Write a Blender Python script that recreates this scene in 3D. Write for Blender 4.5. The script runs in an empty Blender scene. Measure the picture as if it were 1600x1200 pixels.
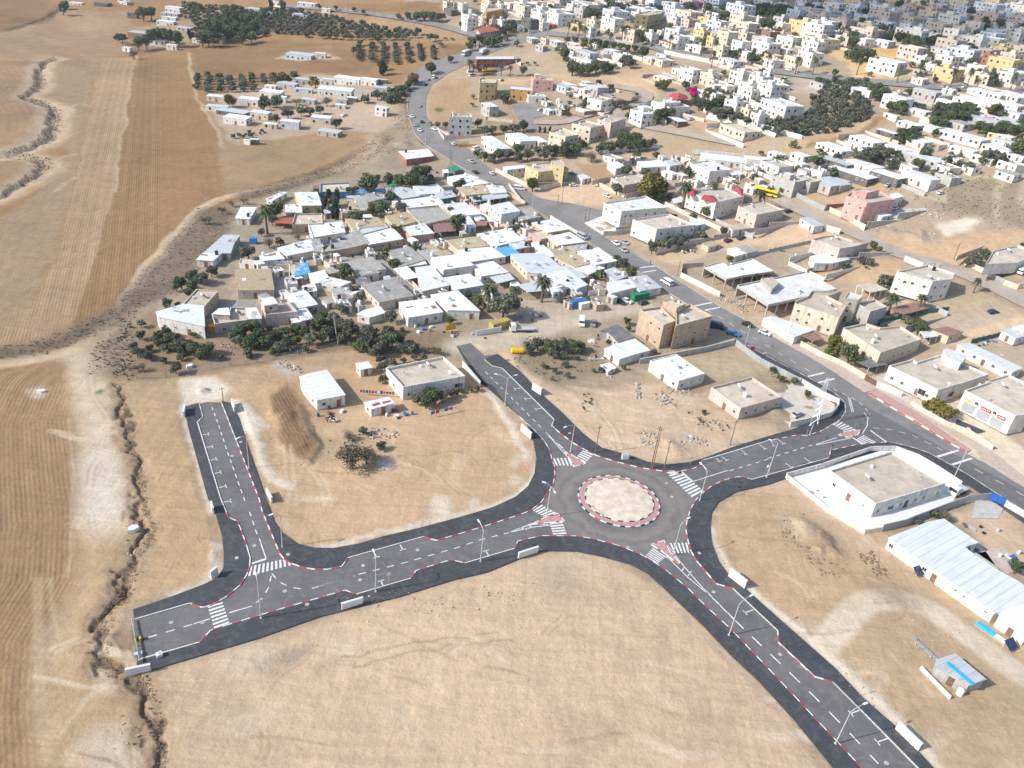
import bpy, bmesh, math, random
import numpy as np
from mathutils import Vector, Matrix
from mathutils.geometry import tessellate_polygon
random.seed(7); np.random.seed(7)
R = math.radians
SC = bpy.context.scene
COL = SC.collection
# ---------------------------------------------------------------- camera, sky, sun, exposure
CAM_H, FOC, PITCH, ROLL = 120.0, 1240.0, R(31.0), R(6.0)      # height above the roundabout, focal length in photo pixels
cam = bpy.data.cameras.new('camera'); camo = bpy.data.objects.new('camera', cam); COL.objects.link(camo)
cam.sensor_width = 36.0; cam.lens = 36.0 * FOC / 1600.0
cam.clip_start = 1.0; cam.clip_end = 20000.0
cP, sP, cR, sR = math.cos(PITCH), math.sin(PITCH), math.cos(ROLL), math.sin(ROLL)
FW = np.array([0, cP, -sP]); DN = np.array([0, -sP, -cP]); RT = np.array([1.0, 0, 0])
cx_ = Vector(cR * RT - sR * DN); cy_ = -Vector(sR * RT + cR * DN); cz_ = -Vector(FW)
camo.matrix_world = Matrix(((cx_.x, cy_.x, cz_.x, 0), (cx_.y, cy_.y, cz_.y, 0), (cx_.z, cy_.z, cz_.z, CAM_H), (0, 0, 0, 1)))
SC.camera = camo
SUN_AZ, SUN_EL = R(201.0), R(35.0)                             # where the sun stands: behind the camera's left shoulder
world = bpy.data.worlds.new('World'); SC.world = world; world.use_nodes = True
wn = world.node_tree; bg = wn.nodes['Background']
sky = wn.nodes.new('ShaderNodeTexSky'); sky.sky_type = 'NISHITA'; sky.sun_disc = False
sky.sun_elevation = SUN_EL; sky.sun_rotation = R(90) - SUN_AZ; sky.air_density = 1.0; sky.dust_density = 1.5
wn.links.new(sky.outputs[0], bg.inputs[0]); bg.inputs[1].default_value = 0.15
sl = bpy.data.lights.new('sun', 'SUN'); sl.energy = 3.9; sl.angle = R(0.53); sl.color = (1.0, 0.955, 0.89)
so = bpy.data.objects.new('sun', sl); COL.objects.link(so)
sd = Vector((math.cos(SUN_AZ) * math.cos(SUN_EL), math.sin(SUN_AZ) * math.cos(SUN_EL), math.sin(SUN_EL)))
so.rotation_euler = sd.to_track_quat('Z', 'Y').to_euler(); so.location = sd * 300
SC.view_settings.view_transform = 'Standard'; SC.view_settings.look = 'None'
SC.view_settings.exposure = 0.38; SC.view_settings.gamma = 1.0; SC.view_settings.use_curve_mapping = False
SC.cycles.max_bounces = 5; SC.cycles.diffuse_bounces = 3; SC.cycles.transparent_max_bounces = 8; SC.cycles.volume_bounces = 0
HAZE = 0.00010

# ---------------------------------------------------------------- the lie of the land
def ss(t):
    t = np.clip(t, 0, 1); return t * t * (3 - 2 * t)
def T(x, y):                                                   # flat round the new roads, a long rise towards the town
    w = np.asarray(y, float) + np.asarray(x, float)
    return 60 * ss((w - 300) / 600) + 26 * ss((w - 850) / 600) + 0 * w
def G(px, py, h=0.0):                                          # where a photo pixel meets the land (or a plane h above it)
    u, v = (px - 800) / FOC, (py - 600) / FOC
    x = u * cR + v * sR; y = -u * sR + v * cR
    d = np.array([x, cP - sP * y, -sP - cP * y])
    z, lo = 0.0, 20.0
    step, t = 6.0, 60.0
    f = lambda t: CAM_H + d[2] * t - float(T(d[0] * t, d[1] * t)) - h
    while f(t) > 0 and t < 6000: t += step; step *= 1.03
    a, b = t - step, t
    for _ in range(30):
        m = (a + b) / 2
        if f(m) > 0: a = m
        else: b = m
    return Vector((d[0] * b, d[1] * b, CAM_H + d[2] * b))
def Gz(px, py, z):                                             # where it meets the level z
    u, v = (px - 800) / FOC, (py - 600) / FOC
    x = u * cR + v * sR; y = -u * sR + v * cR
    d = (x, cP - sP * y, -sP - cP * y)
    t = (z - CAM_H) / d[2]
    return Vector((d[0] * t, d[1] * t, z))
def scale_at(p):                                               # photo pixels per metre at a place
    q = np.array(p) - np.array([0, 0, CAM_H]); return FOC / float(q @ FW)
CR = {'C1': (200, 220, 4), 'C2': (500, 220, 4), 'C3': (800, 220, 4), 'C4': (1200, 220, 4), 'C5': (200, 480, 4), 'C6': (500, 480, 4),
      'C7': (800, 480, 4), 'C8': (1200, 480, 4), 'D1': (0, 0, 4), 'D2': (300, 0, 4), 'D3': (600, 0, 16 / 3), 'D4': (850, 0, 16 / 3),
      'D5': (1100, 0, 16 / 3), 'D6': (1300, 0, 16 / 3), 'D7': (600, 120, 16 / 3), 'D8': (850, 120, 16 / 3), 'E1': (0, 500, 4),
      'E2': (150, 800, 4), 'E3': (500, 750, 4), 'E4': (800, 680, 4), 'E5': (1200, 680, 4), 'E6': (1100, 900, 4), 'E7': (1300, 900, 16 / 3),
      'E8': (0, 900, 4), 'F1': (1000, 380, 16 / 3), 'F2': (1180, 380, 16 / 3), 'F3': (1350, 480, 6.384), 'F4': (1280, 270, 8),
      'F5': (900, 220, 16 / 3), 'F6': (700, 280, 6.384), 'F7': (480, 280, 6.384), 'F8': (240, 420, 16 / 3), 'P': (0, 0, 1)}
def L(s):                                                      # 'C1 10,20 30,40' -> photo pixels of a survey note
    w = s.split(); ox, oy, k = CR[w[0]]
    return [(ox + float(a) / k, oy + float(b) / k) for a, b in (q.split(',') for q in w[1:])]
def PX(s): return s if isinstance(s, list) else L(s)
def W2(pts): return [G(a, b).to_2d() for a, b in PX(pts)]

# ---------------------------------------------------------------- materials
MATS = {}
def nt(name):
    m = bpy.data.materials.new(name); m.use_nodes = True; t = m.node_tree
    return m, t, t.nodes['Principled BSDF']
def N(t, typ, **kw):
    n = t.nodes.new(typ)
    for k, v in kw.items():
        if k.startswith('i_'):
            k = k[2:]; n.inputs[int(k) if k.isdigit() else k].default_value = v
        else: setattr(n, k, v)
    return n
def ramp(t, fac, stops):
    r = t.nodes.new('ShaderNodeValToRGB'); e = r.color_ramp.elements
    while len(e) < len(stops): e.new(0.5)
    for q, (p, c) in zip(e, stops): q.position = p; q.color = (*c, 1) if len(c) == 3 else c
    t.links.new(fac, r.inputs[0]); return r.outputs[0]
def mixc(t, a, b, fac, mode='MIX'):
    n = N(t, 'ShaderNodeMix', data_type='RGBA', blend_type=mode)
    for s, v in ((6, a), (7, b)):
        if hasattr(v, 'links'): t.links.new(v, n.inputs[s])
        else: n.inputs[s].default_value = (*v, 1)
    if hasattr(fac, 'links'): t.links.new(fac, n.inputs[0])
    else: n.inputs[0].default_value = fac
    return n.outputs[2]
def noise(t, scale, detail=4.0, rough=0.55, vec=None, dist=0.0):
    n = N(t, 'ShaderNodeTexNoise', i_Scale=scale, i_Detail=detail, i_Roughness=rough, i_Distortion=dist)
    if vec is None: vec = N(t, 'ShaderNodeNewGeometry').outputs['Position']
    t.links.new(vec, n.inputs['Vector']); return n.outputs[0]
def bump(t, bsdf, h, strength=0.4, dist=0.1):
    b = N(t, 'ShaderNodeBump', i_Strength=strength, i_Distance=dist); t.links.new(h, b.inputs['Height']); t.links.new(b.outputs[0], bsdf.inputs['Normal'])
def mono(t, col, lo, hi, scale, detail=5.0, a=0.35, b=0.65):   # a colour between two shades of itself, by noise
    f = noise(t, scale, detail)
    return ramp(t, f, [(a, tuple(c * lo for c in col)), (b, tuple(min(1, c * hi) for c in col))])
def m_plain(name, col, rough=0.7, var=0.12, scale=0.6, metal=0.0, bmp=0.0):
    if name in MATS: return MATS[name]
    m, t, b = nt(name)
    c = mono(t, col, 1 - var, 1 + var, scale)
    t.links.new(c, b.inputs['Base Color']); b.inputs['Roughness'].default_value = rough; b.inputs['Metallic'].default_value = metal
    if bmp: bump(t, b, noise(t, 6.0), bmp, 0.05)
    MATS[name] = m; return m
def m_wall(name, col):                                         # render with dust stains and drips
    if name in MATS: return MATS[name]
    m, t, b = nt(name)
    c = mono(t, col, 0.86, 1.08, 0.5)
    g = N(t, 'ShaderNodeNewGeometry'); mp = N(t, 'ShaderNodeMapping'); mp.inputs['Scale'].default_value = (2.2, 2.2, 0.25)
    t.links.new(g.outputs['Position'], mp.inputs[0])
    f = ramp(t, noise(t, 1.0, 3, vec=mp.outputs[0]), [(0.50, (0, 0, 0)), (0.72, (0.75, 0.75, 0.75))])
    c = mixc(t, c, (0.30, 0.25, 0.19), f)
    t.links.new(c, b.inputs['Base Color']); b.inputs['Roughness'].default_value = 0.85
    bump(t, b, noise(t, 8.0), 0.25, 0.03); MATS[name] = m; return m
def m_roof(kind, col):
    name = 'roof_' + kind + '_%d_%d_%d' % tuple(int(c * 99) for c in col)
    if name in MATS: return MATS[name]
    m, t, b = nt(name); tc = N(t, 'ShaderNodeTexCoord'); ob = tc.outputs['Object']
    oi = N(t, 'ShaderNodeObjectInfo')
    if kind == 'sheet':                                        # coated steel sheets: one-metre strips, seams, dust and rust
        mp = N(t, 'ShaderNodeMapping'); mp.inputs['Scale'].default_value = (1.0, 0.22, 1)
        t.links.new(ob, mp.inputs[0])
        vo = N(t, 'ShaderNodeTexVoronoi', distance='CHEBYCHEV', i_Scale=1.0, i_Randomness=0.0); t.links.new(mp.outputs[0], vo.inputs[0])
        sep = N(t, 'ShaderNodeSeparateColor'); t.links.new(vo.outputs['Color'], sep.inputs[0])
        c = ramp(t, sep.outputs[0], [(0.0, tuple(x * 0.94 for x in col)), (1.0, tuple(min(.9, x * 1.03) for x in col))])
        f = ramp(t, noise(t, 0.35, 6), [(0.55, (0, 0, 0)), (0.78, (0.35, 0.35, 0.35))]); c = mixc(t, c, (0.46, 0.40, 0.32), f)
        f = ramp(t, noise(t, 1.6, 7, 0.7), [(0.66, (0, 0, 0)), (0.76, (0.45, 0.45, 0.45))]); c = mixc(t, c, (0.28, 0.22, 0.17), f)
        ln = N(t, 'ShaderNodeTexWave', i_Scale=0.16); t.links.new(ob, ln.inputs[0])          # lapped seams and stained runs
        c = mixc(t, c, tuple(x * 0.62 for x in col), ramp(t, ln.outputs[1], [(0.0, (.8, .8, .8)), (0.035, (0, 0, 0))]))
        sx = N(t, 'ShaderNodeMapping'); sx.inputs['Scale'].default_value = (1.4, .12, 1); t.links.new(ob, sx.inputs[0])
        c = mixc(t, c, (0.40, 0.35, 0.29), ramp(t, noise(t, 1.0, 5, .65, vec=sx.outputs[0]), [(.52, (0, 0, 0)), (.72, (.45, .45, .45))]))
        w = N(t, 'ShaderNodeTexWave', i_Scale=1.6); t.links.new(ob, w.inputs[0]); bump(t, b, w.outputs[1], 0.35, 0.04)
        b.inputs['Roughness'].default_value = 0.5
    elif kind == 'straw':                                      # old foam and reed roofing, lumpy and yellow
        f = noise(t, 1.3, 8, 0.75)
        c = ramp(t, f, [(0.30, tuple(x * 0.45 for x in col)), (0.5, col), (0.68, tuple(x * 1.3 for x in col))])
        w = N(t, 'ShaderNodeTexWave', i_Scale=0.32, i_Distortion=3.0); w.inputs['Detail Scale'].default_value = 2.0; t.links.new(ob, w.inputs[0])
        c = mixc(t, c, tuple(x * 0.55 for x in col), ramp(t, w.outputs[1], [(0.0, (0.6, 0.6, 0.6)), (0.25, (0, 0, 0))]))
        bump(t, b, f, 0.9, 0.25); b.inputs['Roughness'].default_value = 0.95
    elif kind == 'asb':                                        # weathered grey corrugated sheets
        br = N(t, 'ShaderNodeTexBrick', i_Scale=0.5); br.inputs['Mortar Size'].default_value = 0.012
        br.inputs['Color1'].default_value = (*[x * 0.8 for x in col], 1); br.inputs['Color2'].default_value = (*[x * 1.15 for x in col], 1)
        br.inputs['Mortar'].default_value = (*[x * 0.45 for x in col], 1); t.links.new(ob, br.inputs[0])
        f = ramp(t, noise(t, 0.5, 6, 0.65), [(0.42, (0, 0, 0)), (0.7, (0.8, 0.8, 0.8))]); c = mixc(t, br.outputs[0], (0.30, 0.27, 0.22), f)
        f = ramp(t, noise(t, 2.2, 6, 0.7), [(0.58, (0, 0, 0)), (0.7, (0.7, 0.7, 0.7))]); c = mixc(t, c, (0.11, 0.10, 0.09), f)
        w = N(t, 'ShaderNodeTexWave', i_Scale=1.6); t.links.new(ob, w.inputs[0]); bump(t, b, w.outputs[1], 0.5, 0.05)
        b.inputs['Roughness'].default_value = 0.85
    elif kind == 'tile':
        w = N(t, 'ShaderNodeTexWave', i_Scale=1.1); t.links.new(ob, w.inputs[0])
        c = mixc(t, mono(t, col, 0.75, 1.2, 1.2), tuple(x * 0.5 for x in col), ramp(t, w.outputs[1], [(0.0, (0.7, 0.7, 0.7)), (0.3, (0, 0, 0))]))
        bump(t, b, w.outputs[1], 0.8, 0.08); b.inputs['Roughness'].default_value = 0.8
    elif kind == 'shade':
        c = mono(t, col, 0.75, 1.15, 0.8); b.inputs['Roughness'].default_value = 0.9
    else:                                                      # screed with puddle marks, patches and dust
        c = mono(t, col, 0.84, 1.08, 0.18)
        f = ramp(t, noise(t, 0.45, 7, 0.65, dist=0.6), [(0.5, (0, 0, 0)), (0.56, (0.35, 0.35, 0.35)), (0.7, (0.7, 0.7, 0.7))]); c = mixc(t, c, tuple(x * 0.66 for x in col), f)
        f = ramp(t, noise(t, 2.5, 5), [(0.6, (0, 0, 0)), (0.75, (0.6, 0.6, 0.6))]); c = mixc(t, c, tuple(x * 0.5 for x in col), f)
        b.inputs['Roughness'].default_value = 0.9
    vv = N(t, 'ShaderNodeMapRange'); vv.inputs[3].default_value = 0.86; vv.inputs[4].default_value = 1.06; t.links.new(oi.outputs['Random'], vv.inputs[0])
    hs = N(t, 'ShaderNodeHueSaturation'); t.links.new(vv.outputs[0], hs.inputs['Value']); t.links.new(c, hs.inputs['Color'])
    t.links.new(hs.outputs[0], b.inputs['Base Color']); MATS[name] = m; return m
def m_leaf(name, dark, light, flat=None):
    if name in MATS: return MATS[name]
    m, t, b = nt(name)
    f = noise(t, 1.4, 5, 0.7); c = ramp(t, f, [(0.3, dark), (0.68, light)])
    oi = N(t, 'ShaderNodeObjectInfo'); vv = N(t, 'ShaderNodeMapRange'); vv.inputs[3].default_value = 0.7; vv.inputs[4].default_value = 1.25
    t.links.new(oi.outputs['Random'], vv.inputs[0]); hs = N(t, 'ShaderNodeHueSaturation'); t.links.new(vv.outputs[0], hs.inputs['Value']); t.links.new(c, hs.inputs['Color'])
    t.links.new(hs.outputs[0], b.inputs['Base Color']); b.inputs['Roughness'].default_value = 0.75; b.inputs['Specular IOR Level'].default_value = 0.25
    MATS[name] = m; return m

# ---------------------------------------------------------------- object helpers
def tag(o, label=None, cat=None, group=None, kind=None):
    if label: o['label'] = label
    if cat: o['category'] = cat
    if group: o['group'] = group
    if kind: o['kind'] = kind
    return o
def link(name, data, parent=None, loc=None, rz=0.0):
    o = bpy.data.objects.new(name, data); COL.objects.link(o)
    if parent is not None: o.parent = parent
    if loc is not None: o.location = loc
    if rz: o.rotation_euler = (0, 0, rz)
    return o
def mesh(name, vs, fs, mats, mi=None, smooth=False):
    me = bpy.data.meshes.new(name); me.from_pydata([tuple(v) for v in vs], [], fs)
    for m in (mats if isinstance(mats, (list, tuple)) else [mats]): me.materials.append(m)
    if mi is not None: me.polygons.foreach_set('material_index', mi)
    if smooth: me.polygons.foreach_set('use_smooth', [True] * len(me.polygons))
    me.update(); return me
class MB:                                                      # collects shapes into one mesh
    def __init__(s): s.v, s.f, s.m = [], [], []
    def add(s, vs, fs, m=0):
        k = len(s.v); s.v += [tuple(v) for v in vs]; s.f += [tuple(i + k for i in f) for f in fs]; s.m += [m] * len(fs); return s
    def box(s, c, d, rz=0.0, m=0, tilt=None):
        x, y, z = d[0] / 2, d[1] / 2, d[2] / 2
        M = Matrix.Translation(c) @ Matrix.Rotation(rz, 4, 'Z')
        if tilt: M = M @ Matrix.Rotation(tilt, 4, 'X')
        vs = [M @ Vector(q) for q in ((-x, -y, -z), (x, -y, -z), (x, y, -z), (-x, y, -z), (-x, -y, z), (x, -y, z), (x, y, z), (-x, y, z))]
        return s.add(vs, [(0, 3, 2, 1), (4, 5, 6, 7), (0, 1, 5, 4), (1, 2, 6, 5), (2, 3, 7, 6), (3, 0, 4, 7)], m)
    def tube(s, pts, rad, n=6, m=0, cap=True):
        pts = [Vector(p) for p in pts]; rad = rad if isinstance(rad, (list, tuple)) else [rad] * len(pts); k = len(s.v); vs = []
        for i, p in enumerate(pts):
            d = (pts[min(i + 1, len(pts) - 1)] - pts[max(i - 1, 0)]).normalized()
            a = d.orthogonal().normalized(); b = d.cross(a)
            if abs(d.z) > 0.9: a, b = Vector((1, 0, 0)), d.cross(Vector((1, 0, 0))).normalized(); 
            vs += [p + (a * math.cos(2 * math.pi * j / n) + b * math.sin(2 * math.pi * j / n)) * rad[i] for j in range(n)]
        fs = [(i * n + j, i * n + (j + 1) % n, (i + 1) * n + (j + 1) % n, (i + 1) * n + j) for i in range(len(pts) - 1) for j in range(n)]
        if cap: fs += [tuple(range(n))[::-1], tuple(range((len(pts) - 1) * n, len(pts) * n))]
        return s.add(vs, fs, m)
    def prism(s, poly, z0, z1, m=0, top=True, bottom=False, zs=None):
        n = len(poly); a = sum(poly[i][0] * poly[(i + 1) % n][1] - poly[(i + 1) % n][0] * poly[i][1] for i in range(n))
        if a < 0: poly = poly[::-1]; zs = zs[::-1] if zs else None
        zt = zs or [z1] * n
        vs = [(p[0], p[1], z0) for p in poly] + [(p[0], p[1], z) for p, z in zip(poly, zt)]
        fs = [(i, (i + 1) % n, n + (i + 1) % n, n + i) for i in range(n)]
        if top: fs.append(tuple(range(n, 2 * n)))
        if bottom: fs.append(tuple(range(n))[::-1])
        return s.add(vs, fs, m)
    def mesh(s, name, mats, smooth=False): return mesh(name, s.v, s.f, mats, s.m, smooth)
    def obj(s, name, mats, parent=None, loc=None, rz=0.0, smooth=False): return link(name, s.mesh(name, mats, smooth), parent, loc, rz)
def inset(poly, d):                                            # polygon moved inwards by d (outwards when negative)
    n = len(poly); a = sum(poly[i][0] * poly[(i + 1) % n][1] - poly[(i + 1) % n][0] * poly[i][1] for i in range(n)); sg = 1 if a > 0 else -1
    out = []
    for i in range(n):
        p, q, r = Vector(poly[i - 1]), Vector(poly[i]), Vector(poly[(i + 1) % n])
        e1 = (q - p).normalized(); e2 = (r - q).normalized(); n1 = Vector((-e1.y, e1.x)) * sg; n2 = Vector((-e2.y, e2.x)) * sg
        b = n1 + n2; k = 2 * d / max(0.5, b.length_squared); out.append(q + b * k)
    return out
def drape(name, pts, off, m, maxlen=12.0, world=False, zfun=None):   # a sheet laid on the land
    P = pts if world else [G(a, b).to_2d() for a, b in PX(pts)]
    bm = bmesh.new(); vs = [bm.verts.new((p[0], p[1], 0)) for p in P]
    for tri in tessellate_polygon([[Vector((p[0], p[1], 0)) for p in P]]):
        try: bm.faces.new([vs[i] for i in tri])
        except ValueError: pass
    far = max(float(T(p[0], p[1])) for p in P) > 0.02
    if far:
        for _ in range(6):
            e = [e for e in bm.edges if e.calc_length() > maxlen]
            if not e: break
            bmesh.ops.subdivide_edges(bm, edges=e, cuts=1); bmesh.ops.triangulate(bm, faces=[f for f in bm.faces if len(f.verts) > 3])
    for v in bm.verts: v.co.z = float(T(v.co.x, v.co.y)) + off
    bmesh.ops.recalc_face_normals(bm, faces=bm.faces)
    for f in bm.faces:
        if f.normal.z < 0: f.normal_flip()
    me = bpy.data.meshes.new(name); bm.to_mesh(me); bm.free(); me.materials.append(m)
    return link(name, me)
def resample(P, step):
    out = [Vector(P[0])]; acc = 0
    for a, b in zip(P, P[1:]):
        a, b = Vector(a), Vector(b); d = (b - a).length; n = max(1, int(d / step))
        out += [a.lerp(b, i / n) for i in range(1, n + 1)]
    return out
def smooth_line(P, it=2):
    P = [Vector(p) for p in P]
    for _ in range(it):
        Q = [P[0]]
        for a, b in zip(P, P[1:]): Q += [a.lerp(b, .25), a.lerp(b, .75)]
        P = Q + [P[-1]]
    return P
def offset_line(P, d):
    out = []
    for i, p in enumerate(P):
        t = (P[min(i + 1, len(P) - 1)] - P[max(i - 1, 0)]).normalized(); out.append(p + Vector((-t.y, t.x)) * d)
    return out
def ribbon(name, P, w, off, m, smooth=1):                      # a strip of width w along a line
    P = resample(smooth_line(P, smooth), 5.0); a, b = offset_line(P, w / 2), offset_line(P, -w / 2)
    vs = [(q.x, q.y, float(T(q.x, q.y)) + off) for q in a] + [(q.x, q.y, float(T(q.x, q.y)) + off) for q in b]; n = len(P)
    fs = [(n + i, n + i + 1, i + 1, i) for i in range(n - 1)]
    return link(name, mesh(name, vs, fs, m))
# ---------------------------------------------------------------- the ground: one sheet, its soils, its banks and ditches
NA, NR = 1240, 940
_d = np.arctan(np.linspace(math.tan(R(31)), math.tan(R(-25.5)), NR - 40)) + PITCH    # rings ever wider apart with distance
az = np.linspace(R(-51), R(51), NA); rr = np.concatenate([CAM_H / np.tan(_d), CAM_H / np.tan(_d[-1]) * (6000.0 / (CAM_H / np.tan(_d[-1]))) ** (np.arange(1, 41) / 40)])
AA, RR = np.meshgrid(az, rr); GX = (RR * np.sin(AA)).ravel(); GY = (RR * np.cos(AA)).ravel()
def vnoise(x, y, s, seed=0):                                   # value noise, for soil edges and relief
    rs = np.random.RandomState(seed); tb = rs.rand(256, 256); x = x / s; y = y / s
    xi, yi = np.floor(x).astype(int), np.floor(y).astype(int); fx, fy = x - xi, y - yi; fx = fx * fx * (3 - 2 * fx); fy = fy * fy * (3 - 2 * fy)
    g = lambda a, b: tb[a & 255, b & 255]
    return (g(xi, yi) * (1 - fx) + g(xi + 1, yi) * fx) * (1 - fy) + (g(xi, yi + 1) * (1 - fx) + g(xi + 1, yi + 1) * fx) * fy
def fbm(x, y, s, seed=0, o=4): return sum(vnoise(x, y, s / 2 ** k, seed + k) / 2 ** k for k in range(o)) / (2 - 2 ** (1 - o)) - 0.5
GD = np.hypot(GX, GY)
HFX = fbm(GX, GY, 3.2, 12, 3) * 2.0; HFY = fbm(GX, GY, 3.2, 24, 3) * 2.0
wob = np.clip(GD / 200, 0.5, 3)
WX = GX + fbm(GX, GY, 14, 11) * 5 * wob; WY = GY + fbm(GX, GY, 14, 23) * 5 * wob
def seg_dist(x, y, P, want_u=False):
    best = np.full(x.shape, 1e9)
    for a, b in zip(P, P[1:]):
        dx, dy = b[0] - a[0], b[1] - a[1]; l2 = dx * dx + dy * dy + 1e-9
        t = np.clip(((x - a[0]) * dx + (y - a[1]) * dy) / l2, 0, 1); best = np.minimum(best, np.hypot(x - a[0] - t * dx, y - a[1] - t * dy))
    return best
def inside(x, y, P):
    c = np.zeros(x.shape, bool); n = len(P)
    for i in range(n):
        (x1, y1), (x2, y2) = P[i], P[(i + 1) % n]
        if y1 == y2: continue
        c ^= ((y1 > y) != (y2 > y)) & (x < (x2 - x1) * (y - y1) / (y2 - y1) + x1)
    return c
def near(P, pad):
    xs = [p[0] for p in P]; ys = [p[1] for p in P]
    return np.where((GX > min(xs) - pad) & (GX < max(xs) + pad) & (GY > min(ys) - pad) & (GY < max(ys) + pad))[0]
base = np.array([0.36, 0.285, 0.20]); GC = np.tile(base, (len(GX), 1)); GF = np.zeros(len(GX)); GW = np.zeros(len(GX)); GZ = np.zeros(len(GX))
def soil(pts, col, soft=1.5, fur=None, strength=1.0, wobble=1.0, amount=1.0):
    P = [tuple(p) for p in W2(pts)]; k = near(P, soft * 3 + 6)
    if not len(k): return
    x = GX[k] + (WX[k] - GX[k]) * wobble; y = GY[k] + (WY[k] - GY[k]) * wobble
    d = seg_dist(x, y, P + [P[0]]) * np.where(inside(x, y, P), 1, -1)
    w = ss(d / (2 * soft) + 0.5) * amount
    GC[k] = GC[k] * (1 - w[:, None]) + np.array(col) * w[:, None]
    m = w > 0.5
    if fur is None: GW[k] = GW[k] * (1 - w); return
    if fur[0] == 'lin':                                        # straight furrows along the line between two photo points
        a, b = G(*fur[1]).to_2d(), G(*fur[2]).to_2d(); t = (b - a).normalized(); u = (x - a.x) * -t.y + (y - a.y) * t.x
    elif fur[0] == 'edge': u = seg_dist(GX[k], GY[k], [tuple(p) for p in W2(fur[1])])
    GF[k[m]] = (u[m] if fur[0] != 'lin' else ((GX[k] - a.x) * -t.y + (GY[k] - a.y) * t.x)[m]); GW[k] = GW[k] * (1 - w) + strength * w
def track(pts, w, col, soft=1.0, amount=1.0, rise=0.0, fine=0.4, sm=2):
    P = [tuple(p) for p in smooth_line(W2(pts), sm)]; k = near(P, w + soft * 2 + 5)
    if not len(k): return
    f1, f2 = min(fine, .5), max(0, fine - .5); x = GX[k] + (WX[k] - GX[k]) * f1 + HFX[k] * f2; y = GY[k] + (WY[k] - GY[k]) * f1 + HFY[k] * f2
    d = seg_dist(x, y, P); q = ss((w / 2 + soft - d) / (2 * soft)) * amount
    GC[k] = GC[k] * (1 - q[:, None]) + np.array(col) * q[:, None]; GW[k] *= (1 - q)
    if rise: GZ[k] += rise * ss((w / 2 + soft - d) / (soft + w / 2))
def spot(px, py, r, col, amount=0.8, rise=0.0, asp=1.0):
    c = G(px, py); k = near([(c.x - r, c.y - r), (c.x + r, c.y + r)], r)
    if not len(k): return
    d = np.hypot(WX[k] - c.x, (WY[k] - c.y) * asp) + fbm(GX[k], GY[k], r, 5) * r * 0.9
    w = ss(1.15 - d / r) * amount; GC[k] = GC[k] * (1 - w[:, None]) + np.array(col) * w[:, None]
    if rise: GZ[k] += rise * ss(1 - d / r)
BR1 = (0.30, 0.185, 0.092); BR2 = (0.245, 0.152, 0.078); BR3 = (0.33, 0.225, 0.135); SAND = (0.54, 0.40, 0.272); SAND2 = (0.49, 0.345, 0.215)
PALE = (0.62, 0.52, 0.39); CHALK = (0.66, 0.59, 0.48); SCRUB = (0.165, 0.13, 0.095); GREY = (0.36, 0.33, 0.29); DIRT = (0.40, 0.31, 0.22)
# far country and the town's own dust
soil('P -900,40 -400,-60 200,-75 640,-40 640,30 735,58 735,100 690,110 630,170 560,260 420,300 300,345 190,480 120,545 -400,620 -1500,700', BR1, 4)
soil('P -600,0 90,-10 60,30 0,52 -500,70', BR2, 3)
soil('P 0,50 95,18 200,15 200,62 205,85 100,92 0,100 -400,120', BR3, 3, ('lin', (0, 95), (160, 85)), 0.5)
soil('P 95,92 160,88 114,300 60,470 0,540 -200,520 -50,380 70,290 110,240 70,150', (0.32, 0.225, 0.14), 2, ('lin', (114, 300), (160, 88)), 0.35)
soil('P 160,88 210,90 192,200 179,300 160,400 120,520 60,545 -60,560 -50,500 50,480 90,400', (0.36, 0.245, 0.15), 1.0, ('lin', (179, 300), (210, 90)), 0.95, 0.3)
soil('P 210,90 252,85 256,200 256,300 254,380 215,440 150,535 110,530 150,400 179,300 192,200', (0.268, 0.167, 0.086), 1.0, ('lin', (256, 300), (252, 85)), 1.0, 0.3)
soil('P 252,85 296,80 300,130 322,170 345,225 370,290 345,308 300,330 256,375 256,200', (0.29, 0.178, 0.09), 1.5, ('lin', (256, 300), (252, 85)), 0.35, 0.3)
soil('P 300,78 300,66 420,62 560,66 730,72 735,90 600,95 575,110 480,120 305,118', BR2, 3, ('lin', (300, 115), (640, 100)), 0.3)
soil('P 340,222 590,200 578,228 480,268 380,300 350,305', (0.33, 0.225, 0.13), 1.5, ('edge', 'P 345,308 480,275 585,222 595,190'), 0.5, 0.4)
soil('P 520,5 640,2 690,5 690,22 560,18', BR2, 3)
soil('P 470,15 610,25 700,45 735,55 730,72 640,60 430,35', BR3, 3)
soil('P -300,100 35,105 60,130 40,150 62,180 60,215 -10,235 -300,300', (0.31, 0.205, 0.12), 2, ('edge', 'P 35,105 60,130 40,150 62,180 60,215 -10,235'), 0.8)
soil('P -300,250 20,255 50,268 40,290 0,300 -300,330', (0.31, 0.205, 0.12), 2, ('edge', 'P 0,250 50,268 0,300'), 0.6)
soil('P -500,590 0,570 60,562 100,575 120,620 112,680 130,760 135,850 120,920 60,1000 55,1100 70,1260 -600,1300', (0.315, 0.205, 0.115), 2.5, ('edge', 'P 120,600 100,655 108,720 120,800 118,900 60,1000 55,1100 70,1260'), 0.9)
soil('P 110,560 186,600 230,790 195,900 150,990 160,1050 225,1065 245,1260 60,1300 50,1100 120,900 130,760 105,640', (0.47, 0.33, 0.20), 3)
for q in ('P 105,655 108,720 118,790 112,860 100,900', 'P 60,905 62,1000 70,1100 85,1240', 'P 75,905 80,960 92,1000', 'P 52,905 55,1010 60,1100 72,1240'): track(q, 0.8, (0.50, 0.38, 0.25), 0.5, 0.5)
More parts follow.
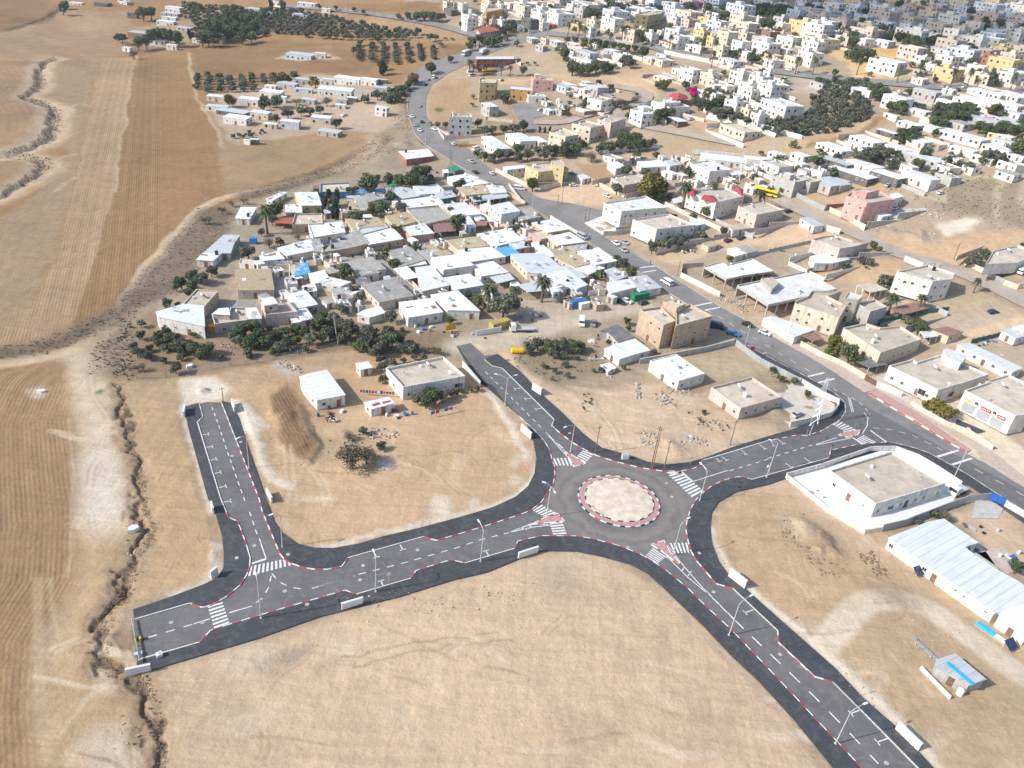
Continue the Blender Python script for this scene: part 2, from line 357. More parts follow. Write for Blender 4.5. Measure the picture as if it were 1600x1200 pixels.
# tracks
track('C1 1540,-10 1500,90 1250,200 900,290 600,350 430,430 340,560 200,700 0,960', 5.0, (0.56, 0.42, 0.28), 0.8, 0.95)
track('C1 1250,205 900,297 600,357 438,437 348,567 208,707 8,967', 0.9, (0.36, 0.25, 0.15), 0.4, 0.8, 0, .4)
track('P 200,460 187,502 150,527 125,545 60,560 0,568 -80,578', 5.5, (0.56, 0.43, 0.29), 1.2, 0.95)
track('P 150,525 148,580 155,625 165,680', 8.0, (0.54, 0.41, 0.275), 3, 0.8)
track('P 125,560 140,600 150,660 162,740 165,830', 7.0, PALE, 3, 0.6)
track('P 150,720 162,760 165,800', 9.0, CHALK, 3, 0.75)
track('P 165,1160 175,1200 180,1240', 7.0, CHALK, 3, 0.5)
track('D1 1180,330 1190,480 1240,620 1340,800 1400,920', 2.0, (0.5, 0.39, 0.27), 0.8, 0.7)
track('D1 1180,300 1300,280 1500,262', 2.5, BR3, 1, 0.6)
track('D1 1400,900 1450,1000 1480,1100 1500,1200', 1.5, BR3, 1, 0.6)
track('D1 860,330 830,420 800,600 760,900 715,1200', 1.2, (0.47, 0.36, 0.24), 0.6, 0.8)
for q in ('D1 330,1000 490,960', 'D1 340,1200 460,1110', 'D1 300,1010 400,1050', 'D1 200,935 300,880 380,800', 'D1 350,400 290,560 220,590', 'D1 200,620 350,700 510,640 575,670'): track(q, 1.5, (0.50, 0.39, 0.27), 0.8, 0.6)
# the dry gully on the left and its scrub
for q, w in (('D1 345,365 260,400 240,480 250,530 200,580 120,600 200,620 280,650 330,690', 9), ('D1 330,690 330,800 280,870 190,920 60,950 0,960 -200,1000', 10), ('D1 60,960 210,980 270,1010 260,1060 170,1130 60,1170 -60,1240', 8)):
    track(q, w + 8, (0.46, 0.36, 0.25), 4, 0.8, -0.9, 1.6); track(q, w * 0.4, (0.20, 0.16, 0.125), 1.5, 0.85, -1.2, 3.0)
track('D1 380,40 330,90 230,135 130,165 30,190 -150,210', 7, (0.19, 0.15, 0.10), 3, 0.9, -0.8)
track('D1 170,400 250,395 340,365', 4, (0.24, 0.19, 0.14), 2, 0.8)
# scrub belts
for q, w, a in (('P 600,215 570,245 500,272 440,292 390,305', 11, 0.75), ('P 335,335 318,365 290,400 262,430 232,458', 17, 0.85), ('P 215,462 190,490 130,520 60,545 -30,556', 9, 0.9), ('P 175,530 165,560 172,580', 9, 0.5), ('P 188,505 186,540 188,590', 2.5, 0.8)):
    track(q, w, SCRUB, 4, a, 0.0, 1.0)
soil('P 598,235 640,205 668,232 650,262 590,262', (0.27, 0.22, 0.16), 4, amount=.8)
soil('P 570,190 622,150 640,210 600,215', (0.30, 0.235, 0.16), 3, amount=.7)
# village floor, tan and grey
soil('P 250,470 330,425 400,310 500,290 640,262 720,255 800,300 900,360 1000,430 1010,470 900,520 800,545 740,540 700,560 600,600 480,590 300,600 190,598 190,520', (0.35, 0.285, 0.205), 4)
soil('P 190,520 240,480 330,520 540,500 700,520 740,545 600,560 420,590 190,600', (0.27, 0.195, 0.13), 3)
for q, w in (('F7 620,720 700,780 800,880 860,960 1010,1060 1140,1190', 5), ('F7 0,800 200,790 420,750 640,700 980,650 1240,590 1600,540', 6), ('F8 520,330 700,300 900,270 1100,220', 7), ('F8 990,40 1100,200', 12), ('C2 1000,400 1100,520 1300,560', 5), ('C2 700,580 1000,560 1250,540', 4), ('C2 560,900 640,1000', 4)):
    track(q, w, (0.34, 0.325, 0.305), 0.8, 0.9)
track('P 1010,478 940,486 880,500 820,522 770,535 720,540', 11, (0.52, 0.44, 0.335), 3, 0.95)
track('P 905,488 870,480 835,478', 12, (0.47, 0.39, 0.29), 4, 0.8)
soil('P 745,555 790,545 870,600 940,700 860,655 800,600', SAND, 2)
# right of the main road
soil('P 800,300 850,310 905,372 1000,440 1110,520 1300,640 1500,760 1700,860 1900,700 1800,300 1500,200 1000,200 840,230 760,240', DIRT, 3)
soil('C3 150,330 500,240 700,330 560,400 330,420 180,390', SAND, 1.5)
soil('C3 380,130 640,150 700,240 560,250 490,230', (0.345, 0.23, 0.14), 1.5)
soil('C3 1230,640 1330,560 1600,540 1660,650 1400,680 1250,700', SAND, 2)
soil('C3 850,700 1150,640 1300,700 1050,780 900,760', SAND, 2)
soil('F2 480,230 1200,120 1230,180 1170,330 900,340 560,300', SAND2, 1.2)
soil('F1 980,120 1150,60 1500,100 1480,190 1150,270', (0.36, 0.285, 0.215), 2)
soil('C4 220,330 480,290 520,390 340,400', SAND2, 1.2)
soil('C4 0,540 190,540 400,590 300,630 0,690', SAND, 1.5)
soil('C4 520,240 860,250 800,300 640,310 540,290', SAND2, 2)
soil('C4 740,600 1000,640 1280,560 1700,520 1700,680 1250,720 1180,780 900,720', SAND2, 3)
soil('C4 1050,500 1300,470 1280,540 1100,590', CHALK, 2.5, amount=.9)
soil('C4 880,320 1300,210 1700,200 1700,560 1500,500 1250,480 1000,380', (0.29, 0.235, 0.165), 4)
for q in ('C4 880,320 1120,390 1000,300 1300,220 1600,215', 'C4 1080,320 1100,380', 'C4 1440,220 1450,330 1420,480', 'C4 1590,220 1600,400'): track(q, 3, (0.46, 0.37, 0.26), 2, 0.8)
soil('F3 500,120 900,60 1600,100 1600,180 1200,330 900,350 560,230', (0.40, 0.325, 0.245), 2)
track('F3 1600,110 1400,180 1100,260 900,340', 6, SAND, 2, 0.9)
soil('F3 1080,330 1360,290 1700,300 1700,620 1590,610', (0.36, 0.29, 0.22), 1)
soil('P 1000,225 1100,228 1240,240 1380,205 1440,185 1380,175 1330,215 1270,225 1100,240 1010,250', (0.40, 0.30, 0.20), 2)
soil('C3 860,100 1200,90 1600,60 1600,0 950,-10 900,60', (0.42, 0.31, 0.205), 3, amount=.8)
soil('D8 930,380 1500,350 1500,520 1250,430 930,400', SAND2, 2, amount=.8)
soil('D4 0,600 300,600 560,600 800,560 900,440 1000,450 1060,560 1180,720 900,740 600,690 0,640', SAND2, 3, amount=.8)
soil('D3 400,670 730,660 740,900 690,950 560,1010 420,1010 360,900', (0.36, 0.25, 0.155), 1.5, ('lin', (680, 180), (690, 125)), 0.35)
soil('D3 960,660 1230,640 1180,700 940,700', SAND2, 2)
soil('D3 1000,400 1200,350 1400,500 1600,540 1600,600 1000,560', DIRT, 3)
soil('D5 990,380 1100,370 1400,370 1540,350 1640,360 1560,560 1480,640 1230,640 1230,540 1040,480', (0.56, 0.40, 0.20), 2.5)
soil('D6 330,400 480,350 600,360 620,450 540,480 400,500', (0.60, 0.40, 0.17), 2)
soil('D6 460,560 700,540 700,660 480,650', (0.50, 0.38, 0.22), 2)
soil('D5 1430,980 1400,1060 1000,1150 820,1180 1000,1230 1450,1100', (0.44, 0.32, 0.21), 2)
track('D5 1440,990 1410,1055 1250,1110 1050,1160 850,1200', 9, (0.40, 0.27, 0.155), 3, .9, 1.6)
track('D5 1445,1010 1420,1080 1260,1135 1060,1185 860,1225', 3, (0.22, 0.15, 0.09), 1.5, .8, -.6, 1.5)  # the bank's shade, painted as a dark line in the soil over a dip
soil('D5 700,650 1000,640 960,800 700,780', (0.42, 0.345, 0.27), 2)
soil('D6 1030,1040 1200,1080 1100,1130 1000,1080', SAND2, 2)
# farm in the fields
soil('D2 110,690 240,560 500,540 640,470 1200,500 1290,640 1300,760 1150,830 900,820 640,850 300,900 200,880 150,780', (0.42, 0.33, 0.235), 4)
soil('D2 520,370 640,330 880,330 920,370 700,390', (0.45, 0.37, 0.28), 3)
track('D2 1600,470 1400,440 1330,540 1300,600', 6, (0.44, 0.34, 0.24), 3, .8)
track('D2 1130,850 1150,920 1000,1040 900,1060', 9, (0.45, 0.34, 0.23), 4, .7)
soil('D2 0,300 1200,270 1600,290 1500,330 1000,290', BR3, 3, amount=.6)
soil('D1 820,180 1200,100 1560,60 1600,240 1180,260 900,300', (0.30, 0.235, 0.16), 4)
# building plots by the new roads
soil('P 205,600 290,600 285,640 330,790 345,880 335,900 205,945 240,860 235,800 222,720', (0.46, 0.32, 0.19), 2.5)
soil('P 350,620 385,580 480,560 560,545 700,560 760,600 850,700 830,780 660,830 500,860 440,845 395,720', (0.46, 0.32, 0.19), 2)
soil('P 470,640 640,620 770,600 840,700 800,790 560,850 460,850 420,780 400,700', SAND2, 4)
soil('P 190,598 400,575 560,545 580,560 380,610 340,640 280,640 200,605', (0.42, 0.30, 0.19), 2)
soil('C7 0,480 220,480 500,540 900,470 1250,600 1400,720 1600,740 1700,880 1380,900 950,960 650,930 470,850 300,700 80,530', SAND, 2.5)
soil('C6 1250,220 1600,200 1650,440 1500,500 1350,420 1250,330', (0.30, 0.245, 0.165), 3)
soil('C7 60,200 400,180 560,260 640,400 220,480 60,330', (0.27, 0.22, 0.145), 3)
soil('C7 1060,320 1400,240 1600,400 1280,480 1200,420', (0.42, 0.33, 0.22), 2)
soil('P 240,1050 400,1000 620,935 850,862 950,870 1050,930 1200,1080 1320,1240 260,1300', SAND, 2)
soil('P 1110,800 1200,745 1270,765 1320,800 1400,840 1600,1000 1800,1100 1800,1300 1440,1240 1250,1000 1130,890', SAND, 2)
soil('E5 -400,600 900,820 1600,1120 1700,2100 900,2100 0,1100', (.475, .35, .225), 3)
soil('P 1110,830 1150,770 1220,770 1290,830 1400,900 1340,960 1260,1000 1160,910', SAND2, 4)
soil('E7 350,250 560,200 860,330 1250,700 1600,1000 1600,1250 800,1250 300,900 150,620', (0.45, 0.33, 0.21), 4)

track('E7 -100,640 150,330 300,220 560,190 800,270 1100,480 1500,780 1700,900', 6, (.64, .53, .40), 1.0, 1.0)

soil('E5 1080,540 1400,400 1600,540 1700,900 1450,830 1350,700 1160,560', SAND, 1.5)
soil('C8 400,700 620,700 900,880 1300,1000 1700,1230 1700,950 1100,500 600,420', PALE, 2)
# chalky spoil, stains, mounds, the ditch along the last field
for q, w, c in (('E1 1160,540 1180,640 1230,860 1300,1120 1330,1180', 2.0, CHALK), ('E1 1480,560 1600,680', 5, CHALK), ('C5 690,600 800,800 880,1060 1000,1120', 3.0, CHALK),
                ('E3 -20,420 60,425 450,310 800,250 1100,160 1340,10', 1.6, CHALK), ('C6 1060,540 1140,660 1280,860 1350,1000 1340,1090 1240,1180', 2.2, CHALK), ('E6 260,80 600,340', 2.5, CHALK),
                ('E6 830,570 1130,840 1260,1000 1420,1180', 4, CHALK), ('E4 1240,560 1290,800 1600,1080', 1.5, CHALK), ('E2 740,200 800,320 690,430 480,520', 1.6, CHALK), ('C7 0,420 260,650', 2.0, PALE)):
    track(q, w, c, 1.0, .75, 0.12, 1.6)
soil('C5 340,440 560,430 640,520 600,590 350,620', CHALK, 1.5, amount=.85)
for x, y, r, c, am in ((165, 790, 6, CHALK, .6), (690, 800, 4, CHALK, .7), (685, 782, 3, CHALK, .6), (740, 788, 2, CHALK, .6), (797, 748, 2.5, CHALK, .5), (812, 718, 4, CHALK, .6), (825, 726, 3, (.5, .22, .17), .5), (598, 727, 2.2, (.6, .58, .54), .9),
                       (1075, 683, 2.5, (.40, .39, .38), .9), (1240, 690 - 20, 3, PALE, .5), (1140, 715, 6, PALE, .4), (1250, 990, 5, CHALK, .35), (500, 640, 10, (.36, .25, .15), .8), (540, 700, 9, (.36, .27, .17), .7),
                       (440, 573, 4, (.42, .38, .33), .8), (450, 583, 4, (.50, .46, .40), .6), (870, 900, 7, (.30, .25, .19), .35), (905, 880, 6, PALE, .25), (420, 1030, 5, (.33, .27, .2), .6), (455, 1022, 3, (.25, .22, .18), .6), (395, 1020, 6, PALE, .5),
                       (1265, 850, 12, (.36, .26, .165), .5), (1285, 845, 6, (.26, .185, .125), .6), (1245, 820, 6, (.5, .4, .28), .6), (1410, 935, 6, (.33, .26, .18), .6), (1385, 930, 5, (.34, .27, .18), .5),
                       (155, 610, 1.6, (.12, .17, .04), .9), (65, 612, 3.5, PALE, .6), (330, 608, 6, CHALK, .8), (540, 1010, 6, CHALK, .15), (960, 790, 9, (.62, .56, .47), .0)):
    spot(x, y, r, c, am)
for x, y, r, h in ((322, 610, 2.2, 1.2), (1288, 850, 4, 1.0), (1268, 838, 5, .9), (1250, 820, 4, .7), (1305, 866, 3.5, .8), (1278, 862, 3, .7), (1050, 700, 5, 0.8), (1040, 690, 4, 0.6), (1205, 645, 5, .7), (1070 + 75, 564 - 40, 4, 1.0), (440, 655, 5, 1.0), (465, 690, 5, 1.0), (660, 225, 6, 2), (632, 228, 7, 1.6), (1210, 600, 4, .6), (1345, 372, 7, 1.5), (1425, 370, 6, 1.8), (1400, 366, 6, 1.2)):
    spot(x, y, r, (0.42, .31, .2), .0, h)
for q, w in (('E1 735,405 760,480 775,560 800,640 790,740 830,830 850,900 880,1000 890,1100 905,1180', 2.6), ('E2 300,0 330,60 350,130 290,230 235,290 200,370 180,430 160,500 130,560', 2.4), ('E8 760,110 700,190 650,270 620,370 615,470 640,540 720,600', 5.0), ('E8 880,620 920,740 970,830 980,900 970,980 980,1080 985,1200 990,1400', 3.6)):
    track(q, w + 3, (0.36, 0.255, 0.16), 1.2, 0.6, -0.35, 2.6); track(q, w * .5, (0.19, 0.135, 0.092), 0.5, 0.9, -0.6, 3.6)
for q in ('E8 820,330 800,430 830,540', 'E8 760,340 800,500'): track(q, 1.2, (0.22, 0.15, 0.1), 0.8, 0.8, -0.4, 2.0)
soil('C5 880,560 1000,490 1080,620 1130,800 1190,900 1120,990 980,850', (0.235, 0.152, 0.088), 1.2, ('lin', (420 + 5, 620), (480, 715)), 1.0)
track('C5 950,540 1010,690 1110,900', 6, (.2, .13, .08), 3, .0, .4, 1.5)
track('C5 1080,620 1140,800 1190,900 1120,980', 2.5, (0.22, 0.15, 0.095), 1, .7, 0.4, 1.5)
for q in ('C5 1000,480 1150,680', 'C5 1020,470 1180,650', 'C6 30,960 500,940 900,900', 'E3 100,1120 600,1010 1100,960', 'E3 200,1160 700,1060 1200,1000', 'E6 1080,170 1270,160 1280,230 1200,290', 'E5 450,850 650,880 900,990'): track(q, 0.5, (0.31, 0.22, 0.14), 0.4, .6, 0, 1.5)
for q in ('E8 400,960 540,760 640,690', 'E8 520,800 700,660', 'E1 560,600 640,800 700,1000', 'E6 700,900 1000,1150', 'E6 1150,480 1450,760', 'C7 550,520 700,640 900,660', 'C7 700,480 1000,560 1080,720'): track(q, 1.0, PALE, 0.8, .4, 0, 1.5)
for x, y, r in ((694, 202, 5), (722, 224, 5), (688, 296 - 123, 3)): spot(x, y, r, (.06, .13, .02), .9)
for k in range(90):                                            # faint wheel tracks wandering over the bare plots
    r_ = random.Random(k + 300); x, y = [(r_.uniform(300, 1050), r_.uniform(960, 1190)), (r_.uniform(440, 800), r_.uniform(640, 820)), (r_.uniform(1130, 1560), r_.uniform(800, 1150)), (r_.uniform(110, 200), r_.uniform(560, 1190)), (r_.uniform(880, 1150), r_.uniform(600, 710))][k % 5]
    a = r_.uniform(0, 3.1); L_ = r_.uniform(40, 140); pts = []
    for j in range(5): pts.append((x, y)); x += math.cos(a) * L_ / 4; y += math.sin(a) * L_ / 6; a += r_.uniform(-.5, .5)
    if k % 5 == 3: pts = [(min(205, p[0]), p[1]) for p in pts]
    w_, c_ = r_.choice([(0.55, (0.34, 0.24, 0.15)), (0.8, (0.64, 0.52, 0.38)), (1.8, (0.62, 0.50, 0.37)), (0.5, (0.31, 0.215, 0.135))])
    track(pts, w_, c_, .3, r_.uniform(.2, .5), 0, .3)
    track([(p[0] + 11, p[1] + 2) for p in pts], w_, c_, .3, r_.uniform(.2, .45), 0, .3)
# small relief away from made roads
GZ += fbm(GX, GY, 3.0, 41, 3) * 0.22 * np.clip(1.2 - GD / 500, 0.15, 1) + fbm(GX, GY, 18, 51, 3) * 0.25
GZ += np.clip(fbm(GX, GY, 60, 61, 3) * 6, -3, 3) * ss((GD - 420) / 300)
ROADS2 = []                                                    # made surfaces press the land flat beneath them
def flatten(P, pad=1.2):
    P = [tuple(p) for p in P]; k = near(P, pad + 4)
    if not len(k): return
    d = seg_dist(GX[k], GY[k], P + [P[0]]); i = inside(GX[k], GY[k], P); w = np.where(i, 1, ss((pad + 2 - d) / 2))
    GZ[k] = GZ[k] * (1 - w) - 0.12 * w
def flatten_line(pts, w):
    P = [tuple(p) for p in W2(pts)]; k = near(P, w + 6)
    if not len(k): return
    q = ss((w / 2 + 3 - seg_dist(GX[k], GY[k], P)) / 3); GZ[k] = GZ[k] * (1 - q) - (0.1 + 0.0008 * GD[k]) * q
def land():
    V = np.stack([GX, GY, T(GX, GY) + GZ], 1)
    me = bpy.data.meshes.new('ground'); n = len(GX); me.vertices.add(n); me.vertices.foreach_set('co', V.ravel())
    i = (np.arange(NR - 1)[:, None] * NA + np.arange(NA - 1)[None]).ravel(); F = np.stack([i, i + NA, i + NA + 1, i + 1], 1)
    F = F[:, ::-1]
    me.loops.add(F.size); me.loops.foreach_set('vertex_index', F.ravel()); me.polygons.add(len(F))
    me.polygons.foreach_set('loop_start', np.arange(0, F.size, 4)); me.polygons.foreach_set('use_smooth', np.ones(len(F), bool)); me.update(calc_edges=True)
    a = me.attributes.new('soil', 'FLOAT_COLOR', 'POINT'); a.data.foreach_set('color', np.c_[GC, np.ones(n)].ravel())
    a = me.attributes.new('furrow', 'FLOAT', 'POINT'); a.data.foreach_set('value', GF)
    a = me.attributes.new('ploughed', 'FLOAT', 'POINT'); a.data.foreach_set('value', GW)
    m, t, b = nt('earth')
    at = lambda s: N(t, 'ShaderNodeAttribute', attribute_name=s)
    c = at('soil').outputs['Color']
    def vary(c, scale, lo, hi, d=5, r=.6, dist=0.0):
        f = noise(t, scale, d, r, dist=dist); k = ramp(t, f, [(0.32, (lo,) * 3), (0.68, (hi,) * 3)]); return mixc(t, c, k, 1.0, 'MULTIPLY')
    c = vary(c, 0.012, 0.88, 1.12, 6, .55, 1.0); c = vary(c, 0.09, 0.92, 1.08, 6, .6, 1.5); c = vary(c, 0.7, 0.92, 1.07, 6, .7); c = vary(c, 4.0, 0.90, 1.09, 4, .7)
    g = N(t, 'ShaderNodeNewGeometry')
    for k, (rz, sc) in enumerate(((0.35, (0.03, 0.32, 1)), (-0.8, (0.22, 0.025, 1)))):   # wheel and blade marks
        mp = N(t, 'ShaderNodeMapping'); mp.inputs['Rotation'].default_value = (0, 0, rz); mp.inputs['Scale'].default_value = sc; t.links.new(g.outputs['Position'], mp.inputs[0])
        f = noise(t, 1.0, 5, .6, vec=mp.outputs[0], dist=2.5); kk = ramp(t, f, [(0.36, (.93,) * 3), (0.5, (1.0,) * 3), (0.66, (1.05,) * 3)]); c = mixc(t, c, kk, 1.0, 'MULTIPLY')
    f = ramp(t, noise(t, 0.5, 8, .75), [(0.62, (0, 0, 0)), (0.74, (0.12,) * 3)]); c = mixc(t, c, (0.2, 0.15, 0.10), f)
    f = ramp(t, noise(t, 1.9, 7, .75), [(0.66, (0, 0, 0)), (0.75, (0.2,) * 3)]); c = mixc(t, c, (0.64, 0.53, 0.40), f)
    u = at('furrow').outputs['Fac']; nn = noise(t, 0.25, 3)
    ad = N(t, 'ShaderNodeMath', operation='MULTIPLY_ADD'); t.links.new(nn, ad.inputs[0]); ad.inputs[1].default_value = 0.5; t.links.new(u, ad.inputs[2])
    hs = []
    for per, amp in ((0.95, 0.6), (3.7, 0.55), (14.0, 0.4)):
        ml = N(t, 'ShaderNodeMath', operation='MULTIPLY'); t.links.new(ad.outputs[0], ml.inputs[0]); ml.inputs[1].default_value = 2 * math.pi / per
        sn = N(t, 'ShaderNodeMath', operation='SINE'); t.links.new(ml.outputs[0], sn.inputs[0])
        s2 = N(t, 'ShaderNodeMath', operation='MULTIPLY'); t.links.new(sn.outputs[0], s2.inputs[0]); s2.inputs[1].default_value = amp; hs.append(s2.outputs[0])
    a1 = N(t, 'ShaderNodeMath', operation='ADD'); t.links.new(hs[0], a1.inputs[0]); t.links.new(hs[1], a1.inputs[1])
    a2 = N(t, 'ShaderNodeMath', operation='ADD'); t.links.new(a1.outputs[0], a2.inputs[0]); t.links.new(hs[2], a2.inputs[1])
    brk = N(t, 'ShaderNodeMath', operation='MULTIPLY'); t.links.new(ramp(t, noise(t, 0.06, 5, .7), [(0.3, (.15,) * 3), (0.65, (1.0,) * 3)]), brk.inputs[0]); t.links.new(at('ploughed').outputs['Fac'], brk.inputs[1])
    mm = N(t, 'ShaderNodeMath', operation='MULTIPLY'); t.links.new(a2.outputs[0], mm.inputs[0]); t.links.new(brk.outputs[0], mm.inputs[1])
    mr = N(t, 'ShaderNodeMapRange', clamp=False); mr.inputs[1].default_value = -1; mr.inputs[2].default_value = 1; mr.inputs[3].default_value = 0.86; mr.inputs[4].default_value = 1.14; t.links.new(mm.outputs[0], mr.inputs[0])
    cb = N(t, 'ShaderNodeCombineColor');
    for q in range(3): t.links.new(mr.outputs[0], cb.inputs[q])
    c = mixc(t, c, cb.outputs[0], 1.0, 'MULTIPLY')
    t.links.new(c, b.inputs['Base Color']); b.inputs['Roughness'].default_value = 0.95; b.inputs['Specular IOR Level'].default_value = 0.1
    h = noise(t, 1.3, 8, .7); hm = N(t, 'ShaderNodeMath', operation='MULTIPLY_ADD'); t.links.new(mm.outputs[0], hm.inputs[0]); hm.inputs[1].default_value = 0.25; t.links.new(h, hm.inputs[2])
    bump(t, b, hm.outputs[0], 0.55, 0.35)
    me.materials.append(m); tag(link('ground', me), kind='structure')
    bm = MB(); s = 9000.0                                       # the same earth beyond, all round
    return m
# ---------------------------------------------------------------- the new roads
K1 = 'P 345,627 405,780 410,800 437.5,866 445,875 456,881 473,887 492,890 512,890 534,885.5 544,872 662,839 682,845 750,825 805,807 822,801 832,796 845,786 854,773 864,759 867,741 866,728 862,717 859,704 850,689 832,670 810,650 762,607 718,546'
O1 = 'P 713,541 742,590 770,603 785,624 800,640 822,660 833,690 838,715 835,740 825,760 805,777 770,793 720,808 660,824 640,829 600,838 560,850 520,857 490,856 465,850 440,832 428,815 410,765 398,730 384,690 372,652 360,630'
K2 = 'P 311,630 317,652 308,660 345,780 354,803 357,809 371,815 376,827 385,852 391,872 390,886 385,900 375,915 355,932 340,941 324,948 316,949.5 297,943 211,968'
O2 = 'P 208,953 240,942 275,930 322,912 340,903 349,888 350,868 347,838 336,800 325,780 294,668 287,636'
K3 = 'P 216,1032 312,1004 329,985.5 359,976 425,956 539,923 557,929 642,904 650,892 705,875 726,880.5 804,857.5 809,846 847,837.5 900,838 925,842 965,852.5 1000,866 1025,881 1040,891 1075,920 1100,945 1140,982 1205,1050 1345,1199 1420,1280'
O3 = 'P 1352,1280 1300,1199 1240,1125 1185,1065 1142,1025 1100,980 1060,942 1037,920 1012,897 985,882.5 940,870 900,862 850,861 810,874 760,895 707,907 620,934 500,964 400,999 238,1047 214,1040'
K4 = 'P 1520,1290 1432,1199 1344,1109 1301,1066 1272,1057.5 1216,1004 1215,986 1145,920 1119,912.5 1109,901 1100,890 1090,879 1084,869 1079,860 1075,845 1072,830 1073,815 1077.5,800 1085,784 1095,773 1110,761 1130,751 1150,746 1160,745.5 1175,749.5 1200,743 1295,716 1297.5,704 1335,696 1360,693 1390,691 1420,697.5 1450,707.5 1482,725 1512,742 1550,767 1580,786 1680,850'
O4 = 'P 1670,858 1600,818 1545,780 1512,758 1470,732 1435,712 1415,705 1375,705 1227,748 1200,757.5 1150,769 1122,785 1111,802 1109,827 1112,850 1122,877 1137,897 1161,917 1220,970 1260,1005 1305,1045 1347,1090 1395,1132 1432,1172 1457,1199 1545,1285'
K5 = 'P 757,562 769,572 785,576 866,656 862,665 875,677 895,692 912,702 932,712 960,721 1000,731 1032,736 1062,737 1085,732 1095,726 1097,720 1150,705 1200,689 1247,680 1262,681 1285,673 1300,664 1314,655 1321,643 1320,630 1307,617 1285,602 1245,581 1215,566 1185,550 1150,531'
O5 = 'P 1146,535 1185,557 1222,580 1255,602 1290,620 1304,632 1305,645 1290,655 1262,662 1235,672 1200,682 1150,697 1100,716 1075,723 1040,726 1012,722 985,712 940,700 910,677 875,642 850,620 812,580 777,553'
lane = L(K1)[::-1][:0]
def curve(s, it=1):
    P = [Vector(p) for p in PX(s)]; return [tuple(p) for p in (smooth_line(P, it) if it else P)]
mA = None
def m_asphalt(name, col, worn, sheen=0.75):
    m, t, b = nt(name)
    c = mono(t, col, 0.85, 1.12, 0.12, 6)
    f = ramp(t, noise(t, 0.35, 7, .7, dist=2.0), [(0.48, (0, 0, 0)), (0.7, (0.55,) * 3)]); c = mixc(t, c, worn, f)
    if name == 'dusty_asphalt':                                # dust swept into rings by the circling traffic
        cc_ = G(966, 784); g2 = N(t, 'ShaderNodeNewGeometry'); vd = N(t, 'ShaderNodeVectorMath', operation='DISTANCE'); t.links.new(g2.outputs['Position'], vd.inputs[0]); vd.inputs[1].default_value = (cc_.x, cc_.y, 0.02)
        ad = N(t, 'ShaderNodeMath', operation='MULTIPLY_ADD'); t.links.new(noise(t, .25, 5, .6), ad.inputs[0]); ad.inputs[1].default_value = 5.0; t.links.new(vd.outputs['Value'], ad.inputs[2])
        ml = N(t, 'ShaderNodeMath', operation='MULTIPLY'); t.links.new(ad.outputs[0], ml.inputs[0]); ml.inputs[1].default_value = 1 / 30.0
        c = mixc(t, c, (0.30, 0.26, 0.22), ramp(t, ml.outputs[0], [(.42, (0, 0, 0)), (.50, (.55,) * 3), (.55, (.15,) * 3), (.60, (.45,) * 3), (.72, (0, 0, 0))]))
    mp = N(t, 'ShaderNodeMapping'); mp.inputs['Rotation'].default_value = (0, 0, 0.62); mp.inputs['Scale'].default_value = (0.05, 1.3, 1); g = N(t, 'ShaderNodeNewGeometry'); t.links.new(g.outputs['Position'], mp.inputs[0])
    f = ramp(t, noise(t, 1.0, 6, .7, vec=mp.outputs[0], dist=.6), [(0.55, (0, 0, 0)), (0.7, (0.4,) * 3)]); c = mixc(t, c, tuple(x * 1.5 for x in col), f)
    f = ramp(t, noise(t, 3.0, 5, .7), [(0.6, (0, 0, 0)), (0.74, (0.5,) * 3)]); c = mixc(t, c, worn, f)
    t.links.new(c, b.inputs['Base Color']); b.inputs['Roughness'].default_value = sheen; bump(t, b, noise(t, 9, 4), 0.3, 0.02); MATS[name] = m; return m
M_CARR = m_asphalt('dusty_asphalt', (0.135, 0.131, 0.130), (0.24, 0.222, 0.20))
M_PAVE = m_asphalt('fresh_asphalt', (0.050, 0.053, 0.060), (0.15, 0.145, 0.14))
M_OLD = m_asphalt('old_asphalt', (0.215, 0.205, 0.195), (0.32, 0.285, 0.24))
M_LANE = m_asphalt('main_asphalt', (0.20, 0.193, 0.186), (0.30, 0.27, 0.235))
M_STREET = m_asphalt('street_asphalt', (0.35, 0.30, 0.25), (0.45, 0.38, 0.30))
def m_paint():
    m, t, b = nt('road_paint'); c = mono(t, (0.74, 0.74, 0.72), .9, 1.1, 2.5)
    c = mixc(t, c, (0.26, 0.245, 0.225), ramp(t, noise(t, 1.7, 8, .75), [(.50, (0, 0, 0)), (.66, (.75,) * 3)])); t.links.new(c, b.inputs['Base Color']); b.inputs['Roughness'].default_value = .65; return m
M_PAINT = m_paint()
M_RED = m_plain('red_kerb_paint', (0.46, 0.09, 0.09), 0.6, 0.15, 2.0)
M_BLACK = m_plain('black_kerb_paint', (0.03, 0.03, 0.03), 0.6, 0.2)
M_KERB = m_plain('kerb_stone', (0.42, 0.40, 0.37), 0.85, 0.12, 1.5)
M_PINK = m_plain('pink_pavers', (0.44, 0.27, 0.245), 0.85, 0.18, 2.0)
M_CREAM = m_plain('cream_gravel', (0.62, 0.53, 0.42), 0.95, 0.16, 0.5, bmp=0.4)
M_CONC = m_plain('concrete', (0.48, 0.46, 0.43), 0.85, 0.12, 0.8, bmp=.2)
M_GALV = m_plain('galvanised_steel', (0.60, 0.62, 0.64), 0.4, 0.06, 1.0, metal=0.3)
blocks = {}
main_l = 'P 640,139 637,161 638,180 642,196 649,210 664,226 694,246 716,259 742,272 769,289 806,307 825,320 845,332 882,355 917,375 955,400 990,419 1032,450 1052,462 1112,500 1150,526'
main_r = 'P 1700,822 1600,757 1495,700 1357,617 1300,580 1262,557 1200,521 1112,472 1025,417 987,392 952,375 912,350 900,342 836,306 816,292 774,270 750,251 731,232 705,214 682,202 667,184 664,170 666,152 675,131'
def polyW(pts): return [tuple(p) for p in W2(pts)]
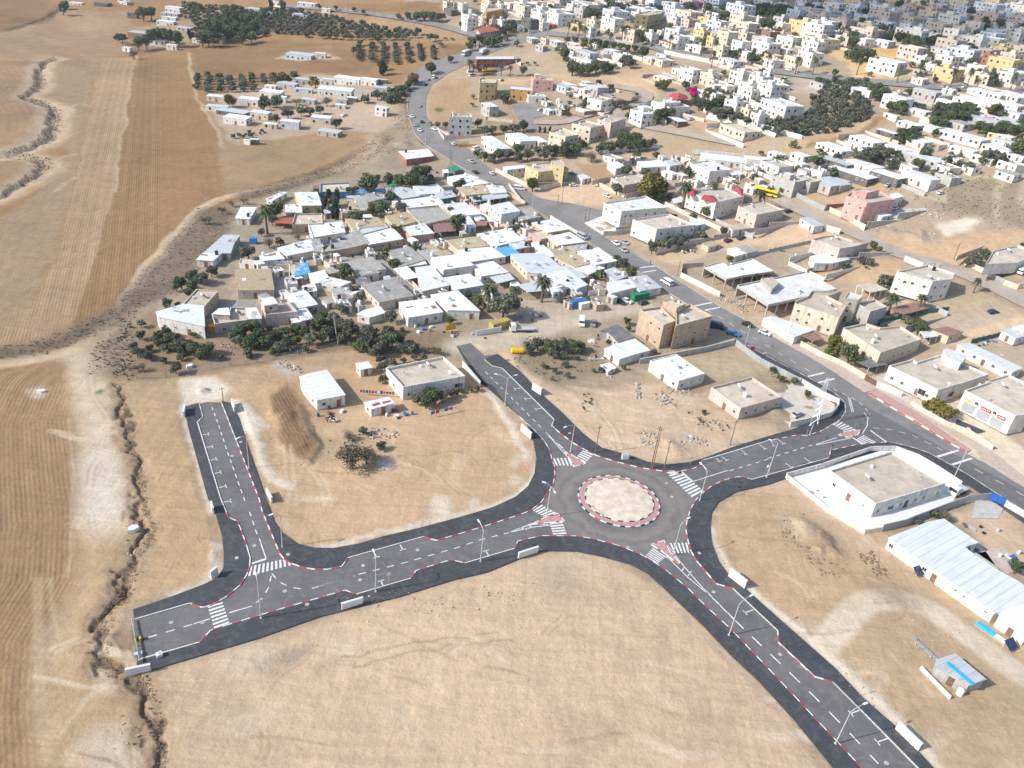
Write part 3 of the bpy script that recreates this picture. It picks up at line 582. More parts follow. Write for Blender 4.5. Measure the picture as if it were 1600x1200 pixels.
inner = curve(K1)[::-1]
# one carriageway from kerb to kerb (its edges run on beneath the pavements)
road_out = curve(O2)[::-1][:0]
new_net = L(O2) + L(O1)[::-1][:0]
A_left = [(287, 636), (360, 630)] + L(O1)[::-1][1:] + L(O5)[::-1][:-1] + [(1150, 531)]
A_right = L(O4)[::-1][:0]
net = L(O2) + [(325, 628)] + [(360, 630)] + L(O1)[::-1][1:] + [(735, 536)] + [(757, 556)] + L(O5)[::-1] + L(main_r)[:0]
net = net + [(1150, 526), (1300, 585), (1357, 617), (1495, 700), (1600, 757), (1700, 822)] + L(O4)[:]
net = net + [(1450, 1285)] + L(O3)
NET = polyW(net)
MAIN = polyW(main_l + ' ' + main_r[2:])
flatten(NET, 0.6)
for q in (K1,): pass
FLATS = []
far_main = polyW('P 640,139 642,120 655,106 676,96 700,88 730,80 760,68 800,60 840,50 860,54 820,66 790,74 765,84 745,95 722,104 700,115 690,122 675,131')
town_road = 'P 830,50 906,56 955,64 1015,71 1056,82 1100,90 1175,105 1250,116 1315,124 1400,130 1431,133 1525,139 1620,143'
lines = [('P 440,8 560,18 640,30 700,42 738,54 780,62', 9, 'highway'), (town_road, 11, 'town'), ('P 1213,310 1232,320 1300,350 1350,370 1412,400 1475,415 1537,440 1620,482', 7.5, 'street'),
         ('P 830,190 880,192 906,182 962,170 1009,158 1013,149 1000,141 970,136 955,132', 7, 'loop'), ('P 962,172 975,188 1000,196 1060,207 1105,216 1150,225', 6, 'lane'),
         ('C8 700,430 820,500', 3, 'x')]
lines = lines[:5]
for q, w, _ in lines: flatten_line(q, w)
flatten(MAIN, 0.6); flatten(far_main, 1.0)
LOT = 'P 798,160 850,160 872,166 882,172 858,180 836,184 832,195 850,200 842,206 822,204 806,180'
flatten(polyW(LOT), 1.0)
FLATPADS = ['C3 450,510 560,460 690,560 570,590', 'E5 110,265 640,90 800,90 1240,330 1150,420 600,615']
M_EARTH = land()

tag(drape('road', NET, 0.02, M_CARR, world=True), kind='structure')
tag(drape('main_road', MAIN, 0.05, M_LANE, 8, world=True), kind='structure')
tag(drape('main_road', far_main, 0.12, M_OLD, 10, world=True), kind='structure')
for q, w, nm in lines: tag(ribbon('road', W2(q), w, 0.10, M_STREET if nm in ('street', 'lane', 'loop') else M_OLD), kind='structure')
tag(drape('parking_lot', LOT, 0.14, M_OLD, 8), kind='structure')
side = tag(drape('side_street', 'P 838,307 850,311 900,319 942,329 945,352 914,351 880,330', 0.055, M_OLD), kind='structure')

def pavement(kerb, outer, name='pavement'):
    P = [Vector(p) for p in W2(curve(kerb, 0))] + [Vector(p) for p in W2(outer)]
    top = drape(name, P, 0.14, M_PAVE, world=True)
    me = top.data; bm = bmesh.new(); bm.from_mesh(me)          # give the slab its edge
    r = bmesh.ops.extrude_face_region(bm, geom=bm.faces[:])
    for v in [g for g in r['geom'] if isinstance(g, bmesh.types.BMVert)]: v.co.z += 0.0
    for v in bm.verts:
        pass
    bm.free()
    return tag(top, kind='structure')
for k, o in ((K1, O1), (K2, O2), (K3, O3), (K4, O4), (K5, O5)): pavement(k, o)

def kerb(pts, cols, seg=1.6, w=0.22, z=0.17, name='kerb', world=False):   # cols: function of run length -> 0 plain 1 white 2 red 3 black
    P = resample([Vector(p) for p in (pts if world else W2(pts))], 0.4); out = MB(); run = 0.0; i = 0
    a, b = offset_line(P, w / 2), offset_line(P, -w / 2); j0 = 0; acc = 0.0; idx = 0
    while j0 < len(P) - 1:
        j1 = j0; d = 0.0
        while j1 < len(P) - 1 and d < seg * 0.93: d += (P[j1 + 1] - P[j1]).length; j1 += 1
        run += d; c = cols(run, idx); zz = float(T(P[j0].x, P[j0].y))
        q = a[j0:j1 + 1] + b[j0:j1 + 1][::-1]; out.prism([(p.x, p.y) for p in q], zz, zz + z, c); idx += 1; j0 = j1
    out.f = [f for f in out.f]
    return tag(out.obj(name, [M_KERB, M_PAINT, M_RED, M_BLACK]), kind='structure')
rw = lambda r, i: 1 if i % 2 else 2
plain = lambda r, i: 0
def cut(s, a, b): return L(s)[a:b]
kerb(cut(K1, 0, 5), lambda r, i: (1 if i % 2 else (2 if r > 22 else 0))); kerb(cut(K1, 4, 11), rw); kerb(cut(K1, 10, 12), plain); kerb(cut(K1, 11, 19), rw); kerb(cut(K1, 18, 24), lambda r, i: 1 if i % 2 else 2); kerb(cut(K1, 23, 27), lambda r, i: 1 if i % 2 else 0)
kerb(cut(K2, 0, 3), lambda r, i: 1 if i % 2 else 0); kerb(cut(K2, 2, 5), plain); kerb(cut(K2, 4, 9), rw); kerb(cut(K2, 8, 11), lambda r, i: 1); kerb(cut(K2, 10, 15), rw); kerb(cut(K2, 14, 18), rw); kerb(cut(K2, 17, 19), plain)
kerb(cut(K3, 0, 2), plain); kerb(cut(K3, 1, 7), rw); kerb(cut(K3, 6, 8), plain); kerb(cut(K3, 7, 11), rw); kerb(cut(K3, 10, 12), plain); kerb(cut(K3, 11, 15), rw); kerb(cut(K3, 14, 26), rw)
kerb(cut(K4, 0, 4), plain); kerb(cut(K4, 3, 6), rw); kerb(cut(K4, 5, 7), rw); kerb(cut(K4, 6, 8), plain); kerb(cut(K4, 7, 25), rw); kerb(cut(K4, 24, 26), plain); kerb(cut(K4, 26, 31), rw); kerb(cut(K4, 30, 38), lambda r, i: 1 if i % 2 else 0); kerb(cut(K4, 37, 41), rw)
kerb(cut(K5, 0, 4), plain); kerb(cut(K5, 3, 6), lambda r, i: 1 if i % 2 else 0); kerb(cut(K5, 5, 16), rw); kerb(cut(K5, 15, 18), plain); kerb(cut(K5, 17, 21), rw); kerb(cut(K5, 20, 28), lambda r, i: 1 if i % 2 else 0); kerb(cut(K5, 27, 31), lambda r, i: 2 if i % 3 == 1 else 0)
kerb('P 1360,616 1400,641 1440,665 1490,696 1516,709', rw, 2.6, 0.45)
kerb('P 1146,528 1112,500 1052,462 990,419 955,400 882,355', plain, 3); kerb('P 1357,612 1262,556 1200,520 1112,471 1025,416 952,374', plain, 3); kerb('P 1517,709 1600,757 1690,815', plain, 3)
kerb('P 640,139 637,161 638,180 649,210 664,226 716,259 769,289', plain, 4, 0.5); kerb(town_road, plain, 4, 0.5)

# the roundabout
def fit_ring(s):
    P = np.array([tuple(p) for p in W2(s)]); A = np.c_[2 * P, np.ones(len(P))]; b = (P ** 2).sum(1); q = np.linalg.lstsq(A, b, rcond=None)[0]
    return q[:2], math.sqrt(q[2] + q[0] ** 2 + q[1] ** 2)
RING_O = 'E4 415,370 430,315 490,275 600,258 720,272 830,322 905,390 922,450 890,520 800,565 700,577 600,555 500,500 440,440'
RING_I = 'E4 455,390 480,320 560,285 680,280 800,325 865,390 885,440 855,500 740,545 640,535 540,490'
def ring_smooth(s, n=72):                                      # a closed smooth line through the surveyed points
    P = [tuple(p) for p in W2(s)]; c = np.mean(P, 0); an = [math.atan2(p[1] - c[1], p[0] - c[0]) for p in P]; ra = [math.hypot(p[0] - c[0], p[1] - c[1]) for p in P]
    A = np.array([[1, math.cos(a), math.sin(a), math.cos(2 * a), math.sin(2 * a)] for a in an]); k = np.linalg.lstsq(A, np.array(ra), rcond=None)[0]
    out = []
    for i in range(n):
        a = 2 * math.pi * i / n; r = float(k @ np.array([1, math.cos(a), math.sin(a), math.cos(2 * a), math.sin(2 * a)])); out.append(Vector((c[0] + r * math.cos(a), c[1] + r * math.sin(a))))
    return out
ro, ri = ring_smooth(RING_O), ring_smooth(RING_I)
def ringsheet(name, o, i, z, m):
    n = len(o); vs = [(p.x, p.y, z) for p in o] + [(p.x, p.y, z) for p in i]; return tag(link(name, mesh(name, vs, [(k, (k + 1) % n, n + (k + 1) % n, n + k) for k in range(n)], m)), kind='structure')
ringsheet('roundabout_apron_pavement', ro, ri, 0.16, M_PINK)
bw = lambda r, i: 1 if i % 2 else 3
kerb([*ro, ro[0]], lambda r, i: 1 if i % 2 else (3 if i % 6 else 2), 1.0, 0.3, 0.2, world=True); kerb([*ri, ri[0]], bw, 0.9, 0.28, 0.3, world=True)
cc = sum(ri, Vector((0, 0))) / len(ri); vs = [(cc.x, cc.y, 0.75)]; fs = []; nn = len(ri)
for q, z in ((0.35, .62), (0.7, .42), (1.0, 0.26)): vs += [(cc.x + (p.x - cc.x) * q, cc.y + (p.y - cc.y) * q, z + 0.05 * random.random()) for p in ri]
for k in range(nn): fs.append((0, 1 + k, 1 + (k + 1) % nn)); fs += [(1 + r * nn + k, 1 + (r + 1) * nn + k, 1 + (r + 1) * nn + (k + 1) % nn, 1 + r * nn + (k + 1) % nn) for r in (0, 1)]
isl = tag(link('roundabout_island_ground', mesh('roundabout_island_ground', vs, fs, M_CREAM, smooth=True)), kind='structure')

# painted lines
def paint(name, quads, z=0.03, m=None):
    b = MB()
    for q in quads: b.add([(p[0], p[1], float(T(p[0], p[1])) + z) for p in q], [tuple(range(len(q)))])
    o = b.obj(name, m or M_PAINT)
    for p in o.data.polygons: pass
    me = o.data; bm = bmesh.new(); bm.from_mesh(me)
    for f in bm.faces:
        f.normal_update()
        if f.normal.z < 0: f.normal_flip()
    bm.to_mesh(me); bm.free(); return tag(o, kind='structure')
def dashes(pts, on, off, w, z=0.03):
    P = resample([Vector(p) for p in W2(pts)], 0.25); a, b = offset_line(P, w / 2), offset_line(P, -w / 2); out = []; i = 0; d = 0; s = 0
    while i < len(P) - 1:
        j = i; d = 0
        while j < len(P) - 1 and d < on: d += (P[j + 1] - P[j]).length; j += 1
        for k in range(i, j): out.append([a[k], a[k + 1], b[k + 1], b[k]])
        i = j; d = 0
        if off <= 0: continue
        while i < len(P) - 1 and d < off: d += (P[i + 1] - P[i]).length; i += 1
    return out
Q = []
for s in ('C5 525,625 560,720 620,900 680,1070 730,1210', 'E2 960,0 1000,120 1030,190', 'E2 325,785 610,700', 'E3 240,590 520,520 850,425 1000,375 1180,330', 'C6 1035,405 1170,540 1290,660 1400,770', 'E4 1600,150 1420,205 1350,225',
          'C8 0,945 150,900 300,855', 'E2 1100,385 1140,435 1210,470 1310,485', 'E2 1095,400 1080,470 1040,540 970,585'): Q += dashes(s, 1.4, 1.4, 0.22)
for s in ('E4 1250,1015 1330,1090 1440,1210', 'E6 0,80 130,215 300,380 490,560 690,755 890,960 1090,1175'): Q += dashes(s, 2.3, 2.1, 0.28)
for s in ('E2 1030,195 1063,293', 'E2 610,700 712,668', 'E2 832,630 975,588', 'E2 1350,478 1610,402', 'E3 -10,665 215,600', 'E4 1350,220 1130,290', 'C6 1400,770 1560,930', 'C7 200,770 345,935', 'C7 265,835 320,880', 'E3 1180,330 1300,285 1420,265', 'E3 1180,330 1330,295 1440,282',
          'E4 1225,992 1130,885 1050,790 960,670', 'E4 1225,992 1100,890 980,770 950,755', 'E4 1120,850 1100,880', 'E4 1080,820 1060,850', 'C8 300,858 430,815', 'C8 300,862 530,815', 'E3 1300,285 1330,295', 'E3 1250,300 1290,310', 'E4 0,600 130,550 225,560',
          'C8 600,660 625,690 620,740 590,790', 'C8 500,560 525,655', 'C8 510,560 535,655'): Q += dashes(s, 9, 0, 0.22)
for s in ('E2 975,322 1063,293', 'E4 1060,230 1130,290', 'C8 530,815 600,865', 'C8 640,770 750,850'): Q += dashes(s, 9, 0, 0.5)
# parking bays
def tee(x0, y0, x1, y1, c=0.7, w=0.2):
    a, b = G(x0, y0).to_2d(), G(x1, y1).to_2d(); d = (b - a).normalized(); n = Vector((-d.y, d.x)); r = []
    r.append([a + n * w / 2, b + n * w / 2, b - n * w / 2, a - n * w / 2]); r.append([b - n * c, b + n * c, b + n * c - d * w, b - n * c - d * w]); return r
def tees(s):
    P = L(s); r = []
    for i in range(0, len(P), 2): r += tee(*P[i], *P[i + 1])
    return r
Q += tees('C5 462,797 505,793 485,878 530,870 512,958 555,947 540,1040 582,1030 570,1128 615,1118'); Q += tees('E1 1400,1138 1445,1130')
Q += tees('E3 335,445 355,485 500,403 518,438 395,665 380,628 1055,475 1035,440'); Q += tees('C6 1255,505 1215,512 1320,570 1280,575 1385,632 1345,638')
Q += tees('E4 1310,135 1345,158 1430,90 1465,122 1548,60 1585,88 1278,145 1300,165'); Q += tees('C8 60,825 100,855 225,940 268,972 108,975 150,1003 15,830 40,870')
Q += tees('E6 310,210 255,230 1150,1015 1080,1040 970,840 915,860')
Q += dashes('P 308,660 345,780 354,803', 9, 0, .2, .2)
paint('road_marking', Q)
bays = []
for s in ('P 309,661 345,780 354,801', 'P 544,872 662,839', 'P 557,929 642,904', 'P 726,880.5 804,857.5', 'P 1272,1057 1216,1004', 'P 1215,986 1145,920', 'P 1345,1110 1460,1227', 'P 769,572 785,576 866,656', 'P 1097,720 1200,689', 'P 1175,749.5 1295,716', 'P 297,943 211,968', 'P 312,1004 220,1030'):
    bays += dashes(s, 9, 0, 0.18)
paint('bay_line_marking', bays, 0.185)
def zebra(corners, n, fill=0.52):                              # corners: start edge a0-a1, end edge b0-b1 (bars run a->b side by side)
    a0, a1, b0, b1 = [Vector(p) for p in W2(corners)]; q = []
    for i in range(n):
        t0, t1 = i / n, (i + fill) / n; q.append([a0.lerp(b0, t0), a0.lerp(b0, t1), a1.lerp(b1, t1), a1.lerp(b1, t0)])
    return paint('zebra_crossing_marking', q, 0.034)
zebra('E2 965,340 950,402 1220,285 1230,330', 10); zebra('E2 697,590 790,562 742,740 838,705', 7)
zebra('C7 255,945 275,990 370,942 390,990', 5, .5); zebra('C7 440,895 510,920 395,945 455,980', 5, .55)
zebra('C7 980,1050 1055,1028 1130,1195 1205,1155', 9, .55); zebra('E4 130,470 185,435 205,515 285,490', 5, .55); zebra('E4 235,550 315,540 258,628 345,625', 5, .55)
zebra('E4 985,675 1015,738 1105,672 1120,738', 5, .5); zebra('E4 880,705 960,760 825,765 910,805', 6, .55)
zebra('C8 440,708 405,735 560,770 500,785', 6, .5); zebra('C8 600,800 545,830 680,845 610,862', 6, .5)
zebra('E4 960,232 1055,228 1000,250 1075,250', 1, .5)
for s in ('F1 450,525 600,495', 'F1 540,560 665,535', 'F1 0,205 130,190', 'F1 20,245 135,225', 'F1 1400,1112 1535,1080', 'F1 1480,1165 1620,1130', 'C8 1060,935 1190,895', 'C8 1150,985 1275,945'):
    paint('road_marking', dashes(s, 9, 0, 0.7), 0.075)
for s in ('F1 550,560 600,580 650,610 750,670 860,740 980,810 1120,890 1230,960 1350,1030 1430,1080', 'C8 1290,1010 1400,1070 1550,1150 1650,1210'): paint('road_marking', dashes(s, 2.2, 3.2, 0.22), 0.075)
paint('road_marking', dashes('C8 360,480 420,520 530,570 600,620 640,680', 1.4, 1.4, .2) + dashes('C8 660,755 760,765 900,800 1000,850 1110,905', 1.6, 1.6, .2), 0.075)
paint('road_marking', dashes('F1 890,855 940,850', 9, 0, .3) + dashes('F1 1010,920 1060,915', 9, 0, .3), 0.075)
MANH = []
# raised splitter islands in pink pavers with white and red edges
for s in ('C7 330,905 375,925 460,980 390,1000 360,950', 'E4 285,490 330,540 240,548 130,555 200,520', 'E4 870,685 950,660 990,735 1050,800 1035,805 940,730', 'C8 440,800 480,780 580,770 560,800 500,815'):
    P = W2(s); tag(drape('splitter_island_pavement', P, 0.15, M_PINK, world=True), kind='structure'); kerb([*P, P[0]], lambda r, i: 2 if i % 4 == 1 else 1, .9, 0.25, 0.18, world=True)
tag(drape('pink_footway_pavement', 'C8 600,540 640,545 900,690 1190,880 1200,895 1130,870 1250,905 1270,895 900,640 680,520', 0.16, M_PINK), kind='structure')
tag(drape('footway_pavement', 'C8 0,170 250,310 400,400 600,535 680,515 1300,890 1330,960 1600,1130 1600,1060 1400,900 680,490 330,300 0,110', 0.13, m_plain('buff_pavers', (0.47, 0.38, 0.31), .9, .12, 1.0)), kind='structure')
for s in ('E2 665,690', 'E2 470,690', 'E3 270,535', 'E3 610,438', 'E3 250,625', 'E4 1000,385', 'E6 475,490', 'E4 1260,980', 'E4 725,700', 'C5 650,930', 'E2 990,210', 'E6 1140,1170', 'E2 1320,580', 'E2 1180,495', 'E4 965,300', 'E2 880,290', 'E2 1200,268', 'E4 1170,740', 'C6 1560,790', 'C5 705,845'):
    p = G(*L(s)[0]); z = 0.145 if s in ('E2 1320,580', 'E2 880,290', 'E2 1200,268', 'E4 1170,740', 'C6 1560,790', 'C5 705,845') else 0.024
    o = MB().tube([(p.x, p.y, z), (p.x, p.y, z + 0.03)], 0.42, 14).obj('manhole_cover', M_KERB)
    MANH.append((o, 'round manhole cover in the dark pavement' if z > .1 else 'round manhole cover in the new road', (p.x, p.y, 0)))
# ---------------------------------------------------------------- houses
WALLC = dict(w=(0.70, 0.68, 0.64), c=(0.62, 0.55, 0.44), t=(0.50, 0.37, 0.26), g=(0.42, 0.42, 0.41), p=(0.62, 0.36, 0.33), y=(0.60, 0.47, 0.25), b=(0.55, 0.60, 0.66), n=(0.24, 0.14, 0.10), r=(0.33, 0.12, 0.09),
             k=(0.36, 0.35, 0.33), o=(0.60, 0.33, 0.10), e=(0.05, 0.22, 0.40), d=(0.10, 0.10, 0.10), v=(0.34, 0.31, 0.15), f=(0.03, 0.16, 0.12), z=(0.56, 0.46, 0.42))
WALLN = dict(w='white', c='cream', t='tan', g='grey', p='pink', y='yellow', b='pale blue', n='brown', r='red brown', k='bare concrete', o='orange', e='blue walled', d='dark', v='olive', f='dark green', z='beige')
ROOFC = {'S': ('sheet', (0.86, 0.87, 0.88)), 's': ('sheet', (0.58, 0.61, 0.63)), 'G': ('asb', (0.46, 0.45, 0.42)), 'Y': ('straw', (0.50, 0.41, 0.26)), 'C': ('screed', (0.60, 0.52, 0.42)), 'W': ('screed', (0.76, 0.76, 0.74)),
         'B': ('shade', (0.10, 0.42, 0.75)), 'T': ('tile', (0.45, 0.13, 0.08)), 'D': ('asb', (0.16, 0.17, 0.18)), 'K': ('shade', (0.02, 0.28, 0.18)), 'N': ('tile', (0.36, 0.20, 0.16)), 'R': ('tile', (0.50, 0.08, 0.11)), 'L': ('sheet', (0.45, 0.62, 0.72)), 'U': ('sheet', (0.72, 0.76, 0.80))}
ROOFN = {'S': 'white sheet roofed', 's': 'pale grey sheet roofed', 'G': 'weathered grey roofed', 'Y': 'straw coloured roofed', 'C': 'beige flat roofed', 'W': 'white flat roofed', 'B': 'blue tarpaulin covered', 'T': 'red tile roofed',
         'D': 'dark roofed', 'K': 'green canopied', 'N': 'brown roofed', 'R': 'crimson tile roofed', 'L': 'light blue roofed', 'U': 'bright metal roofed'}
def wallm(c): return m_wall('wall_' + WALLN[c].replace(' ', '_'), WALLC[c])
def roofm(c): return m_roof(*ROOFC[c])
M_GLASS = None
def glass():
    global M_GLASS
    if M_GLASS is None:
        m, t, b = nt('window_glass'); c = mono(t, (0.035, 0.04, 0.05), 0.6, 1.5, 0.9); t.links.new(c, b.inputs['Base Color']); b.inputs['Roughness'].default_value = 0.12; M_GLASS = m
    return M_GLASS
M_FRAME = m_plain('window_frame', (0.62, 0.60, 0.57), 0.6, 0.08); M_DARKM = m_plain('dark_metal', (0.05, 0.05, 0.055), 0.5, 0.15); M_DOOR = m_plain('brown_door', (0.20, 0.11, 0.07), 0.6, 0.15)
M_SOLAR = m_plain('solar_glass', (0.02, 0.05, 0.11), 0.12, 0.2, 1.5); M_TANKW = m_plain('white_enamel', (0.78, 0.78, 0.78), 0.35, 0.05); M_PLB = m_plain('black_plastic', (0.02, 0.02, 0.022), 0.4, 0.1)
CACHE = {}
def win_meshes(w, h):
    k = ('win', round(w, 1), round(h, 1))
    if k not in CACHE:
        w, h = k[1], k[2]; f = MB(); s = 0.09
        f.box((0, -0.02, s / 2), (w, 0.14, s)).box((0, -0.02, h - s / 2), (w, 0.14, s)).box((-w / 2 + s / 2, -0.02, h / 2), (s, 0.139, h - 2 * s)).box((w / 2 - s / 2, -0.02, h / 2), (s, 0.139, h - 2 * s)).box((0, -0.02, h / 2), (0.05, 0.1, h - 2 * s))
        f.box((0, -0.06, -0.03), (w + 0.2, 0.22, 0.06))
        g = MB().box((0, 0.0, h / 2), (w - 0.12, 0.05, h - 0.12))
        CACHE[k] = (f.mesh('window', M_FRAME), g.mesh('pane', glass()))
    return CACHE[k]
def far_win(w, h):
    k = ('fwin', round(w, 1), round(h, 1))
    if k not in CACHE: CACHE[k] = MB().box((0, -0.02, h / 2), (w, 0.1, h)).mesh('window', glass())
    return CACHE[k]
def door_meshes(w=1.1, h=2.15, m=None):
    k = ('door', w, h, m.name if m else '')
    if k not in CACHE:
        CACHE[k] = (MB().box((0, -0.02, h / 2), (w, 0.12, h)).mesh('door', m or M_DOOR), MB().box((w * 0.36, -0.11, h * 0.48), (0.06, 0.08, 0.22)).mesh('handle', M_GALV))
    return CACHE[k]
def shutter_mesh(w, h):
    k = ('shut', round(w, 1), round(h, 1))
    if k not in CACHE:
        b = MB(); n = 8
        for i in range(n): b.box((0, -0.03 - (i % 2) * 0.015, h * (i + .5) / n), (w, 0.08, h / n - 0.03))
        CACHE[k] = b.mesh('shutter', m_plain('grey_shutter', (0.38, 0.40, 0.42), .5, .08))
    return CACHE[k]
def heater_meshes():
    if 'heat' not in CACHE:
        p = MB().box((0, 0, 0.75), (1.9, 1.15, 0.09), 0, 0, R(38)); s = MB().box((-0.8, 0.42, 0.55), (0.06, 0.06, 1.1)).box((0.8, 0.42, 0.55), (0.06, 0.06, 1.1)).box((-0.8, -0.45, 0.2), (0.06, 0.06, 0.4)).box((0.8, -0.45, 0.2), (0.06, 0.06, 0.4)).box((0, 0.75, 0.95), (1.2, 0.08, 0.06)).box((-.5, .75, .47), (0.06, .06, .95)).box((.5, .75, .47), (0.06, .06, .95))
        t = MB().tube([(-0.75, 0.78, 1.3), (0.75, 0.78, 1.3)], 0.34, 10)
        CACHE['heat'] = (s.mesh('solar_heater', M_GALV), p.mesh('panel', M_SOLAR), t.mesh('tank', M_TANKW))
        CACHE['btank'] = MB().tube([(0, 0, 0), (0, 0, 1.3), (0, 0, 1.5)], [0.62, 0.62, 0.3], 12).mesh('water_tank', M_PLB)
        CACHE['wtank'] = MB().tube([(0, 0, 0), (0, 0, 1.3), (0, 0, 1.5)], [0.62, 0.62, 0.3], 12).mesh('water_tank', M_TANKW)
        d = MB().tube([(0, 0, 0), (0, 0, 0.7)], 0.04, 6); n = 10
        d.add([(0, 0.05, 0.85)] + [(0.5 * math.cos(2 * math.pi * i / n), -0.12 - 0.16 * math.sin(2 * math.pi * i / n) , 0.9 + 0.45 * math.sin(2 * math.pi * i / n)) for i in range(n)], [(0, 1 + (i + 1) % n, 1 + i) for i in range(n)] + [(0, 1 + i, 1 + (i + 1) % n) for i in range(n)])
        CACHE['dish'] = d.mesh('satellite_dish', M_TANKW)
        CACHE['ac'] = MB().box((0, 0, 0.35), (0.9, 0.4, 0.7)).box((0, -0.21, 0.35), (0.5, 0.03, 0.5)).mesh('air_conditioner', M_TANKW)
    return CACHE['heat']
def kit_heater(root, x, y, z, rz):
    s, p, t = heater_meshes(); h = link('solar_heater', s, root, (x, y, z), rz); link('panel', p, h); link('tank', t, h); return h
def kit(root, what, x, y, z, rz=0): heater_meshes(); return link({'btank': 'water_tank', 'wtank': 'water_tank', 'dish': 'satellite_dish', 'ac': 'air_conditioner'}[what], CACHE[what], root, (x, y, z), rz)
HOUSES = []
def facing(p, q, ang, c):                                     # does this wall look towards the open side
    d = q - p; n_ = Matrix.Rotation(ang, 2) @ Vector((d.y, -d.x)).normalized(); return n_.dot(c / max(1, c.length)) < -0.1
def house(poly, h, wall='w', roof='S', par=0.0, name='house', label=None, cat='house', win=1, door=1, floors=None, world=False, z0=None, over=0.22, tilt=0.0, open_front=False, gear=None, deck=None, rnd=None, group=None, winw=1.1, roofmat=None, grow=1.0, patches=0):
    px = None
    if not world:
        px = PX(poly); c = (sum(p[0] for p in px) / len(px), sum(p[1] for p in px) / len(px))
        base = G(c[0], c[1], h); z0 = float(T(base.x, base.y)) if z0 is None else z0
        P = [Gz(a, b, z0 + h).to_2d() for a, b in px]
        if grow != 1.0:
            h += ((int(px[0][0] * 7 + px[0][1] * 3) % 11) - 5) * .025
            cc_ = sum(P, Vector((0, 0))) / len(P); P = [cc_ + (p - cc_) * grow for p in P]
    else:
        P = [Vector(p) for p in poly]; z0 = float(T(*(sum(P, Vector((0, 0))) / len(P)))) if z0 is None else z0
    n = len(P); a = sum(P[i].x * P[(i + 1) % n].y - P[(i + 1) % n].x * P[i].y for i in range(n))
    if a < 0: P = P[::-1]
    area = abs(a) / 2
    ed = [(P[(i + 1) % n] - P[i]) for i in range(n)]; e = max(ed, key=lambda v: v.length); ang = math.atan2(e.y, e.x)
    c = sum(P, Vector((0, 0))) / n
    root = link(name, None, None, (c.x, c.y, z0), ang)
    Ri = Matrix.Rotation(-ang, 2); Q = [Ri @ (p - c) for p in P]
    dist = math.hypot(c.x, c.y); far = dist > 430
    fl = floors or max(1, round((h - par) / 3.2)); foot = -1.2 if dist > 380 else -0.3
    wm = wallm(wall) if isinstance(wall, str) else wall; rm = roofmat or roofm(roof)
    if par > 0:
        I = inset(Q, 0.2); b = MB(); b.prism(Q, foot if not open_front else h - par - .5, h, top=False); k = len(b.v); dk = h - par
        b.add([(p.x, p.y, h) for p in Q] + [(p.x, p.y, h) for p in I], [(i, (i + 1) % n, n + (i + 1) % n, n + i) for i in range(n)])
        b.add([(p.x, p.y, h) for p in I] + [(p.x, p.y, dk) for p in I], [(i, (i + 1) % n, n + (i + 1) % n, n + i) for i in range(n)])
        b.obj('wall', wm, root); MB().prism(inset(Q, 0.21), dk - 0.2, dk, bottom=True).obj('roof', rm, root)
        if open_front:
            for i in range(n):
                p, q = I[i], I[(i + 1) % n]; d = q - p; mm = (p + q) / 2
                if facing(p, q, ang, c):
                    m_ = max(1, int(d.length / 4.5))
                    for k2 in range(m_): w2 = p.lerp(q, k2 / m_); MB().box((w2.x, w2.y, (dk - .2 + foot) / 2), (.4, .4, dk - .2 - foot)).obj('column', wm, root)
                else: MB().box((mm.x, mm.y, (dk - .2 + foot) / 2), (d.length, .2, dk - .2 - foot), math.atan2(d.y, d.x)).obj('back_wall', wm, root)
        if dist < 330 and area > 60:                            # coping along the wall head
            O2_ = inset(Q, -0.05); I2 = inset(Q, 0.26); q = MB()
            for z_a, z_b, A_, B_ in ((h + 0.01, h + 0.09, O2_, I2),):
                q.add([(p.x, p.y, z_b) for p in A_] + [(p.x, p.y, z_b) for p in B_], [(i, (i + 1) % n, n + (i + 1) % n, n + i) for i in range(n)])
                q.add([(p.x, p.y, z_a) for p in A_] + [(p.x, p.y, z_b) for p in A_], [(i, (i + 1) % n, n + (i + 1) % n, n + i) for i in range(n)])
                q.add([(p.x, p.y, z_b) for p in B_] + [(p.x, p.y, z_a) for p in B_], [(i, (i + 1) % n, n + (i + 1) % n, n + i) for i in range(n)])
            q.obj('coping', wm if wall in ('w', 'c', 'z', 'p') else wallm('c'), root)
        top = dk
    else:
        I = inset(Q, over) if min(v.length for v in ed) > 4 * over else Q
        cx = [p.x for p in Q]; w_ = max(cx) - min(cx) + 1e-6; tz = [h - tilt * (p.x - min(cx)) / w_ for p in Q]; ti = [h - 0.12 - tilt * (p.x - min(cx)) / w_ for p in I]
        b = MB()
        if open_front:                                          # posts and a back wall instead of four walls
            for i in range(n):
                if open_front == 'all' or facing(I[i], I[(i + 1) % n], ang, c):
                    m_ = max(1, int((I[(i + 1) % n] - I[i]).length / 3.2))
                    for k in range(m_):
                        p = I[i].lerp(I[(i + 1) % n], k / m_); MB().box((p.x, p.y, (h - 0.13 + foot) / 2), (0.22, 0.22, h - 0.13 - foot)).obj('post', wm, root)
                else:
                    p, q = I[i], I[(i + 1) % n]; mm = (p + q) / 2; d = q - p; b.box((mm.x, mm.y, (h - 0.15 + foot) / 2), (d.length, 0.18, h - 0.15 - foot), math.atan2(d.y, d.x))
        else: b.prism(I, foot, h, zs=ti)
        if b.f: b.obj('wall', wm, root)
        r = MB(); r.prism(Q, h - 0.12, h, bottom=False, zs=tz)
        k = r.v; nn_ = n
        for i in range(n): r.v[i] = (r.v[i][0], r.v[i][1], r.v[i + n][2] - 0.12)
        r.f.append(tuple(range(n))[::-1]); r.m.append(0)
        r.obj('roof', rm, root); top = h
    rn = rnd or random.Random(int(c.x * 7 + c.y * 13))
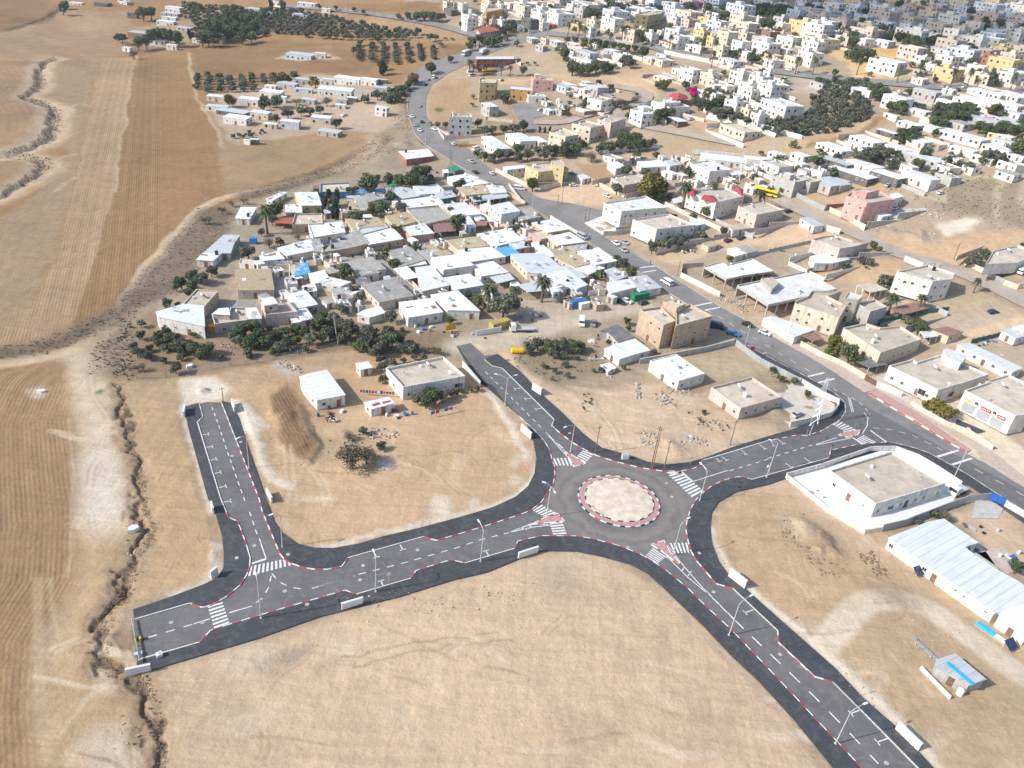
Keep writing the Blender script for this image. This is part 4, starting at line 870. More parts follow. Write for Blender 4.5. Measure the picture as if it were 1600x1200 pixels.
    if win:
        for i in range(n):
            if open_front: break
            p, q = I[i] if par == 0 else Q[i], I[(i + 1) % n] if par == 0 else Q[(i + 1) % n]; d = q - p; Ln = d.length
            if Ln < 2.6: continue
            nrm = Vector((d.y, -d.x)).normalized(); wdir = Matrix.Rotation(ang, 2) @ nrm
            if wdir.dot((c / max(1, c.length))) > 0.25: continue    # walls turned away from the valley side carry few openings
            nw = max(1, int(Ln / (3.6 if not far else 3.4))); az_ = math.atan2(d.y, d.x)
            for f in range(fl):
                for k in range(nw):
                    if rn.random() < 0.13: continue
                    t = (k + 0.5) / nw + rn.uniform(-.04, .04); o = p + d * t; ww = winw if rn.random() < 0.7 else winw * 0.6; hh = 1.1 if ww == winw else 0.6
                    ztop = (h - par) / fl
                    zz = f * ztop + min(1.1, ztop - 1.9) + (0.0 if hh > 1 else 0.45)
                    if zz < 0.3: zz = 0.5
                    if door and f == 0 and k == nw // 2 and i == door_edge(Q, c, ang): 
                        D, hd = door_meshes(); dd = link('door', D, root, (o.x + nrm.x * 0.03, o.y + nrm.y * .03, 0.02), az_)
                        if dist < 330: link('handle', hd, dd)
                        continue
                    if far: link('window', far_win(ww * 1.15, hh * 1.15), root, (o.x, o.y, zz), az_)
                    else:
                        fr, pn = win_meshes(ww, hh); wo = link('window', fr, root, (o.x, o.y, zz), az_); link('pane', pn, wo)
    if patches and par == 0 and area > 25 and not open_front:    # odd sheets nailed over the roof
        for _ in range(rn.randint(1, 4)):
            w1, w2 = rn.uniform(1.2, 3.2), rn.uniform(.8, 1.6); k2 = rn.randrange(n); p = Q[k2] * rn.uniform(.1, .55) + Q[(k2 + 1) % n] * rn.uniform(.05, .3)
            MB().box((p.x, p.y, h + 0.02 - tilt * (p.x - min(cx)) / w_), (w1, w2, .05), rn.choice([0, 0, 1.57, .3])).obj('patch_sheet', roofm(rn.choice('SsGGNs')), root)
        if rn.random() < .6: p = Q[rn.randrange(n)] * .6; kit(root, rn.choice(['wtank', 'dish', 'ac', 'btank']), p.x, p.y, h - .12, rn.uniform(0, 6))
    if gear is None: gear = 1 if (par > 0 and area > 70 and roof in 'CW') or (par == 0 and area > 60 and not open_front and not far and rn.random() < .55 and name == 'house') else 0
    if gear and par > 0:
        x = sorted(p.x for p in Q); y = sorted(p.y for p in Q); mx, my = (x[0] + x[-1]) / 2, (y[0] + y[-1]) / 2; hw, hh_ = (x[-1] - x[0]) * .25, (y[-1] - y[0]) * .25
        kit_heater(root, mx + rn.uniform(-1, 1) * hw, my + rn.uniform(-1, 1) * hh_, top, -ang + R(200) - R(90) + rn.uniform(-.3, .3))
        if rn.random() < 0.5: kit(root, rn.choice(['btank', 'wtank', 'dish', 'wtank']), mx - hw * 1.2, my + rn.uniform(-1, 1) * hh_, top)
        if rn.random() < 0.6: kit(root, 'dish', mx + hw * 1.3, my - hh_, top, rn.uniform(0, 6))
        if rn.random() < 0.6: kit(root, 'ac', mx, my + hh_ * 1.2, top, rn.uniform(0, 6))
    elif gear:
        kit_heater(root, rn.uniform(-1.5, 1.5), rn.uniform(-1, 1), top - 0.1, -ang + R(110))
    if px is None:
        mid = (0, 0)
    if name == 'house': root.name = 'sheet_roofed_house' if roof in 'SsGYUDL' else ('bungalow' if fl == 1 else ('two_storey_house' if fl == 2 else 'apartment_house'))
    root['category'] = cat
    if group: root['group'] = group
    HOUSES.append(dict(root=root, label=label, wall=wall, roof=roof, fl=fl, area=area, pos=Vector((c.x, c.y, z0 + h)), long=max(v.length for v in ed) / max(0.1, area / max(v.length for v in ed)), name=name, cat=cat, h=h))
    root['_Q'] = ''
    del root['_Q']
    return root, Q, ang, top
def door_edge(Q, c, ang):
    n = len(Q); best, bi = -9, 0
    for i in range(n):
        d = Q[(i + 1) % n] - Q[i]
        if d.length < 2.6: continue
        nrm = Matrix.Rotation(ang, 2) @ Vector((d.y, -d.x)).normalized(); s = -nrm.dot(c / max(1, c.length)) * min(d.length, 8)
        if s > best: best, bi = s, i
    return bi
def rows(txt, **kw):
    for ln in txt.strip().splitlines():
        ln = ln.split('#')[0].strip()
        if not ln: continue
        f = [q.strip() for q in ln.split('|')]; f += [''] * (7 - len(f))
        k = dict(kw); par = float(f[4] or 0)
        if f[5]: k['name'] = f[5]; k['cat'] = {'house': 'house', 'shed': 'shed', 'cabin': 'cabin', 'barn': 'barn', 'carport': 'carport', 'canopy': 'canopy', 'villa': 'villa'}.get(f[5].split('_')[-1], f[5].split('_')[-1])
        if f[6]: k['label'] = f[6]
        if k.get('name', '').split('_')[-1] in ('canopy', 'carport'): k['open_front'] = 'all'
        if k.get('name') in ('parking_deck', 'open_canopy'): k['open_front'] = True
        if k.get('name') in ('garage_house', 'shop'): k['win'] = 0
        house(f[0], float(f[1]), f[2], f[3], par, tilt=0.0 if par else 0.18, **k)
def far_rows(crop, txt, rot=None, **kw):
    ox, oy, k = CR[crop]
    for it in txt.split():
        f = it.split(','); x, y, W, H = [float(v) for v in f[:4]]; col = f[4]; roof = f[5] if len(f) > 5 else None
        px, py = ox + x / k, oy + y / k; Wp, Hp = W / k, H / k
        g = G(px, py, 3.0); s = scale_at(g); h = max(2.6, Hp / s * 1.06); g = G(px, py, h); s = scale_at(g); h = max(2.6, min(13.5, Hp / s * 1.06)); w = Wp / s
        rn = random.Random(int(px * 31 + py * 17)); 
        asp = rn.uniform(0.6, 0.95) if roof is None or roof in 'CW' else rn.uniform(0.45, 0.65)
        th = (rot if rot is not None else MAIN_ANG) + rn.uniform(-.14, .14)
        sp = abs(math.cos(th)) + asp * abs(math.sin(th)) if rot is None else 1.0
        a_ = w * 1.12 / max(0.8, sp); b_ = a_ * asp; z = float(T(g.x, g.y))
        if not roof: roof = 'W' if col in 'wb' and rn.random() < .6 else 'C'
        M = Matrix.Rotation(th, 2); cc = g.to_2d(); q = [cc + M @ Vector((sx * a_ / 2, sy * b_ / 2)) for sx, sy in ((-1, -1), (1, -1), (1, 1), (-1, 1))]
        flat = roof in 'CW'
        r = house(q, h, col, roof, 0.6 if flat else 0.0, world=True, z0=z, over=0.1, gear=(1 if flat and rn.random() < .7 else 0), name='house' if flat or h > 3.4 else 'shed', cat='house' if flat or h > 3.4 else 'shed', rnd=rn, **kw)
        if flat and h > 5.5 and rn.random() < 0.7:              # stair head on the roof
            root, Q, ang, top = r; sx = rn.uniform(-.25, .25) * a_; sy = rn.uniform(-.2, .2) * b_; b = MB().box((sx, sy, top + 1.2), (a_ * .3, b_ * .32, 2.4)); b.obj('stair_head', wallm(col), root)
            o = MB().box((sx, sy, top + 2.46), (a_ * .3 + .3, b_ * .32 + .3, 0.12)).obj('stair_head_roof', roofm('W'), root)
MAIN_ANG = 0.0
_a, _b = G(1052, 440), G(1450, 680); MAIN_ANG = math.atan2(_b.y - _a.y, _b.x - _a.x)
# ---------------------------------------------------------------- the old village left of the main road
V = {}
rows('''
C1 675,480 705,415 800,415 760,485|2.7|w|S||cabin|white cabin on the field edge left of the fan palms
C1 865,360 960,318 993,320 905,372|2.6|w|S||cabin|long narrow white cabin above the fan palms
C1 1085,400 1045,322 1180,318 1205,398|3.4|y|S||house|white roofed house with ochre front wall at the village's far left corner
C1 985,398 1083,392 1085,445 988,448|2.5|w|S||shed
C1 920,478 1025,462 1028,518 922,508|2.6|n|T||tiled_canopy|red tiled garden canopy beside the fan palms
C1 1033,520 1050,458 1205,455 1208,512|3.3|t|C|0.5|house
C1 1155,294 1158,275 1190,275 1193,294|3.6|n|N||shed|small rust brown shed beside the blue walled house
C1 1210,315 1212,270 1375,262 1388,315|3.2|e|C|0.5|house|beige roofed house with deep blue front wall
C1 1425,308 1600,298 1605,318 1432,326|2.3|g|B||canopy|long blue tarpaulin canopy behind the tall village trees
C1 1370,345 1445,338 1470,362 1375,375|2.7|g|s||shed
C1 1385,375 1440,372 1455,435 1375,440|2.7|c|Y||shed
C1 1441,371 1495,370 1503,430 1458,434|2.6|g|G||shed
C1 1452,345 1590,312 1632,350 1500,380|2.9|c|G||house
C1 485,690 600,590 695,592 660,640 640,695|2.9|g|s||barn|long grey metal barn on the field edge with open dark side
C1 430,740 470,697 580,700 530,745|2.9|w|S||cabin|white cabin joined to the end of the long grey barn
C1 820,715 935,690 975,735 845,745|2.4|w|S||shed
C1 700,765 705,737 790,748 785,778|1.9|w|C|0.3|shed
C1 940,665 1135,615 1165,680 1000,710|3|c|S||house
C1 1136,614 1195,612 1222,690 1168,690|2.9|c|G||house
C1 1165,600 1135,525 1330,500 1350,570|3|w|W|0.2|house
C1 1365,490 1555,478 1600,530 1410,548|2.9|c|Y||house
C1 1010,785 1040,770 1055,835 1022,832|2.5|p|C||shed
C1 1058,775 1115,757 1137,820 1042,842|2.7|w|B||shed|shed under a bright blue sheet beside the paved yard
C1 690,930 675,805 885,800 905,925|3.2|c|Y||reed_roofed_barn|broad barn with brown reed roof and red cloth hanging in front
C1 1130,830 1225,808 1262,870 1165,890|2.7|w|S||house
C1 1090,905 1165,890 1180,935 1100,945|2.3|w|S||shed
C1 1275,930 1370,920 1405,975 1310,1000|2.6|w|G||shed
C1 1420,850 1495,840 1520,880 1440,900|2.3|d|D||shed|small shed with dark slate blue cover beside the round tree
C1 183,1068 345,1020 462,1030 468,1148 196,1095|4.6|w|U||metal_barn|large white metal barn with skewed roof at the olive grove
C1 348,1018 430,930 555,940 465,1040|3.8|t|C|0.3|house|beige flat house right behind the large white metal barn
C1 530,1078 570,1045 625,1040 635,1082|4.6|z|S||house|white roofed stair block at the left end of the grey walled terrace house
C1 550,1140 532,1082 636,1084 640,1045 735,1045 755,1115|3.3|g|C|0.8|house|terrace house with corrugated grey front wall above the dense trees
C1 758,1112 735,1045 800,1040 835,1108|3.5|w|S||house
C1 865,1085 838,1010 990,995 1050,1068|4.0|z|C|0.9|house|beige house with walled roof terrace left of the grey white roof
C1 850,1025 832,985 905,975 935,1012|6.2|z|S||house|boxy white topped upper room on the beige terrace house
C1 980,960 1110,935 1180,1020 1050,1045|2.8|w|W||house
C1 1052,1060 1110,1042 1160,1110 1080,1125|2.6|w|S||house
C1 1015,1110 1048,1096 1078,1130 1035,1136|2.2|w|S||shed
C2 235,1080 280,1055 370,1030 405,1070 310,1100|2.8|w|S||cabin|white cabin with bent roof standing among the olive trees
C2 435,310 500,290 560,295 620,340 520,356|3|g|s||house
C2 585,285 730,270 785,320 620,335|3.1|w|S||house
C2 715,325 820,308 848,345 750,360|3.2|f|s||house|grey roofed house with dark green wall near the village corner
C2 515,370 730,343 768,395 550,415|2.9|c|S||house
C2 800,225 920,208 985,232 910,262 830,250|2.8|w|S||house
C2 895,275 985,238 1040,255 1050,262 900,284|3.0|b|S||house
C2 860,290 1020,278 1065,325 915,338|3|c|Y||house
C2 1040,275 1140,282 1168,318 1075,325|2.8|w|W||house
C2 945,346 1145,324 1172,340 1160,352 970,376|2.7|w|s||canopy
C2 555,430 750,415 820,480 640,520|3.1|c|G|0.3|house
C2 755,400 900,385 1000,455 855,470|3|w|W|0.2|house
C2 875,475 935,475 975,532 930,542|2.7|b|S||house
C2 980,502 1040,500 1042,524 982,528|2.4|r|N||shed
C2 1135,455 1068,405 1180,380 1245,437|5.6|w|S||house|tall white box of a house raised on dark posts by the road junction
C2 1000,400 1065,380 1068,440 1020,425|2.8|w|W||house
C2 1246,430 1320,422 1372,472 1242,498|3.2|g|G||house|grey walled building on the road junction with the tall pole
C2 165,490 340,480 390,525 210,550|3|c|Y||house
C2 410,470 540,445 600,500 470,535|3|c|Y||house
C2 525,540 650,515 708,575 575,590|3.3|p|S||house|white roofed house with dull pink walls facing the lane
C2 270,590 450,545 512,610 310,642|3.3|t|S||house|white roofed house with tan wall and dark gate on the lane
C2 95,625 230,560 305,640 175,668 30,690|3.1|t|G||house
C2 200,555 400,518 420,540 235,590|2.8|w|s||shed
C2 710,520 840,508 845,560 722,572|2.5|r|N||canopy
C2 655,655 740,640 820,700 720,722|3|c|Y||house
C2 600,675 653,656 718,724 700,762|2.9|g|G||house
C2 800,620 980,600 1045,655 865,676|3.1|c|Y||house
C2 866,680 1062,660 1150,718 940,752|3|w|S||house
C2 430,690 560,665 650,740 500,782|2.9|c|G||house
C2 500,784 650,742 665,768 590,778|2.6|w|W||canopy
C2 465,800 540,780 612,850 530,865|2.7|w|S||carport
C2 640,930 600,795 700,782 800,895|3.4|c|S||house|white roofed cream house with long facade at the alley's foot
C2 775,800 700,730 870,705 955,770|4.6|w|S||house|taller white box house in the middle of the village
C2 785,855 935,830 1020,895 850,927|3.4|b|S||house
C2 955,780 1080,750 1172,815 1010,842|3.1|w|S||house
C2 1060,842 1180,825 1212,862 1112,885|2.6|n|s||canopy
C2 150,760 320,725 405,800 232,830|3|c|G||house
C2 225,800 330,782 368,820 262,840|3.2|w|G||shed
C2 265,900 460,860 575,965 372,1005|3.1|c|G||house|broad grey corrugated roof house near the white cabin
C2 555,1100 500,1010 690,985 760,1065|3.7|w|S||house|big white roofed house, left of the pair by the yellow container
C2 800,1050 700,960 860,935 990,1055|3.5|w|S||house|big white roofed house, right of the pair by the yellow container
C2 1240,900 1350,880 1405,935 1300,945|2.9|g|s||carport|grey roofed carport between the two date palms
C2 1010,597 1190,562 1260,618 1110,650 1020,610|3.1|w|S||house
C2 985,580 1150,550 1175,568 1000,594|2.8|w|S||house
C2 1105,672 1190,660 1240,698 1160,720|2.6|w|B||canopy|two bright blue awnings joined above a courtyard
C2 1176,640 1262,620 1310,660 1225,676|2.8|p|s||house
C2 1300,812 1200,710 1400,705 1512,795 1360,822|3.6|c|U||house|large metal roofed house with cream wall and roof windows
C2 1325,640 1370,632 1470,712 1425,725|2.7|w|S||house
C3 190,830 330,795 465,895 395,920|3.2|b|U||house|light metal roofed house behind the right date palm
C3 285,900 350,880 382,910 320,932|2.4|g|D||shed
C3 272,722 380,692 500,760 390,786|3.1|c|Y||house
C3 415,690 540,665 650,745 520,770|3.1|w|S||house
C3 350,656 460,645 500,678 400,690|2.9|w|G||house
C3 130,512 250,490 352,550 222,572|3.1|y|S||house
C3 110,576 200,560 262,600 180,616|3|p|C|0.2|house
C3 225,602 360,572 452,630 290,652|3.1|y|S||house
C3 232,660 345,650 385,690 272,716|2.9|c|Y||house
C3 390,790 500,765 577,790 480,830|3|t|S||house
C3 300,786 382,778 462,845 400,862|2.8|g|s||shed
C3 572,812 640,792 722,840 642,870|2.9|w|s||house
C3 600,885 740,862 800,905 622,952|3.1|w|S||house|white roofed house right of the red tents with dark open front
C3 735,852 840,840 930,910 802,932|3.2|w|s||house|pale grey roofed house on the road bend above the green container
C2 545,110 500,65 670,52 705,92|3|r|S||shed|white roofed shed with dark brick wall beside the main road bend
C2 800,162 855,152 882,180 808,190|2.8|f|K||canopy|green canopy beside the main road above the village
C2 765,180 800,176 806,196 770,200|2.4|b|S||shed
C2 440,268 470,262 490,272 400,290|2.4|w|K||canopy
C2 160,945 215,910 270,920 200,960|2.7|w|S||shed
C2 75,925 175,915 205,965 110,990|2.7|w|G||shed
C2 0,880 60,850 190,880 130,905|2.9|w|W|0.3|house
''', grow=1.09, patches=1)
# ---------------------------------------------------------------- sheds, plots and houses round the new roads
rows('''
C5 1088,480 1068,430 1130,408 1245,388 1362,548 1178,582|3.4|w|S||metal_barn|white metal barn with blue sheeting in its front, beside the plough strip
C5 1420,350 1500,334 1532,372 1450,392|2.6|w|S||shed|small white roofed hut with blue doorway behind the white barn
C6 520,500 412,380 770,308 908,430|4.3|w|C|0.7|flat_roofed_house|white house with beige walled roof beside the centre road
C6 318,635 272,590 430,560 468,598|2.7|w|S||shed|small white shed with two red roof sheets beside the washing line
C7 595,150 548,145 660,102 775,188 665,222|3|g|D||shed|black roofed shed left of the brick coloured building
C7 672,322 575,255 690,215 770,195 868,268 770,292|2.9|w|S||shed|two part white roofed shed in front of the black roofed one
C7 1042,462 862,335 1025,292 1205,415|3.5|w|W|0.15|house|plain white roofed bungalow with square windows in the sandy plot
C7 550,360 612,342 655,375 600,400|1.6|w|S||shed|battered little white shed among rubble by the scrub
C7 1430,632 1245,500 1500,437 1690,560|3.9|z|C|0.6|house|beige bungalow with solar heater above the north pavement
''')
# the brick coloured three storey building by the main road
rows('''
C3 800,1055 930,1035 1022,1125 948,1152|8.8|t|C|0.7|apartment_building|brick coloured three storey apartment building beside the main road
C3 1024,1156 1025,1055 1112,1020 1252,1095|8.8|t|C|0.7|apartment_building|right wing of the brick coloured apartment building beside the main road
C3 945,1000 1010,985 1085,1018 1030,1045|10.6|t|C|0.3|stair_tower|square stair tower standing behind the brick coloured apartment building
''', gear=1)
rows('''
C3 685,440 575,385 840,345 970,415|7.4|w|W|0.7|commercial_building|white two storey building with white forecourt at the junction
C3 905,552 755,490 980,455 1145,525|7.0|w|C|0.7|villa|cream villa with wavy parapet next to the white junction building
C3 165,195 85,150 265,128 355,172|6.8|y|C|0.6|apartment_building|mustard yellow two storey building above the main road
C3 250,150 245,122 300,115 330,140 325,168|9.0|y|C|0.2|stair_tower|yellow stair tower on the mustard building's rear corner
C3 -60,160 80,150 78,168 -30,180|3.0|w|S||shed|long white roofed shed joined to the mustard yellow building
C3 702,278 618,228 770,200 858,250|3.6|z|C|0.5|house|beige bungalow with deep porch left of the tall yellowing tree
C3 595,135 660,128 715,160 650,172|2.8|w|S||shed
C3 780,128 930,118 985,155 825,168|3|w|S||house
C3 950,122 1030,112 1062,145 985,156|3|w|s||house
C3 400,215 450,203 495,228 440,242|2.4|w|S||shed|low white roofed shed at the sandy lot's upper edge
C3 1237,192 1115,137 1240,120 1372,180|5.2|w|W|0.6|villa|white house with bluish shade left of the lattice mast
C3 1355,195 1420,185 1448,205 1378,215|2.6|w|S||canopy
C3 1275,385 1095,312 1330,290 1452,345|7.4|w|C|0.7|villa|white two storey villa with crimson roof corners
C3 1000,362 1060,345 1092,375 1012,392|2.7|w|S||canopy
C3 1530,462 1415,405 1562,372 1700,430|6.2|z|C|0.6|house|beige stone house with outside staircase right of the crimson roofed villa
C3 1358,535 1430,510 1495,540 1380,562|2.8|w|C||shed|low beige annex wall garage before the beige stone house
C3 1340,865 1200,785 1310,755 1345,775 1500,735 1640,815 1445,842|4.0|g|W|0.3|open_canopy|broad white roof on slim concrete columns within a walled plot
C3 1345,675 1400,662 1470,700 1395,722|2.6|w|S||shed|white roofed half of the double shed above the walled plot
C3 1402,660 1460,650 1540,685 1472,700|2.6|g|G||shed|grey roofed half of the double shed above the walled plot
C3 1185,640 1250,620 1310,645 1230,665|2.2|c|Y||shed|ruined mud coloured shed in the sandy plot
C3 1110,470 1190,500 1215,515 1140,530|3|b|S||shed
F1 1070,512 810,350 1375,235 1640,380 1400,440|4.4|g|W|0.45|parking_deck|unfinished grey concrete deck with columns and bare walls
F1 1100,385 1010,290 1100,278 1165,330|6.4|k|C|0.2|stair_tower|bare concrete stair head on the unfinished grey deck
F2 440,440 340,480 330,500 700,620 760,520 600,440 720,400 470,395|7.2|c|C|0.8|villa|big cream villa with rounded corner tower beside the unfinished deck
F2 860,470 740,460 780,400 900,440|9.0|c|W|0.5|villa_tower|square roof room standing on the big cream villa
F2 850,500 1000,470 1100,530 960,570|6.4|g|C|0.7|villa_wing|shaded grey rear wing of the big cream villa
F2 850,345 970,318 1110,380 960,412|3.4|w|C||garden_canopy
F2 1480,318 1180,235 1440,180 1660,250 1640,300|8.2|w|C|0.6|villa|large bright white villa with two roof heaters by the brown pergola
F4 -90,830 60,790 240,780 420,850 620,870 440,920 260,945 130,905 110,890|5.4|z|C|0.7|house|tan walled house with white roof room at the street corner
F4 -120,1040 60,1000 270,1000 390,1075 160,1130 -60,1130|3.0|w|S||shed|white sheet roofed building below the tan corner house
F4 0,120 60,90 200,50 400,100 280,150 150,170|3.4|s|s||shed
F4 -10,620 60,640 -120,560|2|w|S||shed
'''.replace('|s|s||shed', '|g|s||shed').replace('F4 -10,620 60,640 -120,560|2|w|S||shed\n', ''))
rows('''
C4 200,480 255,475 355,525 290,535|3.0|w|s||shed|white metal storage hall along the second street
F2 1160,555 1130,535 1390,478 1475,535 1240,590|3.0|n|N||pergola_canopy|brown tiled pergola along the green fence by the bright white villa
F2 1470,715 1600,690 1740,740 1620,770|3.2|c|N||house|brown roofed garden house beside the dirt lot
F2 1370,735 1470,715 1530,770 1410,790|2.9|w|W||canopy
F2 1045,912 735,705 920,665 1040,705 1210,690 1385,800|5.2|c|C|0.7|villa|cream bungalow with slotted parapet behind the round green tree
F2 820,970 960,935 1110,1005 950,1040|2.8|g|D||carport|grey roofed carport with posters before the slotted parapet bungalow
F2 370,760 490,750 580,790 480,815|2.6|c|N||canopy
F2 60,620 140,600 500,720 330,780 210,700|3.0|w|W||shop|low white shop building with turquoise edge along the main road
F3 745,825 250,585 490,520 530,548 780,470 1245,670 1000,750|5.0|w|C|0.6|villa|broad white bungalow with barred window by the red kerb
F3 790,420 830,400 1040,480 970,560 830,500|6.4|w|W||stair_tower|white stair room on the far edge of the broad white bungalow
F3 1510,1085 1005,830 1250,745 1210,740 1440,670 1700,800 1660,1060|6.2|w|C|0.6|garage_house|white house with three grey garage doors and red signs
F3 930,365 1050,350 1590,600 1490,640|3.2|w|U||long_shed|long narrow light roofed shed behind the broad white bungalow
F3 1365,235 1500,195 1700,260 1520,310|2.8|w|s||shed|pale grey shed at the right edge of the rubbish strewn lot
F3 1480,190 1620,170 1720,210 1600,240|2.9|w|S||shed
E5 675,430 385,220 775,100 1110,300|4.4|w|C|0.6|house|white house with beige roof inside the white walled compound
E5 750,640 1000,540 1100,520 1320,670 1235,695 1260,720 1440,840 1560,905 1760,1040 1420,1110|3.2|w|U||long_house|long gleaming white sheet roofed house at the right edge
E7 1385,315 1440,285 1700,190 1900,350 1640,490|3.5|w|S||house|white roofed block cut by the photo's right edge
C4 1360,770 1410,685 1560,652 1700,700 1560,760|4.2|w|C|0.6|house|white house with bare roof at the right edge above the second street
E7 865,765 870,690 1030,640 1290,860 1150,910|2.7|g|s||shed|grey sheet shed with a blue roof stripe in the bottom right plot
''')
# pink house
rows('''
F4 450,270 420,270 545,310 600,370 350,290|7|p|C|0.6|villa
'''.replace('F4 450,270 420,270 545,310 600,370 350,290|7|p|C|0.6|villa', 'F4 600,375 345,285 440,215 660,250 740,215 960,330 830,345 640,375|8.6|p|C|0.7|villa|pink two storey villa with crenellated parapet beside the second street') + '''
F4 600,250 420,215 520,195 760,215|11|p|C|0.4|stair_tower|pink roof room standing on the pink villa
F4 880,260 990,245 1060,290 950,320|4.5|w|S||shed|white shed behind the pink villa
F4 700,510 800,490 925,520 790,550|3|w|S||shed|small white outbuilding in front of the pink villa
''')
# ---------------------------------------------------------------- the far side: upper quarter, town on the rise, farmsteads in the fields
far_rows('D3', '540,10,90,60,c 590,20,60,50,c 660,20,80,70,w 740,70,110,30,g,D 870,30,110,60,w 980,30,90,60,w 1170,40,110,90,c 1050,20,90,40,w 1250,70,120,60,w 1330,50,110,60,w 1290,10,120,50,c 1420,20,110,50,c 1480,100,210,90,w 1570,30,80,60,w 710,140,110,90,w 830,140,80,60,w 905,155,90,60,z 990,160,80,60,w 1330,180,90,60,w 1220,150,140,80,d,D 1130,215,80,40,w 1410,200,80,30,r,R 560,75,120,30,d,D 885,870,140,80,g,S 1500,712,150,35,b,L')
far_rows('D3', '1145,735,160,80,o,S 1270,790,130,45,w 1320,650,150,80,p 960,995,200,70,y', rot=0.15)
far_rows('D7', '900,520,170,50,w,S 950,565,220,60,w,S 1140,500,240,60,w,S 1290,520,150,25,w,S')
far_rows('D4', '390,30,150,50,w 290,20,90,50,w 450,20,80,50,c 530,15,90,50,b 580,140,170,100,w 420,160,110,60,c 400,220,80,70,w 290,200,130,40,y 840,55,190,50,b 740,250,130,80,c 815,235,70,90,c 900,270,110,70,w 985,250,70,60,c 1090,130,110,70,w 1200,150,150,60,z 1340,140,100,50,y 1310,190,80,50,w 1130,220,90,50,c 1130,290,150,80,w 1250,295,100,60,w 1410,300,80,70,y 1530,225,120,90,t 1490,375,120,80,c 1280,380,170,35,w,S 1050,350,150,30,c,T 1100,40,170,60,b 1280,20,160,30,r,R 1240,90,90,40,w 1440,90,100,40,w 700,60,130,50,b 780,95,90,60,w 930,15,90,40,b 640,10,100,40,b 1380,30,90,40,b')
far_rows('D4', '110,340,130,30,g,S 260,360,120,25,g,S 430,362,90,30,w 360,425,180,50,g,s 560,410,150,40,g,S 660,445,140,50,w 255,425,80,35,w 270,480,80,30,w,S 375,503,170,25,w,S 1230,565,160,100,w 1120,575,90,40,w,S 1000,640,150,30,c,S 1390,600,110,30,b,s 320,730,160,35,w 450,712,170,55,g,W 470,820,190,60,w 835,925,200,90,w 1110,990,150,35,d,S 1060,860,280,70,w')
far_rows('D5', '190,705,130,60,w 270,830,160,80,w 400,745,110,80,w 470,625,150,90,w 565,690,190,120,w 660,845,280,110,w 310,1060,290,55,c 30,140,100,60,y 330,120,180,80,c 460,140,100,50,w 310,55,140,40,b,S 170,90,100,30,w 210,230,140,90,t 335,240,100,60,n 60,50,120,50,b 780,70,140,80,b 840,165,200,80,y 640,185,150,50,w 1050,80,170,60,b 1040,165,150,90,b 890,230,90,50,w 560,255,130,50,n 90,300,60,60,y 320,335,140,80,w 530,345,190,90,w 150,390,100,80,c 720,300,190,60,w 930,335,160,90,w 900,425,170,100,w 760,465,140,60,c 680,405,130,30,w,S 230,495,180,30,w,S 580,490,150,50,w 360,425,110,60,w 1290,30,120,70,b 1420,20,120,50,b 1520,165,160,90,b 1150,45,120,30,b 830,15,110,50,b 1560,70,100,60,w 1340,115,130,30,b 1350,315,130,60,w 1100,255,100,50,b 560,20,100,40,b 680,20,90,40,b 960,20,90,40,b')
far_rows('D6', '200,50,130,60,b 520,85,120,60,w 690,45,130,60,t 860,55,150,50,p 630,185,100,90,b 740,215,110,80,b 820,150,120,50,b 1020,115,200,80,w 1200,175,130,80,w 1030,235,150,80,w 820,265,170,80,w 1010,315,210,90,c 1190,295,200,90,w 1330,100,200,70,z 1490,90,170,60,b 1480,190,200,40,w 1390,245,160,50,b 600,262,170,40,b,S 770,465,100,50,w 900,402,160,30,w,S 985,455,180,70,w 1450,475,210,100,y 1340,445,110,80,r 1500,525,170,40,g,D 990,560,200,90,y 830,530,110,50,w 740,585,90,40,g,s 740,650,120,40,w 1250,605,190,80,c 1490,595,170,80,w 560,800,200,90,w,S 800,750,180,60,g,s 985,740,100,30,w 1310,762,250,25,w,S 1500,790,200,25,w,S 1230,835,300,50,w,S 960,835,130,50,w,S 1460,855,260,45,w,S 720,912,190,35,w,S 500,952,110,40,w,S 1290,985,250,40,g,s 1510,1000,220,45,g,s 660,1022,170,30,w,S 830,1045,140,30,w,S 470,1092,150,35,d,S 1100,1120,330,35,w,S 1420,1120,180,25,y,S 1440,1165,150,30,b,L 300,1155,240,35,w,S 1100,45,110,50,b 1240,25,130,40,w 1390,30,110,40,b 1520,30,110,40,w 100,100,120,50,b 640,100,100,50,b 930,30,90,40,b 60,30,110,30,b')
far_rows('C4', '420,35,180,20,w,S 560,18,120,15,w,S 430,120,190,35,d,s 610,142,190,25,w,S 540,192,260,25,d,S 760,205,200,40,d,S 960,212,180,55,w,S 980,95,240,35,g,S 60,138,180,45,w 140,225,200,80,g 245,235,150,60,g 420,250,170,35,g,s 1350,100,120,30,w,S 1560,90,100,30,w,S 1230,45,140,25,w,S 820,40,130,15,w,S 1450,40,160,20,w,S 60,75,100,20,w,S', rot=None)
far_rows('C3', '1335,107,260,35,w,S 1560,112,180,35,w,S', rot=0.0)
far_rows('D1', '780,5,60,20,w 640,15,80,25,d,D 480,15,70,20,w,S 1090,42,90,30,w,S 1060,105,80,15,w,S 1040,130,95,25,w,S 880,200,120,30,n,s 990,248,95,25,w,S 795,295,50,20,w,S 830,78,55,25,d,D 1155,170,80,20,g,s 1225,203,65,30,r,T 1250,237,65,20,w 1075,278,60,25,w,S 1070,80,100,15,g,s', rot=-0.1)
